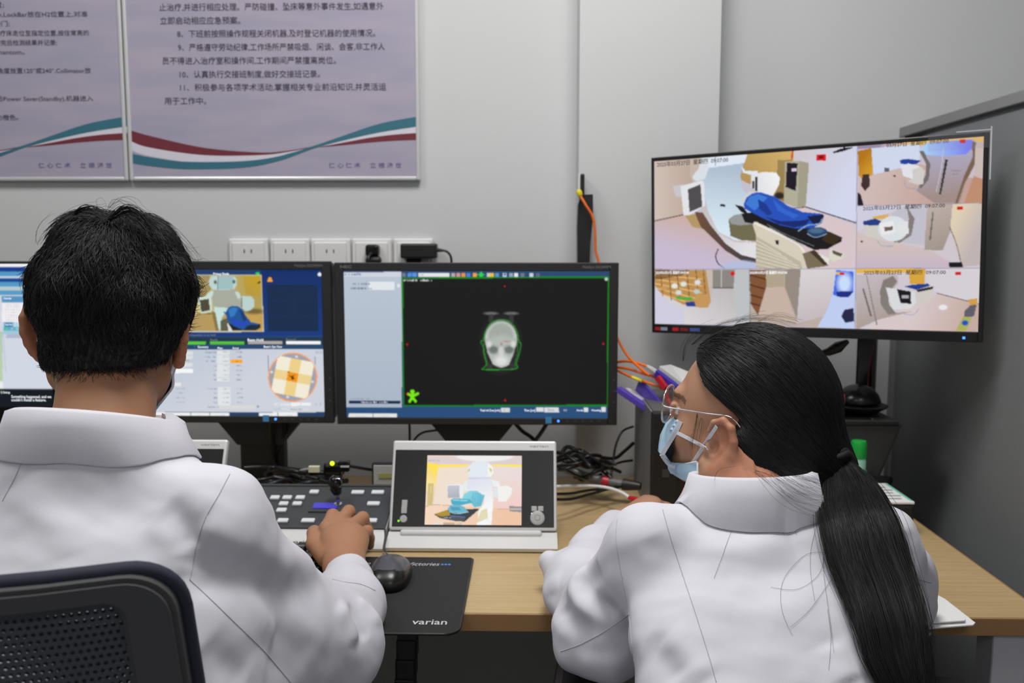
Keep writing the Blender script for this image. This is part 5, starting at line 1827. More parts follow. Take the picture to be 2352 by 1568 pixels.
# ---- console picture
def paint_room(P):
    P.view(860, 990, 5.059)
    P.rect(500, 250, 1800, 1150, (238, 214, 196))
    P.poly([(610, 296), (1722, 296), (1722, 390), (610, 380)], (220, 206, 206))
    P.ell(1280, 290, 330, 62, (238, 236, 234), soft=.1)
    P.poly([(605, 360), (760, 385), (760, 620), (600, 700)], (250, 226, 160), ((246, 214, 80), (600, 600, 720, 400)))
    P.poly([(605, 360), (740, 390), (1080, 385), (1080, 412), (740, 470), (690, 500)], (252, 226, 86))
    P.poly([(740, 420), (1100, 410), (1100, 880), (690, 855)], (238, 222, 206))
    P.poly([(1380, 384), (1722, 384), (1722, 412), (1380, 408)], (252, 228, 90))
    P.poly([(1380, 408), (1722, 412), (1712, 910), (1400, 900)], (232, 220, 216), ((240, 206, 200), (1500, 480, 1600, 860)))
    P.poly([(574, 885), (690, 855), (1000, 870), (1400, 900), (1712, 915), (1712, 1110), (556, 1095)], (244, 214, 190), ((238, 196, 166), (700, 900, 1500, 1080)))
    P.line([(574, 885), (690, 855), (1000, 872)], 5, (180, 140, 110))
    P.line([(1400, 900), (1712, 912)], 5, (180, 150, 130))
    P.poly([(625, 608), (690, 606), (676, 850), (612, 878)], (208, 190, 130))
    P.rect(650, 640, 664, 720, (226, 206, 150))
    P.poly([(1568, 868), (1712, 876), (1708, 942), (1570, 930)], (150, 142, 142))
    P.rect(1575, 896, 1710, 914, (200, 192, 190))
    # machine
    P.poly([(1040, 600), (1075, 560), (1080, 690), (1020, 700), (1000, 660)], (226, 236, 238))
    P.poly([(1360, 560), (1450, 590), (1460, 650), (1380, 640)], (236, 238, 240))
    P.poly([(838, 622), (1000, 612), (1030, 640), (1030, 770), (850, 775)], (238, 236, 236))
    P.poly([(850, 632), (990, 628), (988, 772), (850, 772)], (196, 198, 210), ((176, 178, 186), (860, 640, 880, 770)))
    P.poly([(1080, 470), (1085, 420), (1140, 360), (1230, 345), (1320, 360), (1375, 410), (1385, 480), (1360, 530), (1090, 530)], (226, 232, 240))
    P.poly([(1320, 375), (1375, 410), (1385, 480), (1360, 525), (1310, 525)], (240, 242, 236))
    P.poly([(1080, 460), (1108, 430), (1112, 442), (1092, 475)], (200, 196, 80))
    P.poly([(1330, 430), (1342, 428), (1368, 450), (1355, 478)], (206, 204, 90))
    P.poly([(1090, 530), (1360, 530), (1372, 640), (1380, 800), (1360, 1090), (1190, 1090), (1210, 920), (1270, 850), (1280, 740), (1080, 730)], (222, 224, 236), ((244, 246, 246), (1200, 560, 1300, 900)))
    P.line([(1095, 545), (1355, 545)], 12, (196, 206, 220), a=.7)
    P.poly([(1430, 640), (1560, 632), (1602, 670), (1590, 740), (1530, 815), (1440, 815)], (240, 240, 236))
    P.rect(1385, 660, 1432, 770, (222, 230, 234))
    P.poly([(1240, 920), (1310, 895), (1318, 1010), (1200, 1060), (1190, 1040)], (226, 216, 180))
    P.line([(1180, 890), (1360, 1080)], 6, (226, 228, 224), a=.5)
    # couch and teal cover
    P.poly([(690, 965), (850, 915), (1190, 900), (1220, 905), (1050, 1050), (950, 1045), (760, 1010)], (62, 64, 68))
    P.poly([(700, 960), (850, 912), (880, 965), (870, 980), (760, 990)], (176, 146, 56))
    P.poly([(690, 966), (760, 985), (1050, 1005), (1040, 1048), (900, 1035), (780, 1015)], (84, 86, 90))
    P.poly([(880, 975), (1060, 990), (1050, 1006), (880, 995)], (80, 110, 150))
    P.poly([(1010, 800), (1040, 730), (1110, 690), (1190, 690), (1240, 730), (1284, 745), (1240, 870), (1160, 885), (1120, 830), (1070, 800)], (140, 214, 226), ((100, 184, 208), (1060, 720, 1240, 860)))
    for k in range(4):
        P.line([(1150 + 28 * k, 720), (1140 + 30 * k, 790), (1160 + 22 * k, 860)], 9, (84, 170, 200), a=.7)
    P.poly([(885, 800), (920, 778), (1110, 790), (1140, 830), (1010, 860), (900, 850)], (80, 172, 198))
    P.poly([(900, 790), (1090, 800), (1070, 815), (920, 806)], (150, 220, 232), a=.8)
    P.poly([(850, 900), (880, 860), (960, 850), (1040, 875), (1092, 935), (1050, 945), (1000, 960), (870, 935)], (110, 184, 206))
    P.poly([(880, 880), (980, 880), (1010, 920), (900, 920)], (76, 150, 180), a=.8)
    P.line([(870, 935), (960, 958), (1090, 938)], 6, (190, 226, 236), a=.8)
    P.scribble(810, 995, 890, 1012, (206, 206, 206), .8)
    P.poly([(690, 1075), (740, 1045), (800, 1050), (740, 1095), (690, 1090)], (226, 222, 216))
    P.poly([(930, 1080), (1010, 1060), (1020, 1095), (930, 1095)], (206, 190, 170))
    P.rect(800, 1060, 930, 1096, (190, 170, 150))
    P.scribble(630, 332, 760, 346, (160, 146, 140), .6)


EAW, EAH = 0.545, 0.3145
nec_bez = (0.0178, 0.0178, 0.0162, 0.0135)
t, Q, R, ST, _ = monitor('black monitor showing a head scan in a green frame', -0.378 + EAW / 2, 1.717, 0.8825, EAW, EAH, nec_bez, (420, 238), paint_imaging, neck_dx=-0.012, group='black desk monitors')
nec_trim(t, Q, R, EAW, EAH, True)
ST([('Total mA Dose [mAs]', 1103, 944.5, 46, 5.5), ('Time [cm]', 1204, 944.5, 25, 5.5), ('Anode', 1324, 944, 15, 5), ('Housing', 1359, 944, 21, 5)], WHITE_T)
t, Q, R, ST, _ = monitor('black monitor with a round beam view partly hidden by the man\'s head', -0.384 - EAW / 2, 1.712, 0.885, EAW, EAH, nec_bez, (420, 238), paint_treat, neck_dx=0.11, neckw=0.09, group='black desk monitors')
nec_trim(t, Q, R, EAW, EAH, False)
ST([('Privacy Shade', 490, 631, 36, 5.5), ('Beam Hold', 569, 783.5, 36, 6.5), ('Geometry', 454, 799, 25, 5.5), ('Plan', 500, 801.5, 11, 5), ('Actual', 534, 801.5, 14, 5),
    ("Beam's Eye View", 606, 798.5, 42, 5.5)], WHITE_T)
ST([('Preparation is on hold', 435, 771.5, 60, 5.5), ('Ready', 483, 782.5, 17, 5), ('Record', 657, 781.5, 22, 5)], GREY_T)
t, Q, R, ST, _ = monitor('thin edged monitor at the left picture edge with a blue striped list', -0.862 - 0.27, 1.60, 0.876, 0.54, 0.3255, (0.004, 0.004, 0.0045, 0.018), (300, 180), paint_list, neck_dx=0, depth=0.045, group='black desk monitors')
ST([('Settings', 8, 903, 15, 5), ('Something happened, and we', 26, 913.5, 92, 6.5), ("couldn't install a feature.", 26, 921, 80, 6.5), ('Calendar', 8, 687, 19, 4.5), ('Task Pad', 11, 747, 17, 4)], WHITE_T)

# camera display on its stand
TVW, TVH = 0.588, 0.345
t, Q, R, ST, Mw = monitor('large monitor on the right showing six treatment room camera pictures', 0.4920, 1.6459, 1.0627, TVW, TVH,
                          (0.0055, 0.0075, 0.0075, 0.018), (520, 300), paint_cctv, rotz=math.atan2(-0.2961, 0.5054), roll=math.radians(1.35), depth=0.04, base=False, bezm=mat('tv_bezel', 22, 0.35))
Mi = Mw.inverted()
def L3(p): return Mi @ Vector(p)
pc = at(1996, 800, 1.835)
fin('stand_column', B(L3((pc.x, 1.845, (DZ + 1.22) / 2)), (0.036, 0.03, 1.22 - DZ), bev=0.004), BLK2, t, True)
fin('stand_base', B(L3((pc.x - 0.02, 1.822, DZ + 0.008)), (0.13, 0.09, 0.014), bev=0.004), BLK, t, True)
fin('tilt_bracket', tube(bmesh.new(), [L3((pc.x, 1.84, 1.20)), Q(TVW * 0.62, 0.045, TVH * 0.42)], 0.018, 10), BLK, t, True)
fin('red_cord', tube(bmesh.new(), [L3(at(2007, 790, 1.822)), L3(at(1996, 850, 1.822)), L3(at(1992, 900, 1.822))], 0.0018, 6), mat('dark_red_cord', (120, 30, 45), 0.5), t, True)
fin('cable_boot', tube(bmesh.new(), [L3(at(1948, 783, 1.70)), L3(at(1925, 797, 1.71)), L3(at(1903, 808, 1.72)), L3(at(1880, 812, 1.73))], [0.004, 0.011, 0.008, 0.004], 8), BLK, t, True)
fin('lower_housing', B(Q(TVW * 0.36, 0.035, -0.012), (0.09, 0.03, 0.05), R, bev=0.004), BLK, t, True)
fin('power_light', B(Q(TVW - 0.028, -0.0004, 0.0075), (0.004, 0.001, 0.004), R), LED, t, True)
fin('film_corner', B(Q(TVW - 0.045, -0.0012, TVH - 0.012), (0.09, 0.0006, 0.028), R), mat('clear_film', (220, 220, 235), 0.1, trans=0.9, alpha=0.35), t, True, label='clear protective film peeling at the corner')
fin('film_edge', B(Q(TVW + 0.0035, -0.001, TVH - 0.035), (0.002, 0.0008, 0.085), R), mat('film_edge_white', (200, 200, 206), 0.3), t, True)
fin('film_edge', B(Q(TVW - 0.022, -0.001, TVH + 0.0025), (0.052, 0.0008, 0.0016), R), mat('film_edge_white', (200, 200, 206), 0.3), t, True)
for x, wd, c, nm in ((0.012, 0.010, (196, 24, 34), 'sticker_red'), (0.026, 0.014, (150, 160, 175), 'sticker_pale'), (0.05, 0.012, (190, 30, 40), 'sticker_red'), (0.068, 0.016, (120, 26, 40), 'sticker_dark_red'), (0.09, 0.02, (70, 90, 160), 'sticker_blue2')):
    fin('spec_sticker', B(Q(x, -0.0003, 0.0085), (wd, 0.0008, 0.0065), R), mat(nm, c, 0.5), t, True)
ST([('2025年03月27日  星期四  09:07:00', 1509, 383, 163, 9)], BLACK_T)
ST([('03月27日  星期四  09:07:00', 2036, 338, 142, 8)], BLACK_T)
ST([('2025年03月27日  星期四  09:07:00', 1982, 483, 188, 8), ('2025年03月27日  星期四  09:07:00', 1984, 630, 188, 8)], BLACK_T)
ST([('2025年03月27日 星期四 09:07:00', 1506, 629, 76, 5.5), ('2025年03月27日 星期四 09:07:00', 1722, 629, 86, 5.5)], WHITE_T)

# picture on the treatment console
ct, CP, CR, cn = con1
Wn, Hn = 200, 146
us, vs_ = np.meshgrid(np.linspace(0.2135, 0.789, Wn), np.linspace(0.825, 0.055, Hn))
pts = np.array([tuple(CP(u, v, 0.0021)) for u, v in zip(us.ravel(), vs_.ravel())])
P = Painter(Wn, Hn, *project(pts))
paint_room(P)
P.blur(1)
i = (np.arange(Hn - 1)[:, None] * Wn + np.arange(Wn - 1)[None]).ravel()
np_mesh('screen', pts, np.stack([i, i + Wn, i + Wn + 1, i + 1], 1), SCRM, ct, False, P.C.reshape(-1, 3))
# ================================================================== people
COAT = mat('lab_coat_cotton', (210, 209, 217), 0.9, sheen=0.05, bump=0.05, bscale=700)
SEAMM = mat('lab_coat_seam_shade', (176, 176, 184), 0.9)  # darker than the coat: the seam groove's shadow is put into the colour
SKIN = mat('skin', (190, 145, 115), 0.5, spec=0.35, attr='Col', sss=0.08)
HAIR = mat('black_hair', (14, 13, 14), 0.5, spec=0.4)
TROU = mat('dark_trousers', (34, 35, 42), 0.9)
SHOE = mat('black_shoes', 22, 0.4)
MASKB = mat('mask_blue', (168, 200, 222), 0.85)
MASKW = mat('mask_white', (222, 226, 234), 0.85)
V3 = np.array


class Head:
    def __init__(s, o, yaw, pitch, roll, sc=1.0):
        s.o = V3(o, float)
        f = Vector((-math.sin(yaw) * math.cos(pitch), math.cos(yaw) * math.cos(pitch), math.sin(pitch)))
        r = f.cross(Vector((0, 0, 1))).normalized()
        u = r.cross(f)
        M = Matrix.Rotation(roll, 3, f)
        r, u = M @ r, M @ u
        s.R = V3([r, f, u]).T      # columns: right, forward, up
        s.sc = sc

    def p(s, x, y=None, z=None):
        l = V3(x if y is None else (x, y, z), float)
        return s.o + s.R @ (l * s.sc)

    def sculpt(s, g, jaw=1.0, flap=.42, eo=(0, 0, 0), chin=0.0, nose=0.0):
        R, k = s.R, s.sc
        s.flap = flap
        s.eo = V3(eo)
        J = lambda c: (c[0], c[1], c[2] * jaw if c[2] < -.03 else c[2])
        E = lambda c, r, kk=0.012, sub=False: g.ell(s.p(J(c)), V3(r) * k, R, kk, sub)
        C = lambda a, b, ra, rb, kk=0.012, sub=False: g.rc(s.p(J(a)), s.p(J(b)), ra * k, rb * k, kk, None, sub)
        E((0, -.012, .036), (.074, .092, .086))
        E((0, .032, -.012), (.060, .055, .088 * (.5 + .5 * jaw)), .03)
        C((-.046 + chin * .6, .0, -.05), (-.012, .068 - chin, -.088), .020, .016, .03)
        C((.046 - chin * .6, .0, -.05), (.012, .068 - chin, -.088), .020, .016, .03)
        E((0, .072 - chin, -.088), (.018, .014, .014), .02)
        E((-.042, .055, -.022), (.018, .016, .014), .025)
        E((.042, .055, -.022), (.018, .016, .014), .025)
        C((-.032, .081, .030), (.032, .081, .030), .007, .007, .014)
        for sx in (-1, 1):
            E((sx * .031, .094, .010), (.015, .010, .010), .008, True)
            E((sx * .031, .078, .010), (.0125, .0125, .0125), .003)
            C((sx * .044, .083, .016), (sx * .019, .089, .015), .0035, .0035, .004)
            C((sx * .042, .083, .005), (sx * .021, .087, .004), .003, .003, .004)
        C((0, .086, .012 - nose * .5), (0, .104 - nose * .9, -.024 - nose), .006, .0095, .010)
        E((-.012, .092 - nose * .4, -.029 - nose), (.008, .009, .007), .008)
        E((.012, .092 - nose * .4, -.029 - nose), (.008, .009, .007), .008)
        C((-.022, .080, -.051), (.022, .080, -.051), .004, .004, .006)
        E((0, .087, -.048), (.020, .008, .0045), .005)
        E((0, .085, -.057), (.018, .008, .0055), .005)
        s.ear(g, -1)
        s.ear(g, 1)

    def ear(s, g, sx):
        a = V3((sx * s.flap, -.92, -.06))
        a /= np.linalg.norm(a)
        u = V3((sx * .06, -.16, 1.0))
        u -= a * (u @ a)
        u /= np.linalg.norm(u)
        n = np.cross(a, u) * 1.0
        if n[0] * sx < 0: n = -n
        c = V3((sx * (.0725 + .03 * max(.42 - s.flap, 0)), .002, .0)) + V3((sx * s.eo[0], s.eo[1], s.eo[2]))
        W = lambda p, d=0.0: s.p(c + a * p[0] + u * p[1] + n * d)
        k = s.sc
        Rn = s.R @ V3([a, u, n]).T
        g.ell(W((.010, .004), -.001), V3((.0170, .027, .0040)) * k, Rn, .004)
        g.ell(W((.004, .0), -.004 - s.eo[0] * .6), V3((.011, .018, .008 + s.eo[0] * .5)) * k, Rn, .006)
        H = [(-.005, .016), (-.001, .027), (.010, .033), (.021, .027), (.027, .013), (.0265, -.002), (.021, -.014), (.013, -.023), (.004, -.029), (-.003, -.024)]
        rr = [.0032, .0040, .0046, .0050, .0050, .0046, .0046, .0056, .0066, .0048]
        g.chain([W((h[0] * 1.08, h[1] * 1.06), .003) for h in H], [r * k for r in rr], .003)
        g.chain([W(h, .0015) for h in ((.006, .020), (.014, .012), (.0155, .0), (.010, -.012))], [.003 * k] * 4, .004)
        g.ell(W((.006, -.003), .005), V3((.0080, .0115, .0085)) * k, Rn, .003, True)
        g.ell(W((.017, .016), .006), V3((.004, .010, .0035)) * k, Rn, .004, True)
        g.rc(W((-.004, -.002), .002), W((-.004, -.008), .003), .0035 * k, .0035 * k, .004)
        g.rc(W((-.002, -.004), .0), W((.004, -.005), -.006), .0035 * k, .003 * k, .003, None, True)


def finger(g, pts, r):
    g.chain([V3(p) for p in pts], r, .004)


def simple_hand(g, w, fwd, side, curl=0.5):
    """relaxed hand: w wrist, fwd towards the fingers, side towards the thumb"""
    w, f, t = V3(w), V3(fwd) / np.linalg.norm(fwd), V3(side)
    t = t - f * (t @ f)
    t /= np.linalg.norm(t)
    n = np.cross(t, f)
    n = n if n[2] > 0 else -n
    P = lambda a, b, c=0.0: w + f * a + t * b + n * c
    g.rc(P(.0, 0), P(.045, 0), .026, .030, .012, (n, .62))
    g.chain([P(.03, .015), P(.085, .026)], [.017, .012], .010)
    g.chain([P(.03, -.012), P(.078, -.026)], [.017, .011], .010)
    g.rc(P(.05, .0), P(.085, .0), .030, .030, .010, (n, .42))
    for b, a, L in ((.027, .088, 1.0), (.009, .092, 1.08), (-.010, .088, 1.0), (-.027, .079, .8)):
        p, c, ang = (a, 0.004), [], 0.0
        for l in (.042 * L, .026 * L, .02 * L):
            ang += curl
            q = (p[0] + l * math.cos(ang), p[1] - l * math.sin(ang))
            c.append(P(q[0], b, q[1]))
            p = q
        finger(g, [P(a, b, .004)] + c, [.0092, .0085, .0075, .0065])
    finger(g, [P(.02, .02, -.004), P(.05, .045, -.010), P(.08, .052, -.014), P(.102, .048, -.018)], [.014, .011, .0098, .008])


def lower_body(name, root, hips, knees, ankles):
    """seated legs in trousers and shoes"""
    allp = V3(list(hips) + list(knees) + list(ankles))
    lo, hi = allp.min(0) - .15, allp.max(0) + .25
    g = Grid(axis((lo[0], hi[0], .011)), axis((lo[1], hi[1], .011)), axis((0.03, hi[2], .011)))
    mid = (V3(hips[0]) + V3(hips[1])) / 2
    g.ell(mid, (.165, .12, .10), None, .04)
    for h, k, a in zip(hips, knees, ankles):
        g.chain([V3(h), V3(k), V3(a) + V3((0, 0, .02))], [.085, .062, .048], .03)
    V, F = g.mesh()
    np_mesh('trousers', V, F, TROU, root)
    for a in ankles:
        a = V3(a)
        g = Grid(axis((a[0] - .07, a[0] + .07, .006)), axis((a[1] - .1, a[1] + .24, .006)), axis((-.01, .16, .006)))
        g.rc((a[0], a[1] - .03, .045), (a[0], a[1] + .15, .035), .042, .036, .02)
        g.rc((a[0], a[1], .05), (a[0], a[1], .10), .045, .046, .02)
        g.op(lambda X, Y, Z: Z - 0.003 + 0 * X + 0 * Y, (a[0] - .2, a[1] - .2, -.1), (a[0] + .2, a[1] + .3, .006), .003, True)
        V, F = g.mesh()
        V[:, 2] = np.maximum(V[:, 2], 0.002)
        np_mesh('shoe', V, F, SHOE, root)


def seams(tree, parent, polys, m=SEAMM, gap=0.0016, r=0.0005, name='seam'):
    for pl_ in polys:
        P, N = [], []
        for q in spline([Vector((x, y, 0)) for x, y in pl_], 10):
            h, nn = cast(tree, q.x, q.y)
            if h is not None and (not P or (h - P[-1]).length < 0.03):
                P.append(h)
                N.append(nn)
        if len(P) < 3: continue
        bm = bmesh.new()
        for sgn in (0,):
            L = []
            for i, p in enumerate(P):
                t_ = (P[min(i + 1, len(P) - 1)] - P[max(i - 1, 0)]).normalized()
                L.append(p + t_.cross(N[i]).normalized() * gap * sgn * 0.5 + N[i] * 0.0001)
            tube(bm, L, r, 6)
        fin(name, bm, m, parent, smooth=180)


def collar(c, rx, ry, hb, yaw, tilt_side, drop, name, parent, tree, a0=-2.45, a1=2.45, flare=.017, fall=.0):
    """folded shirt-style collar: ring round the neck, open at the front"""
    c = Vector(c)
    prof = [(.000, -.012), (-.003, hb * .5), (-.002, hb - .003), (.001, hb), (.0045, hb - .002), (.009, hb * .55), (flare, -.002 - fall), (flare + .0022, -.001 - fall), (flare + .003, .001 - fall), (.0125, hb * .6), (.008, hb + .0015), (.001, hb + .0035), (-.005, hb), (-.006, hb * .5), (-.004, -.012)]
    n = 64
    rings = []
    for i in range(n + 1):
        a = a0 + (a1 - a0) * i / n
        fr = (1 - math.cos(a)) / 2
        ring = []
        wob = .0014 * math.sin(a * 3.1 + 1.0) + .001 * math.sin(a * 7)
        for (dr, dz) in prof:
            x, y = math.sin(a) * (rx + dr), -math.cos(a) * (ry + dr)
            x, y = x * math.cos(yaw) - y * math.sin(yaw), x * math.sin(yaw) + y * math.cos(yaw)
            ring.append(Vector((x, y, dz * (1 - .12 * fr) - drop * fr + tilt_side * x + (wob if dr > .008 else 0))) + c)
        for k in range(4, 13):
            h, nn, _, _ = tree.find_nearest(ring[k])
            lift_ = {6: .0012, 7: .0022, 8: .0034}.get(k, .0045)
            if k in (6, 7, 8):
                ring[k] = h + nn * lift_ if (ring[k] - h).dot(nn) < .02 else ring[k]
            elif (ring[k] - h).dot(nn) < lift_:
                ring[k] = h + nn * lift_
        rings.append(ring)
    bm = bmesh.new()
    vs = [[bm.verts.new(p) for p in r] for r in rings]
    m = len(prof)
    for i in range(n):
        for k in range(m):
            bm.faces.new((vs[i][k], vs[i][(k + 1) % m], vs[i + 1][(k + 1) % m], vs[i + 1][k]))
    bm.faces.new(vs[0])
    bm.faces.new(vs[-1][::-1])
    bmesh.ops.recalc_face_normals(bm, faces=bm.faces)
    return fin(name, bm, COAT, parent, smooth=70)


def body_colors(V, H, base, lip):
    C = np.tile(V3(lin(base)), (len(V), 1))
    L = ((V - H.o) @ H.R) / H.sc
    m = (np.abs(L[:, 0]) < .024) & (L[:, 1] > .078) & (np.abs(L[:, 2] + .052) < .009 * (1 - (np.abs(L[:, 0]) / .03) ** 2))
    C[m] = lin(lip)
    for sx in (-1, 1):
        d = np.hypot(L[:, 0] - sx * .031, (L[:, 2] - .010))
        e = (L[:, 1] > .07) & (np.abs(L[:, 2] - .0098) < .005) & (np.abs(L[:, 0] - sx * .031) < .0125)
        C[e] = lin((222, 216, 212))
        C[e & (d < .0052)] = lin((40, 26, 20))
        b = (L[:, 1] > .06) & (np.abs(L[:, 2] - .031 + 4 * (np.abs(L[:, 0]) - .03) ** 2 * 4) < .0032) & (np.abs(np.abs(L[:, 0]) - .031) < .02) & (L[:, 0] * sx > 0)
        C[b] = lin((112, 82, 66))
        ear = (L[:, 0] * sx > .074) & (np.abs(L[:, 2]) < .04) & (L[:, 1] < .01)
        C[ear] = lin((base[0] + 6, base[1] - 6, base[2] - 6))
    return C


# ------------------------------------------------------------------ the man
MH = Head(at(256, 765, .985), math.radians(8), math.radians(-7), math.radians(3.5), .96)
mS, mM, mE = at(495, 1195, .84), at(578, 1362, .90), at(742, 1472, .985)
mF, mW = at(795, 1395, 1.10), at(803, 1322, 1.205)
mSl, mEl, mWl = Vector((-.60, .84, .945)), Vector((-.68, 1.0, .785)), Vector((-.56, 1.16, .792))
ncx = -.440
g = Grid(axis((-.80, -.56, .009), (-.56, -.20, .0022)), axis((.62, .86, .008), (.86, 1.12, .0022), (1.12, 1.18, .006), (1.18, 1.44, .0022)),
         axis((.40, .74, .012), (.74, .87, .0022), (.87, 1.02, .006), (1.02, 1.29, .0022)))
MH.sculpt(g)
g.chain([MH.p(0, -.025, -.03), V3((-.449, .925, 1.06)), V3((-.442, .88, 1.0))], [.043, .042, .058], .03)
zz = [.42, .52, .65, .78, .88, .94, .98, 1.005]
g.loft(zz, [ncx] * 8, [.80, .80, .79, .795, .81, .83, .85, .87], [.14, .135, .13, .13, .135, .125, .10, .07], [.09, .085, .078, .076, .072, .066, .062, .054], .03)
n3 = lambda v: V3(tuple(v))
g.chain([n3(mS), n3(mM), n3(mE), n3(mF), n3(mW)], [.042, .042, .036, .034, .026], .02)
g.chain([n3(mSl), n3(mEl), n3(mWl)], [.045, .038, .028], .02)
simple_hand(g, mWl, (.35, .9, -.05), (.8, -.3, 0), .3)
# right hand, fingers bent over the edge of the keypad
wr = V3(at(790, 1298, 1.232))
P_ = lambda x, y, Y, dz=0.0: V3(at(x, y, Y)) + V3((0, 0, dz))
mcp = [P_(751, 1206, 1.325), P_(779, 1196, 1.334), P_(806, 1203, 1.328), P_(827, 1224, 1.312)]
pip = [P_(764, 1183, 1.362), P_(801, 1174, 1.374), P_(833, 1189, 1.366), P_(844, 1219, 1.342)]
g.rc(n3(mW), wr, .026, .027, .012)
hn = V3((0, -.32, .95))
g.rc(wr, (mcp[1] + mcp[2]) / 2 * .55 + wr * .45, .028, .036, .012, (hn, .66))
for i in range(4):
    g.rc(wr * .55 + mcp[i] * .45, mcp[i] - V3((0, 0, .006)), .017, (.0128, .0130, .0122, .0115)[i], .010)
    a, b = mcp[i], pip[i]
    d = (b - a) / np.linalg.norm(b - a)
    L1 = (.027, .030, .028, .021)[i]
    dip = b + V3((d[0] * .3 * L1, .55 * L1, -.72 * L1))
    tip = dip + V3((0, .12 * L1, -.62 * L1))
    finger(g, [a - V3((0, 0, .004)), b, dip, tip], [.0112, .0098, .0086, .0074] if i < 3 else [.0098, .0085, .0075, .0066])
finger(g, [P_(752, 1272, 1.26, -.004), P_(724, 1246, 1.295, -.002), P_(722, 1218, 1.335, -.004), P_(742, 1205, 1.372, -.012)], [.0165, .0135, .0112, .009])
V, F = g.mesh()
V = relax(V, F, 1, .4)
man = np_mesh('person', V, F, SKIN, None, True, body_colors(V, MH, (168, 121, 91), (150, 88, 78)), origin=(ncx, .82, 0))
setp(man, 'person in a white lab coat seen from behind, right hand on the keypad', 'person', 'people at the desk')
mtree = bvh(V, F)
mF_ = F
lower_body('trousers', man, [(ncx - .09, .80, .50), (ncx + .09, .80, .50)], [(ncx - .11, 1.20, .53), (ncx + .11, 1.20, .53)], [(ncx - .11, 1.22, .10), (ncx + .11, 1.22, .10)])

# coat
g = Grid(axis((-.82, -.12, .0042)), axis((.60, 1.25, .0042)), axis((.40, 1.075, .0042)))
zz = [.42, .50, .65, .78, .87, .915, .946, .970, .992, 1.05]
g.loft(zz, [ncx] * 10, [.82, .81, .79, .795, .81, .83, .845, .86, .872, .885], [.20, .195, .195, .195, .192, .184, .165, .135, .10, .074],
       [.145, .13, .122, .120, .114, .105, .097, .090, .082, .073], .03, 2.2)
g.chain([V3((-.385, .875, .972)), n3(mS)], [.050, .048], .035)
g.chain([V3((-.495, .875, .985)), n3(mSl)], [.052, .056], .05)
g.chain([n3(mS), n3(mM), n3(mE)], [.048, .058, .059], .022)
g.rc(at(640, 1500, .90), at(760, 1500, .97), .052, .052, .04)
g.chain([n3(mE), n3(mF), n3(mW)], [.056, .047, .0325], .02)
g.chain([n3(mSl), n3((mSl + mEl) / 2), n3(mEl), n3((mEl + mWl) / 2), n3(mWl)], [.058, .062, .057, .048, .037], .03)
# cut the sleeve end square
d_ = n3(mW) - n3(mF)
d_ /= np.linalg.norm(d_)
w_ = n3(mW) + d_ * .004
g.op(lambda X, Y, Z: -((X - w_[0]) * d_[0] + (Y - w_[1]) * d_[1] + (Z - w_[2]) * d_[2]), w_ - .05, w_ + .05, .003, True)
# lap of the coat over the thighs
for sx in (-1, 1):
    g.rc((ncx + sx * .10, .84, .50), (ncx + sx * .115, 1.10, .54), .10, .085, .05, ((0, 0, 1), .9))
V, F = g.mesh()
V = relax(V, F, 3, .5)
ctree = bvh(V, F)
V = cloth_noise(V, F, .0011, .075, 5)
V = cloth_noise(V, F, .0004, .028, 6)
V = folds(V, F, ctree, [
    ([(470, 1195), (545, 1250), (625, 1287), (712, 1292)], .007, .018),
    ([(452, 1290), (530, 1318), (640, 1352), (735, 1372)], -.0055, .026),
    ([(470, 1345), (560, 1405), (680, 1440), (790, 1440)], .004, .022),
    ([(560, 1475), (660, 1510), (760, 1530)], -.003, .022),
    ([(800, 1395), (822, 1425), (838, 1470)], -.006, .010),
    ([(775, 1390), (800, 1430), (812, 1480)], .006, .012),
    ([(825, 1375), (850, 1400), (866, 1440)], .004, .009),
    ([(380, 1165), (420, 1205), (440, 1260)], -.006, .014),
    ([(350, 1190), (400, 1260), (430, 1320)], .004, .016),
    ([(480, 1230), (462, 1270), (448, 1310)], -.004, .008),
    ([(150, 1130), (260, 1150), (360, 1180)], -.003, .03),
    ([(60, 1100), (110, 1190), (130, 1290)], .003, .03),
    ([(260, 1060), (360, 1075), (470, 1110)], .003, .03),
    ([(470, 1480), (520, 1530), (560, 1568)], -.005, .016)])
V = relax(V, F, 1, .4)
mcoat = np_mesh('lab_coat', V, F, COAT, man)
ctree = bvh(V, F)
seams(ctree, mcoat, [[(528, 1088), (503, 1135), (472, 1190), (452, 1250), (443, 1300), (436, 1332)],
                     [(437, 1332), (480, 1372), (540, 1430), (600, 1488), (645, 1540), (668, 1567)],
                     [(74, 1018), (52, 1058), (30, 1105), (6, 1150)]])
seams(ctree, mcoat, [[(764, 1330), (790, 1336), (830, 1342), (862, 1356)]])
collar((ncx - .002, .888, 1.042), .073, .070, .036, math.radians(-4), -.03, .038, 'collar', mcoat, ctree, flare=.020, fall=.008)

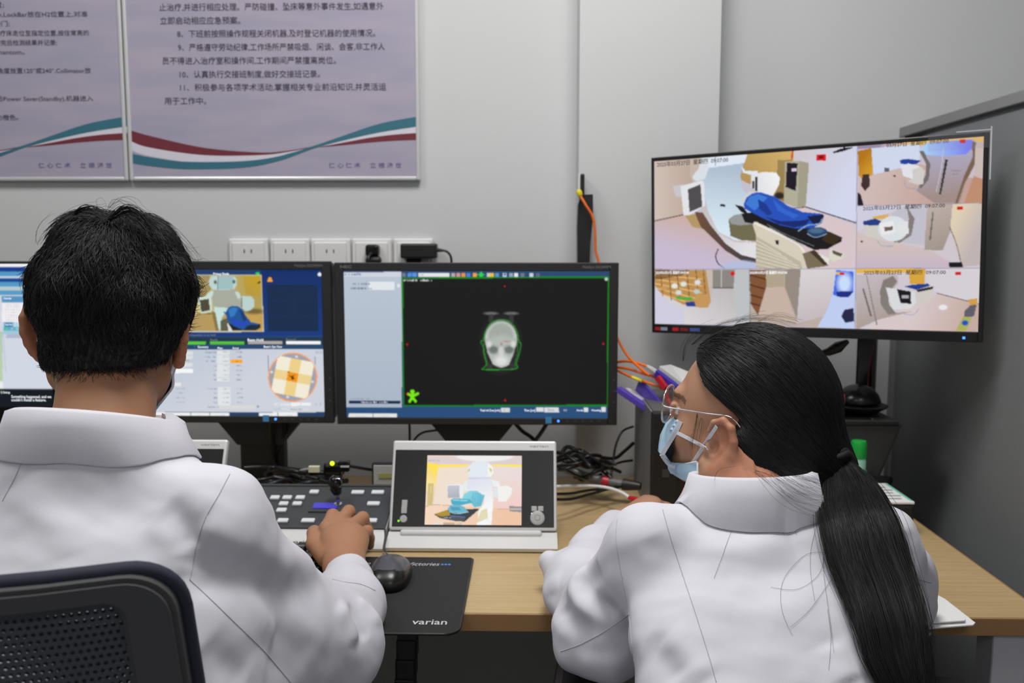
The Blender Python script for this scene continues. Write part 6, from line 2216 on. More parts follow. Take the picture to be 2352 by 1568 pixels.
# hair
CS = lambda H, x, y, z: H.p(x, y, z)
g = Grid(axis((-.58, -.32, .0024)), axis((.82, 1.14, .0024)), axis((1.04, 1.31, .0024)))
nap = lambda X, Y, Z: (Y - np.interp(Z, [-.12, -.075, -.04, .0, .03, .06, .10, .14], [-.04, -.042, -.040, -.030, .012, .056, .085, .11])) * .8
g.ell(MH.p(.009, -.012, .050), (.0775, .094, .0830), MH.R, .02, clip=lambda a, b, c: nap(a, b - .012, c + .050))
g.ell(MH.p(.010, -.030, .012), (.0650, .074, .074), MH.R, .03, clip=lambda a, b, c: nap(a, b - .030, c + .012))
g.ell(MH.p(.005, -.036, -.032), (.0605, .056, .056), MH.R, .02, clip=lambda a, b, c: np.maximum(nap(a, b - .036, c - .032), -.082 - (c - .032)))
hz_ = at(240, 862, .87).z
g.op(lambda X, Y, Z: Z - hz_ - .03 * (Y - .87) + 0 * X, (-.7, .7, 1.0), (-.2, 1.2, hz_ + .02), .004, True)
for (x, y, z, r) in ((-.026, -.040, .104, .020), (.026, -.045, .100, .018), (.020, .0, .110, .018), (-.020, .01, .110, .02), (.062, -.04, .060, .018), (-.056, -.04, .060, .018), (-.03, -.09, .04, .018), (.04, -.085, .03, .018)):
    g.rc(MH.p(x + .008, y, z), MH.p(x * 1.1 + .008, y - .008, z - .025), r, r * .7, .03)
V, F = g.mesh()
V = relax(V, F, 2)
hN = vnormals(V, F)
hV = V.copy()
V = V + hN * (.0012 * np.sin(V[:, 0:1] * 900 + 3 * np.sin(V[:, 2:3] * 120)) * np.sin(V[:, 2:3] * 70 + 4))
parts = [(V - hN * .0012, F)]


def short_hair(n, m=6):
    idx = RNG.integers(0, len(hV), n * 2)
    P0, N = hV[idx], hN[idx]
    L = ((P0 - MH.o) @ MH.R)
    L /= MH.sc
    keep = (L[:, 1] < np.interp(L[:, 2], [-.09, -.02, .03, .08, .11], [-.05, -.036, .02, .06, .075]))
    P0, N, L = P0[keep][:n], N[keep][:n], L[keep][:n]
    n = len(P0)
    wh = MH.p(.012, -.045, .135)
    D = P0 - wh
    side = np.cross(N, D)
    side /= np.linalg.norm(side, axis=1, keepdims=True) + 1e-9
    D /= np.linalg.norm(D, axis=1, keepdims=True) + 1e-9
    D = D + side * RNG.normal(0, .35, (n, 1)) + V3((0, 0, -.35)) + RNG.normal(0, .22, (n, 3))
    D -= N * (D * N).sum(1, keepdims=True)
    D /= np.linalg.norm(D, axis=1, keepdims=True) + 1e-9
    top = np.clip((L[:, 2] + .06) / .14, 0, 1)[:, None]
    ln = (.007 + .027 * top ** 1.4) * RNG.uniform(.6, 1.25, (n, 1))
    lift = (.0018 + .0030 * top) * RNG.uniform(.0, 1.4, (n, 1))
    out = []
    for i in range(m):
        t = i / (m - 1)
        out.append(P0 - N * .0015 + D * ln * t + N * (lift * math.sin(min(t * 1.25, 1) * pi * .6) - (ln * t) ** 2 / .15))
    return np.stack(out, 1)


parts.append(strands(short_hair(15000), .00042, .00012))
# sparse fading hair on the nape
bN = vnormals(np.array([v.co for v in man.data.vertices]) + V3(tuple(man.location)), mF_)
bV = np.array([v.co for v in man.data.vertices]) + V3(tuple(man.location))
bL = ((bV - MH.o) @ MH.R) / MH.sc
sel = np.where((bV[:, 2] > hz_ - .012) & (bV[:, 2] < hz_ + .006) & (bN[:, 1] < -.1) & (np.abs(bL[:, 0]) < .060) & (bV[:, 1] > .82))[0]
sel = sel[RNG.integers(0, len(sel), 2000)]
sel = sel[RNG.uniform(0, 1, len(sel)) < np.clip((bV[sel, 2] - hz_ + .012) / .016, .03, 1) ** 1.5]
D_ = V3((0, 0, -1.0)) + RNG.normal(0, .25, (len(sel), 3))
D_ -= bN[sel] * (D_ * bN[sel]).sum(1, keepdims=True)
l_ = RNG.uniform(.0025, .006, (len(sel), 1))
parts.append(strands(np.stack([bV[sel] + D_ * l_ * t + bN[sel] * (.0002 + .0012 * t) for t in (0, .33, .66, 1)], 1), .0002, .00008))


def free_locks(specs, Y, r=.00026, jit=.004, seed=1):
    rr = np.random.default_rng(seed)
    out = []
    for (pl_, n) in specs:
        base = V3([tuple(p) for p in spline([at(x, y, Y[0] + (Y[1] - Y[0]) * i / max(len(pl_) - 1, 1)) for i, (x, y) in enumerate(pl_)], 8)])
        m = 14
        base = V3([base[int(round(k * (len(base) - 1) / (m - 1)))] for k in range(m)])
        for _ in range(n):
            s_ = np.linspace(0, 1, m)[:, None]
            out.append(base + rr.normal(0, jit, 3) * s_ + rr.normal(0, jit * .3, 3) + rr.normal(0, jit * .6, 3) * np.sin(s_ * pi))
    return strands(np.stack(out), r, r * .5)


parts.append(free_locks([([(245, 512), (262, 492), (285, 478), (310, 484), (335, 505), (355, 530)], 26), ([(262, 500), (282, 490), (300, 488), (322, 496)], 10),
                         ([(170, 492), (195, 476), (220, 478), (245, 495), (262, 503)], 16)], (.93, .93), .0004, .0028, 4))
parts.append(free_locks([([(262, 495), (235, 488), (230, 466), (244, 458), (256, 468), (254, 486)], 2), ([(250, 480), (275, 455), (305, 462), (330, 490), (380, 520)], 7),
                         ([(330, 490), (380, 520), (420, 570), (438, 596), (455, 598)], 14), ([(130, 500), (170, 478), (230, 468)], 5),
                         ([(85, 560), (105, 530), (130, 500)], 5), ([(420, 560), (440, 590), (450, 600)], 6), ([(400, 530), (430, 560), (455, 600)], 4)], (.93, .94), .00016, .005, 5))
parts.append(free_locks([([(440, 630), (452, 640), (462, 655)], 16), ([(438, 670), (452, 672), (466, 662)], 18), ([(72, 640), (60, 635), (54, 648)], 10), ([(70, 610), (60, 618), (55, 625)], 10),
                         ([(440, 690), (445, 700), (446, 712)], 10)], (.955, .95), .00035, .003, 6))
V, F = merge(parts)
np_mesh('hair', V, F, HAIR, man)


# face mask shell made by offsetting the face
def face_mask(H, tree, az, z0, z1, off, name, parent):
    nu, nv = 40, 16
    grid = []
    for j in range(nv + 1):
        for i in range(nu + 1):
            a = -az + 2 * az * i / nu
            q = abs(a) / az
            z = z1 + (z0 - z1) * j / nv
            z = z * (1 - .35 * q ** 2) + (-.035) * .35 * q ** 2
            d = V3((math.sin(a), math.cos(a), 0))
            c = H.p(V3((0, .01, z)))
            dw = H.R @ d
            h = tree.ray_cast(Vector(c + dw * .25), Vector(-dw))
            r = (V3(h[0]) - c) @ dw if h[0] is not None else .07
            grid.append((c, dw, max(r, .04)))
    rr = V3([x[2] for x in grid]).reshape(nv + 1, nu + 1)
    for _ in range(4):
        p = np.pad(rr, 1, mode='edge')
        rr = np.maximum(rr, (p[1:-1, :-2] + p[1:-1, 2:] + p[:-2, 1:-1] + p[2:, 1:-1]) / 4)
    w_ = np.clip((np.abs(np.linspace(-1, 1, nu + 1)) - .45) / .35, 0, 1)[None, :]
    r0_ = V3([x[2] for x in grid]).reshape(nv + 1, nu + 1)
    rr = rr * (1 - w_) + r0_ * w_ - .0018 * w_
    rr += .0012 * np.sin(np.linspace(0, 1, nv + 1) * pi * 6)[:, None]
    V = [c + d * (r + off) for (c, d, _), r in zip(grid, rr.ravel())] + [c + d * (r + off - .0012) for (c, d, _), r in zip(grid, rr.ravel())]
    m = nu + 1
    Fq = []
    n = m * (nv + 1)
    for j in range(nv):
        for i in range(nu):
            a = j * m + i
            Fq.append((a, a + 1, a + m + 1, a + m))
            Fq.append((n + a, n + a + m, n + a + m + 1, n + a + 1))
    for i in range(nu):
        Fq.append((i, n + i, n + i + 1, i + 1))
        b = nv * m + i
        Fq.append((b, b + 1, n + b + 1, n + b))
    for j in range(nv):
        b = j * m
        Fq.append((b, b + m, n + b + m, n + b))
        b = j * m + nu
        Fq.append((b, n + b, n + b + m, b + m))
    o = np_mesh(name, V, Fq, MASKB, parent)
    return o, V, m, nv, nu


def ribbon3(bm, pts, nrm, w, th=.0008):
    """flat strap through pts; nrm = outward direction of its face"""
    pts = [Vector(p) for p in pts]
    L = []
    for i, p in enumerate(pts):
        t_ = (pts[min(i + 1, len(pts) - 1)] - pts[max(i - 1, 0)]).normalized()
        s_ = t_.cross(Vector(nrm)).normalized() * w / 2
        u = s_.cross(t_).normalized() * th / 2
        L.append([bm.verts.new(p + s_ + u), bm.verts.new(p - s_ + u), bm.verts.new(p - s_ - u), bm.verts.new(p + s_ - u)])
    for a, b in zip(L, L[1:]):
        for k in range(4):
            bm.faces.new((a[k], a[(k + 1) % 4], b[(k + 1) % 4], b[k]))
    bm.faces.new(L[0][::-1])
    bm.faces.new(L[-1])
    bmesh.ops.recalc_face_normals(bm, faces=bm.faces)


mk, mv, m_, nv_, nu_ = face_mask(MH, mtree, 1.36, -.105, .022, .004, 'face_mask', man)
for sx in (-1, 1):
    bm = bmesh.new()
    edge_i = nu_ if sx > 0 else 0
    a, b = V3(mv[edge_i]), V3(mv[nv_ * m_ + edge_i])
    pts = [a] + [MH.p(sx * x, y, z) for x, y, z in ((.0745, .014, .026), (.0755, -.004, .031), (.0765, -.0125, .014), (.0765, -.0135, -.010), (.0745, -.004, -.028))] + [b]
    ribbon3(bm, spline(pts, 6), MH.R @ V3((sx, -.5, 0)), .0042)
    fin('ear_loop', bm, MASKW, mk)
for sx, ii_ in ((1, nu_), (-1, 0)):
    bm = bmesh.new()
    ed = [mv[j * m_ + ii_] for j in range(nv_ + 1)]
    ribbon3(bm, [V3(p) + (MH.R @ V3((sx * .001, 0, 0))) for p in ed], MH.R @ V3((sx, .2, 0)), .012, .0022)
    fin('edge_binding', bm, MASKW, mk)

# ------------------------------------------------------------------ the woman
WH = Head((.2695, 1.1266, 1.006), math.radians(62), math.radians(6), 0.0, .97)
wS, wM, wE, wF, wW = at(1490, 1252, 1.0), at(1405, 1400, 1.05), at(1343, 1352, 1.165), at(1372, 1280, 1.28), at(1420, 1212, 1.395)
uS, uM, uE, uF, uW = at(2010, 1262, 1.0), at(2035, 1335, 1.06), at(2046, 1372, 1.135), at(1950, 1290, 1.23), at(1870, 1245, 1.32)
wcx = .265
g = Grid(axis((-.02, .12, .004), (.12, .40, .0019), (.40, .56, .006)), axis((.60, .98, .009), (.98, 1.27, .0019), (1.27, 1.38, .005), (1.38, 1.50, .0022), (1.50, 1.58, .008)),
         axis((.40, .74, .012), (.74, .85, .0024), (.85, .88, .004), (.88, 1.16, .0019)))
WH.sculpt(g, .76, .24, (.015, .010, -.012), .007, .010)
g.chain([WH.p(0, -.028, -.03), V3((.262, 1.075, .945)), V3((.266, 1.03, .90))], [.050, .050, .06], .03)
zz = [.42, .55, .68, .78, .85, .885, .91]
g.loft(zz, [.265, .262, .26, .262, .264, .266, .266], [.76, .78, .84, .905, .96, .99, 1.01], [.155, .135, .13, .135, .13, .11, .075], [.105, .095, .09, .085, .08, .07, .055], .03)
g.chain([n3(wS), n3(wM), n3(wE), n3(wF), n3(wW)], [.032, .036, .032, .028, .021], .02)
g.chain([n3(uS), n3(uM), n3(uE), n3(uF), n3(uW)], [.032, .036, .032, .028, .021], .02)
simple_hand(g, n3(uW), (-.35, .93, -.03), (-.9, -.3, .1), .35)
# left hand: back of the hand rises, fingers point right
wr = V3(at(1432, 1196, 1.425))
mcp = [P_(1482, 1153, 1.470), P_(1488, 1160, 1.458), P_(1488, 1170, 1.446), P_(1484, 1181, 1.436)]
pip = [P_(1512, 1158, 1.476), P_(1517, 1163, 1.462), P_(1515, 1172, 1.448), P_(1507, 1183, 1.438)]
dip = [P_(1532, 1163, 1.474), P_(1538, 1168, 1.460), P_(1534, 1178, 1.446), P_(1522, 1189, 1.436)]
tip = [P_(1545, 1168, 1.470), P_(1553, 1174, 1.456), P_(1548, 1185, 1.444), P_(1532, 1196, 1.434)]
g.rc(n3(wW), wr, .021, .022, .012)
g.rc(wr, (mcp[1] + mcp[2]) / 2, .025, .026, .010, (V3((-.3, -.3, .9)), .6))
for i in range(4):
    g.rc(wr * .5 + mcp[i] * .5, mcp[i], .013, (.0105, .0105, .010, .0095)[i], .008)
    finger(g, [mcp[i], pip[i], dip[i], tip[i]], [.0092, .0080, .0070, .0060])
finger(g, [P_(1440, 1196, 1.44), P_(1455, 1190, 1.462), P_(1475, 1182, 1.475), P_(1492, 1180, 1.478)], [.0125, .0105, .0088, .0072])
V, F = g.mesh()
V = relax(V, F, 1, .4)
woman = np_mesh('person', V, F, SKIN, None, True, body_colors(V, WH, (176, 132, 105), (170, 100, 92)), origin=(wcx, .9, 0))
setp(woman, 'person in a white lab coat and glasses with a long black ponytail, head turned left', 'person', 'people at the desk')
wtree = bvh(V, F)
lower_body('trousers', woman, [(wcx - .085, .77, .50), (wcx + .085, .77, .50)], [(wcx - .09, 1.17, .53), (wcx + .09, 1.17, .53)], [(wcx - .09, 1.2, .10), (wcx + .09, 1.2, .10)])

g = Grid(axis((-.03, .56, .004)), axis((.58, 1.43, .004)), axis((.40, .965, .004)))
zz = [.42, .52, .65, .76, .825, .855, .874, .890, .906, .955]
g.loft(zz, [.255, .252, .25, .252, .258, .262, .266, .266, .266, .266], [.77, .78, .825, .89, .945, .972, .99, 1.003, 1.015, 1.03], [.175, .155, .140, .142, .152, .152, .136, .110, .084, .050],
       [.135, .122, .112, .105, .102, .098, .092, .084, .074, .048], .03, 2.2)
g.chain([V3((.205, 1.01, .888)), n3(wS)], [.040, .043], .04)
g.chain([V3((.33, 1.01, .888)), n3(uS)], [.042, .046], .04)
g.chain([n3(wS), n3(wM), n3(wE)], [.043, .052, .053], .03)
g.chain([n3(wE), n3(wF), n3(wW)], [.052, .041, .030], .02)
g.chain([n3(uS), n3(uM), n3(uE)], [.046, .052, .050], .03)
g.chain([n3(uE), n3(uF), n3(uW)], [.050, .042, .032], .02)
g.rc(at(1275, 1300, 1.23), at(1262, 1290, 1.235), .026, .016, .016)
g.rc(at(1330, 1490, 1.04), at(1400, 1500, 1.02), .030, .036, .04)
for a, b in ((wF, wW), (uF, uW)):
    d_ = n3(b) - n3(a)
    d_ /= np.linalg.norm(d_)
    w_ = n3(b) + d_ * .004
    g.op(lambda X, Y, Z, w_=w_, d_=d_: -((X - w_[0]) * d_[0] + (Y - w_[1]) * d_[1] + (Z - w_[2]) * d_[2]), w_ - .05, w_ + .05, .003, True)
for sx in (-1, 1):
    g.rc((wcx + sx * .09, .82, .50), (wcx + sx * .095, 1.06, .535), .095, .08, .05)
V, F = g.mesh()
V = relax(V, F, 3, .5)
# sleeves rest on the desk, they do not sink into it
inside = (V[:, 1] > 1.15) & (V[:, 2] < DZ + .001) & (V[:, 2] > .66)
V[inside, 2] = DZ + .001
ctree = bvh(V, F)
V = cloth_noise(V, F, .0011, .075, 5)
V = cloth_noise(V, F, .0004, .028, 6)
V = folds(V, F, ctree, [
    ([(1600, 1205), (1700, 1215), (1800, 1210), (1880, 1200)], -.006, .018),
    ([(1590, 1250), (1700, 1255), (1820, 1245)], .006, .020),
    ([(1660, 1310), (1760, 1330), (1860, 1320)], -.004, .025),
    ([(1640, 1380), (1760, 1395), (1880, 1390)], .003, .02),
    ([(1480, 1480), (1530, 1520), (1560, 1560)], -.006, .018),
    ([(1530, 1460), (1580, 1510), (1620, 1560)], .005, .018),
    ([(1345, 1300), (1318, 1340), (1335, 1385), (1400, 1420)], .007, .012),
    ([(1375, 1300), (1350, 1345), (1375, 1390), (1425, 1410)], -.007, .013),
    ([(1285, 1330), (1262, 1380), (1290, 1440), (1350, 1460)], .006, .016),
    ([(1300, 1390), (1310, 1430), (1360, 1450)], -.006, .014),
    ([(1320, 1480), (1380, 1500), (1440, 1490)], -.004, .014),
    ([(1500, 1230), (1530, 1300), (1560, 1400)], -.003, .02),
    ([(1900, 1480), (1930, 1530), (1950, 1567)], .005, .018),
    ([(2085, 1215), (2100, 1280), (2095, 1350)], -.004, .010)])
V = relax(V, F, 1, .4)
wcoat = np_mesh('lab_coat', V, F, COAT, woman)
wct = bvh(V, F)
seams(wct, wcoat, [[(1418, 1192), (1416, 1240), (1428, 1320), (1443, 1400), (1450, 1470), (1455, 1530)],
                   [(1522, 1170), (1540, 1235), (1568, 1320), (1598, 1410), (1626, 1500), (1645, 1566)],
                   [(1446, 1410), (1400, 1442), (1345, 1474), (1288, 1496)],
                   [(2100, 1318), (2110, 1330), (2138, 1338)]])
collar((wcx - .004, 1.040, .932), .066, .064, .042, math.radians(14), 0.0, .016, 'collar', wcoat, wct, flare=.022, fall=.006)

# hair
g = Grid(axis((.12, .42, .0024)), axis((.95, 1.27, .0024)), axis((.88, 1.17, .0024)))
fr = lambda X, Y, Z: (Y - np.interp(Z, [-.12, -.04, -.01, .02, .035, .055, .085, .115, .15], [-.060, -.050, -.040, -.030, .004, .040, .064, .09, .11])) * .75
k_ = WH.sc
wcl = lambda a, b, c: fr(a / k_, (b - .014 * k_) / k_, (c + .036 * k_) / k_)
g.ell(WH.p(0, -.014, .036), V3((.082, .103, .099)) * k_, WH.R, .02, clip=wcl)
for sx in (-1, 1):
    g.chain([WH.p(sx * .052, -.04, .0), WH.p(sx * .03, -.078, -.02), WH.p(0, -.108, -.034)], [.032, .036, .024], .03)
g.chain([WH.p(0, -.06, .01), WH.p(0, -.112, -.036)], [.058, .024], .03)
for sx in (-1, 1):
    g.chain([WH.p(sx * .062, -.026, -.014), WH.p(sx * .059, -.036, -.045), WH.p(sx * .040, -.070, -.076), WH.p(0, -.104, -.060)], [.018, .023, .025, .020], .03)
    g.chain([WH.p(sx * .060, -.04, -.02), WH.p(sx * .03, -.092, -.045), WH.p(0, -.108, -.045)], [.022, .024, .02], .03)
V, F = g.mesh()
V = relax(V, F, 2)
wcap = bvh(V, F)
cV, cN = V, vnormals(V, F)
tie = WH.p(0, -.113, -.037)
cen = WH.p(0, -.02, .02)


def combed(n, m=16):
    idx = RNG.integers(0, len(cV), n * 3)
    P0 = cV[idx]
    L = ((P0 - WH.o) @ WH.R) / k_
    keep = L[:, 1] > -.085
    P0 = P0[keep][:n]
    n = len(P0)
    d0 = P0 - cen
    r0 = np.linalg.norm(d0, axis=1, keepdims=True)
    d0 /= r0
    dt = (tie + RNG.normal(0, .006, (n, 3))) - cen
    dt /= np.linalg.norm(dt, axis=1, keepdims=True)
    om = np.arccos(np.clip((d0 * dt).sum(1), -.999, .999))[:, None]
    out = np.zeros((n, m, 3))
    h = RNG.uniform(-.0006, .0011, (n, 1))
    for i in range(m):
        t = i / (m - 1)
        d = (np.sin((1 - t) * om) * d0 + np.sin(t * om) * dt) / np.sin(om)
        # hair sags a little on the way back
        d = d + V3((0, 0, -.10)) * math.sin(t * pi) * (om / 2)
        d /= np.linalg.norm(d, axis=1, keepdims=True)
        for q in range(n):
            o_ = cen + d[q] * .25
            hit = wcap.ray_cast(Vector(o_), Vector(-d[q]))
            rr = .25 - hit[3] if hit[0] is not None else float(r0[q, 0])
            out[q, i] = cen + d[q] * (rr + h[q, 0])
    return out


parts = [(cV - cN * .0006, F), strands(combed(5200), .00045, .0003)]
# ponytail: a hanging bundle in front of the coat back
pt = [(1918, 1060, 1.070, .011), (1934, 1085, 1.05, .018), (1950, 1120, 1.025, .027), (1964, 1169, 1.0, .0335), (1976, 1214, .985, .0370), (1996, 1290, .965, .0388), (2027, 1372, .935, .0388), (2050, 1450, .91, .038), (2062, 1510, .90, .0355), (2080, 1568, .88, .029), (2096, 1640, .865, .016), (2104, 1690, .86, .006)]
tp = [tuple(p) for p in spline([Vector((x, y, r * 1000)) for x, y, Y, r in pt], 6)]
ty = np.interp(np.linspace(0, len(pt) - 1, len(tp)), range(len(pt)), [p[2] for p in pt])
run = 9.0
YS = []
for (x, y, r), Y in zip(tp, ty):
    if y > 1110:
        for dx in (-30, 0, 30):
            h, _ = cast(wct, x + dx, y)
            if h is not None: Y = min(Y, h.y - .012 - r * .00036)
    run = min(run, Y)
    YS.append(run)
YS = V3(YS)
for _ in range(3):
    YS = np.minimum(YS, np.convolve(np.pad(YS, 6, mode='edge'), np.ones(13) / 13, 'valid'))
Pc = V3([tuple(at(x, y, Y)) for (x, y, r), Y in zip(tp, YS)])
PR = [r * .001 * Y for (x, y, r), Y in zip(tp, YS)]
Pr = np.interp(np.linspace(0, len(PR) - 1, len(Pc)), range(len(PR)), PR)
T_ = np.gradient(Pc, axis=0)
T_ /= np.linalg.norm(T_, axis=1, keepdims=True)
for _ in range(6):
    T_ = np.stack([np.convolve(np.pad(T_[:, c], 2, mode='edge'), np.ones(5) / 5, 'valid') for c in range(3)], 1)
T_ /= np.linalg.norm(T_, axis=1, keepdims=True)
Sd = V3((.985, 0, .17)) - T_ * (T_ @ V3((.985, 0, .17)))[:, None]
Sd /= np.linalg.norm(Sd, axis=1, keepdims=True)
Bk = np.cross(Sd, T_)
BKS = np.interp(np.arange(len(Pc)), [0, 8, 14, 26, 40], [.8, .40, .24, .34, .42])


def tail(n, r0, edge=False):
    out = []
    m = len(Pc)
    for _ in range(n):
        a = RNG.uniform(0, 2 * pi)
        q = math.sqrt(RNG.uniform(.55, 1.05) if not edge else RNG.uniform(.9, 1.5))
        sh = RNG.normal(0, .10, 2)
        s_ = np.linspace(0, 1, m)
        u = q * math.cos(a) + sh[0] * np.sin(s_ * 5 + a)
        v = q * math.sin(a) + sh[1] * np.sin(s_ * 4 + a * 2)
        end = RNG.uniform(.80, 1.0)
        li = Pc + Sd * (Pr * u)[:, None] + Bk * (Pr * v * BKS)[:, None]
        f = np.linspace(0, 1, 36) ** 1.7 * end * (m - 1)
        out.append(np.stack([np.interp(f, np.arange(m), li[:, c]) for c in range(3)], 1))
    return strands(np.stack(out), r0, r0 * .6)


core = []
nk_ = 18
for i in range(len(Pc)):
    for q in range(nk_):
        a = 2 * pi * q / nk_
        core.append(Pc[i] + Sd[i] * Pr[i] * .86 * math.cos(a) * (1 + .05 * math.sin(7 * a)) + Bk[i] * Pr[i] * .86 * BKS[i] * math.sin(a))
cf = [(i * nk_ + q, i * nk_ + (q + 1) % nk_, (i + 1) * nk_ + (q + 1) % nk_, (i + 1) * nk_ + q) for i in range(len(Pc) - 1) for q in range(nk_)]
parts.append((V3(core), V3(cf).astype(int)))
parts.append(tail(3800, .00050))
parts.append(tail(120, .00022, True))
# wisps: crown flyaways, temple, nape
parts.append(free_locks([([(1590, 790), (1640, 752), (1700, 735), (1770, 732), (1830, 745)], 22), ([(1570, 830), (1580, 790), (1610, 760), (1650, 742)], 10), ([(1690, 745), (1720, 728), (1760, 722)], 8),
                         ([(1740, 738), (1790, 722), (1840, 738)], 8), ([(1600, 770), (1570, 790), (1562, 825)], 3)], (1.12, 1.12), .00010, .003, 8))
parts.append(free_locks([([(1602, 950), (1598, 985), (1592, 1015), (1594, 1040)], 12), ([(1612, 960), (1605, 1000), (1600, 1035)], 8)], (1.055, 1.05), .0001, .003, 9))
parts.append(free_locks([([(1735, 1080), (1765, 1100), (1800, 1128), (1840, 1152), (1890, 1170)], 12), ([(1770, 1085), (1810, 1110), (1850, 1130), (1905, 1142)], 16), ([(1800, 1080), (1850, 1100), (1905, 1120)], 24)], (.948, .955), .00012, .006, 10))
wl = []
for pl_ in ([(1755, 1090), (1775, 1140), (1790, 1200), (1800, 1230)], [(1745, 1085), (1748, 1130), (1756, 1190)], [(1640, 1330), (1655, 1290), (1690, 1200), (1730, 1160)], [(1770, 1350), (1830, 1355), (1880, 1320), (1895, 1260)],
            [(1900, 1270), (1850, 1275), (1800, 1330), (1795, 1400), (1820, 1460)], [(1895, 1200), (1890, 1300), (1905, 1420), (1915, 1500)], [(1880, 1190), (1860, 1280), (1870, 1380)], [(1910, 1330), (1860, 1400), (1815, 1440)], [(1750, 1090), (1790, 1150), (1830, 1230)],
            [(2060, 1180), (2085, 1240), (2100, 1300), (2098, 1360)], [(1900, 1400), (1908, 1470), (1903, 1540)], [(1640, 1110), (1650, 1080), (1690, 1070)]):
    li = []
    for q in spline([Vector((x, y, 0)) for x, y in pl_], 6):
        h, nn = cast(wct, q.x, q.y)
        li.append(h + nn * .0012 if h is not None else at(q.x, q.y, .95))
    li = V3([tuple(p) for p in li])
    wl.append(V3([[np.interp(t, np.linspace(0, 1, len(li)), li[:, c]) for c in range(3)] for t in np.linspace(0, 1, 18)]))
parts.append(strands(np.stack(wl), .00016, .00012))
V, F = merge(parts)
np_mesh('hair', V, F, HAIR, woman)
bm = bmesh.new()
for dd, rr in ((-.003, .0175), (.003, .0185)):
    cpt = Vector(Pc[1]) + Vector(T_[1]) * dd
    ring = [cpt + Vector(Sd[1]) * (rr * math.cos(a)) + Vector(Bk[1]) * (rr * math.sin(a)) + Vector(T_[1]) * (.003 * math.sin(3 * a)) for a in np.linspace(0, 2 * pi, 25)[:-1]]
    tube(bm, ring + [ring[0]], .0042, 8, cap=False)
fin('hair_tie', bm, mat('hair_tie_black', 16, 0.7), woman, smooth=180)

# mask: loose pleated sheet with crossed ear loops
rows = [((1563, 968), (1551, 957)), ((1552, 992), (1535, 972)), ((1536, 1018), (1522, 1000)), ((1521, 1043), (1518, 1026)), ((1546, 1070), (1524, 1052)), ((1603, 1064), (1539, 1066)), ((1603, 1088), (1540, 1077)), ((1603, 1114), (1546, 1088))]
R_ = WH.R
mid_n = R_ @ V3((1, 0, 0))


def face_pt(px, py, back):
    """a point on the sight line through the mask, at a chosen distance left (local x) of the face's middle plane"""
    d = V3(ray(px, py))
    c = V3(CAMP)
    t_ = ((WH.o - c) @ mid_n + back) / (d @ mid_n)
    return c + d * t_


mg = []
a0 = []
for k, (ne, si) in enumerate(rows):
    hh, _ = cast(wtree, *ne)
    a = V3(hh) - V3(ray(*ne)) * (.004 / ray(*ne).length) if hh is not None and hh.y < 1.16 else face_pt(*ne, -.050)
    a0.append(a)
    b = face_pt(*si, -.012)
    out = R_ @ V3((-.35, .6, 0))
    row = []
    for t_ in np.linspace(0, 1, 9):
        row.append(a * (1 - t_) + b * t_ + out * .006 * math.sin(t_ * pi))
    for x in (-.004, .004):
        row.append(face_pt(*si, x) + R_ @ V3((0, .003, 0)))
    L = [R_.T @ (p - WH.o) for p in row[:9]]
    for l in L[::-1]:
        row.append(WH.o + R_ @ V3((-l[0], l[1], l[2])))
    mg.append(row)
mg = V3(mg)
nr, nc = mg.shape[:2]
sub = []
for r_ in np.linspace(0, nr - 1, 29):
    i0 = min(int(r_), nr - 2)
    f_ = r_ - i0
    sub.append(mg[i0] * (1 - f_) + mg[i0 + 1] * f_)
mg = V3(sub)
nr = len(mg)
bm = bmesh.new()
du = np.gradient(mg, axis=1)
dv = np.gradient(mg, axis=0)
nn = np.cross(du, dv)
nn /= np.linalg.norm(nn, axis=2, keepdims=True) + 1e-9
lay = [[[bm.verts.new(mg[i, j] + nn[i, j] * o_) for j in range(nc)] for i in range(nr)] for o_ in (.0006, -.0006)]
for i in range(nr - 1):
    for j in range(nc - 1):
        for q in range(2):
            f4 = (lay[q][i][j], lay[q][i][j + 1], lay[q][i + 1][j + 1], lay[q][i + 1][j])
            bm.faces.new(f4 if q == 0 else f4[::-1])
for i in range(nr - 1):
    for j in (0, nc - 1):
        bm.faces.new((lay[0][i][j], lay[1][i][j], lay[1][i + 1][j], lay[0][i + 1][j]))
for j in range(nc - 1):
    for i in (0, nr - 1):
        bm.faces.new((lay[0][i][j], lay[0][i][j + 1], lay[1][i][j + 1], lay[1][i][j]))
bmesh.ops.recalc_face_normals(bm, faces=bm.faces)
wmk = fin('face_mask', bm, MASKB, woman, smooth=50)
bm = bmesh.new()
outn = -mid_n - (R_ @ V3((0, .3, 0)))
fwd_ = lambda p: V3(p) - (V3(p) - V3(CAMP)) * .0012
ribbon3(bm, spline([fwd_(p) for p in a0[0:4]], 5), outn, .0055, .0016)
ribbon3(bm, spline([fwd_(p) for p in a0[3:6]], 5), outn, .0065, .0016)
ribbon3(bm, spline([fwd_(p) for p in a0[5:8]], 5), outn, .003, .0016)
for k in range(3):
    E_ = [face_pt(1556 - 6 * k, 966 + 9 * k, -.050), face_pt(1546 - 5 * k, 974 + 8 * k, -.035)]
    ribbon3(bm, E_, outn, .0022, .003)
fin('edge_binding', bm, MASKW, wmk)
bm = bmesh.new()
def cheek(x, y, d=.004):
    hh, _ = cast(wtree, x, y)
    if hh is not None and hh.y < 1.045: hh = None
    return hh - ray(x, y).normalized() * d if hh is not None else face_pt(x, y, -.06)


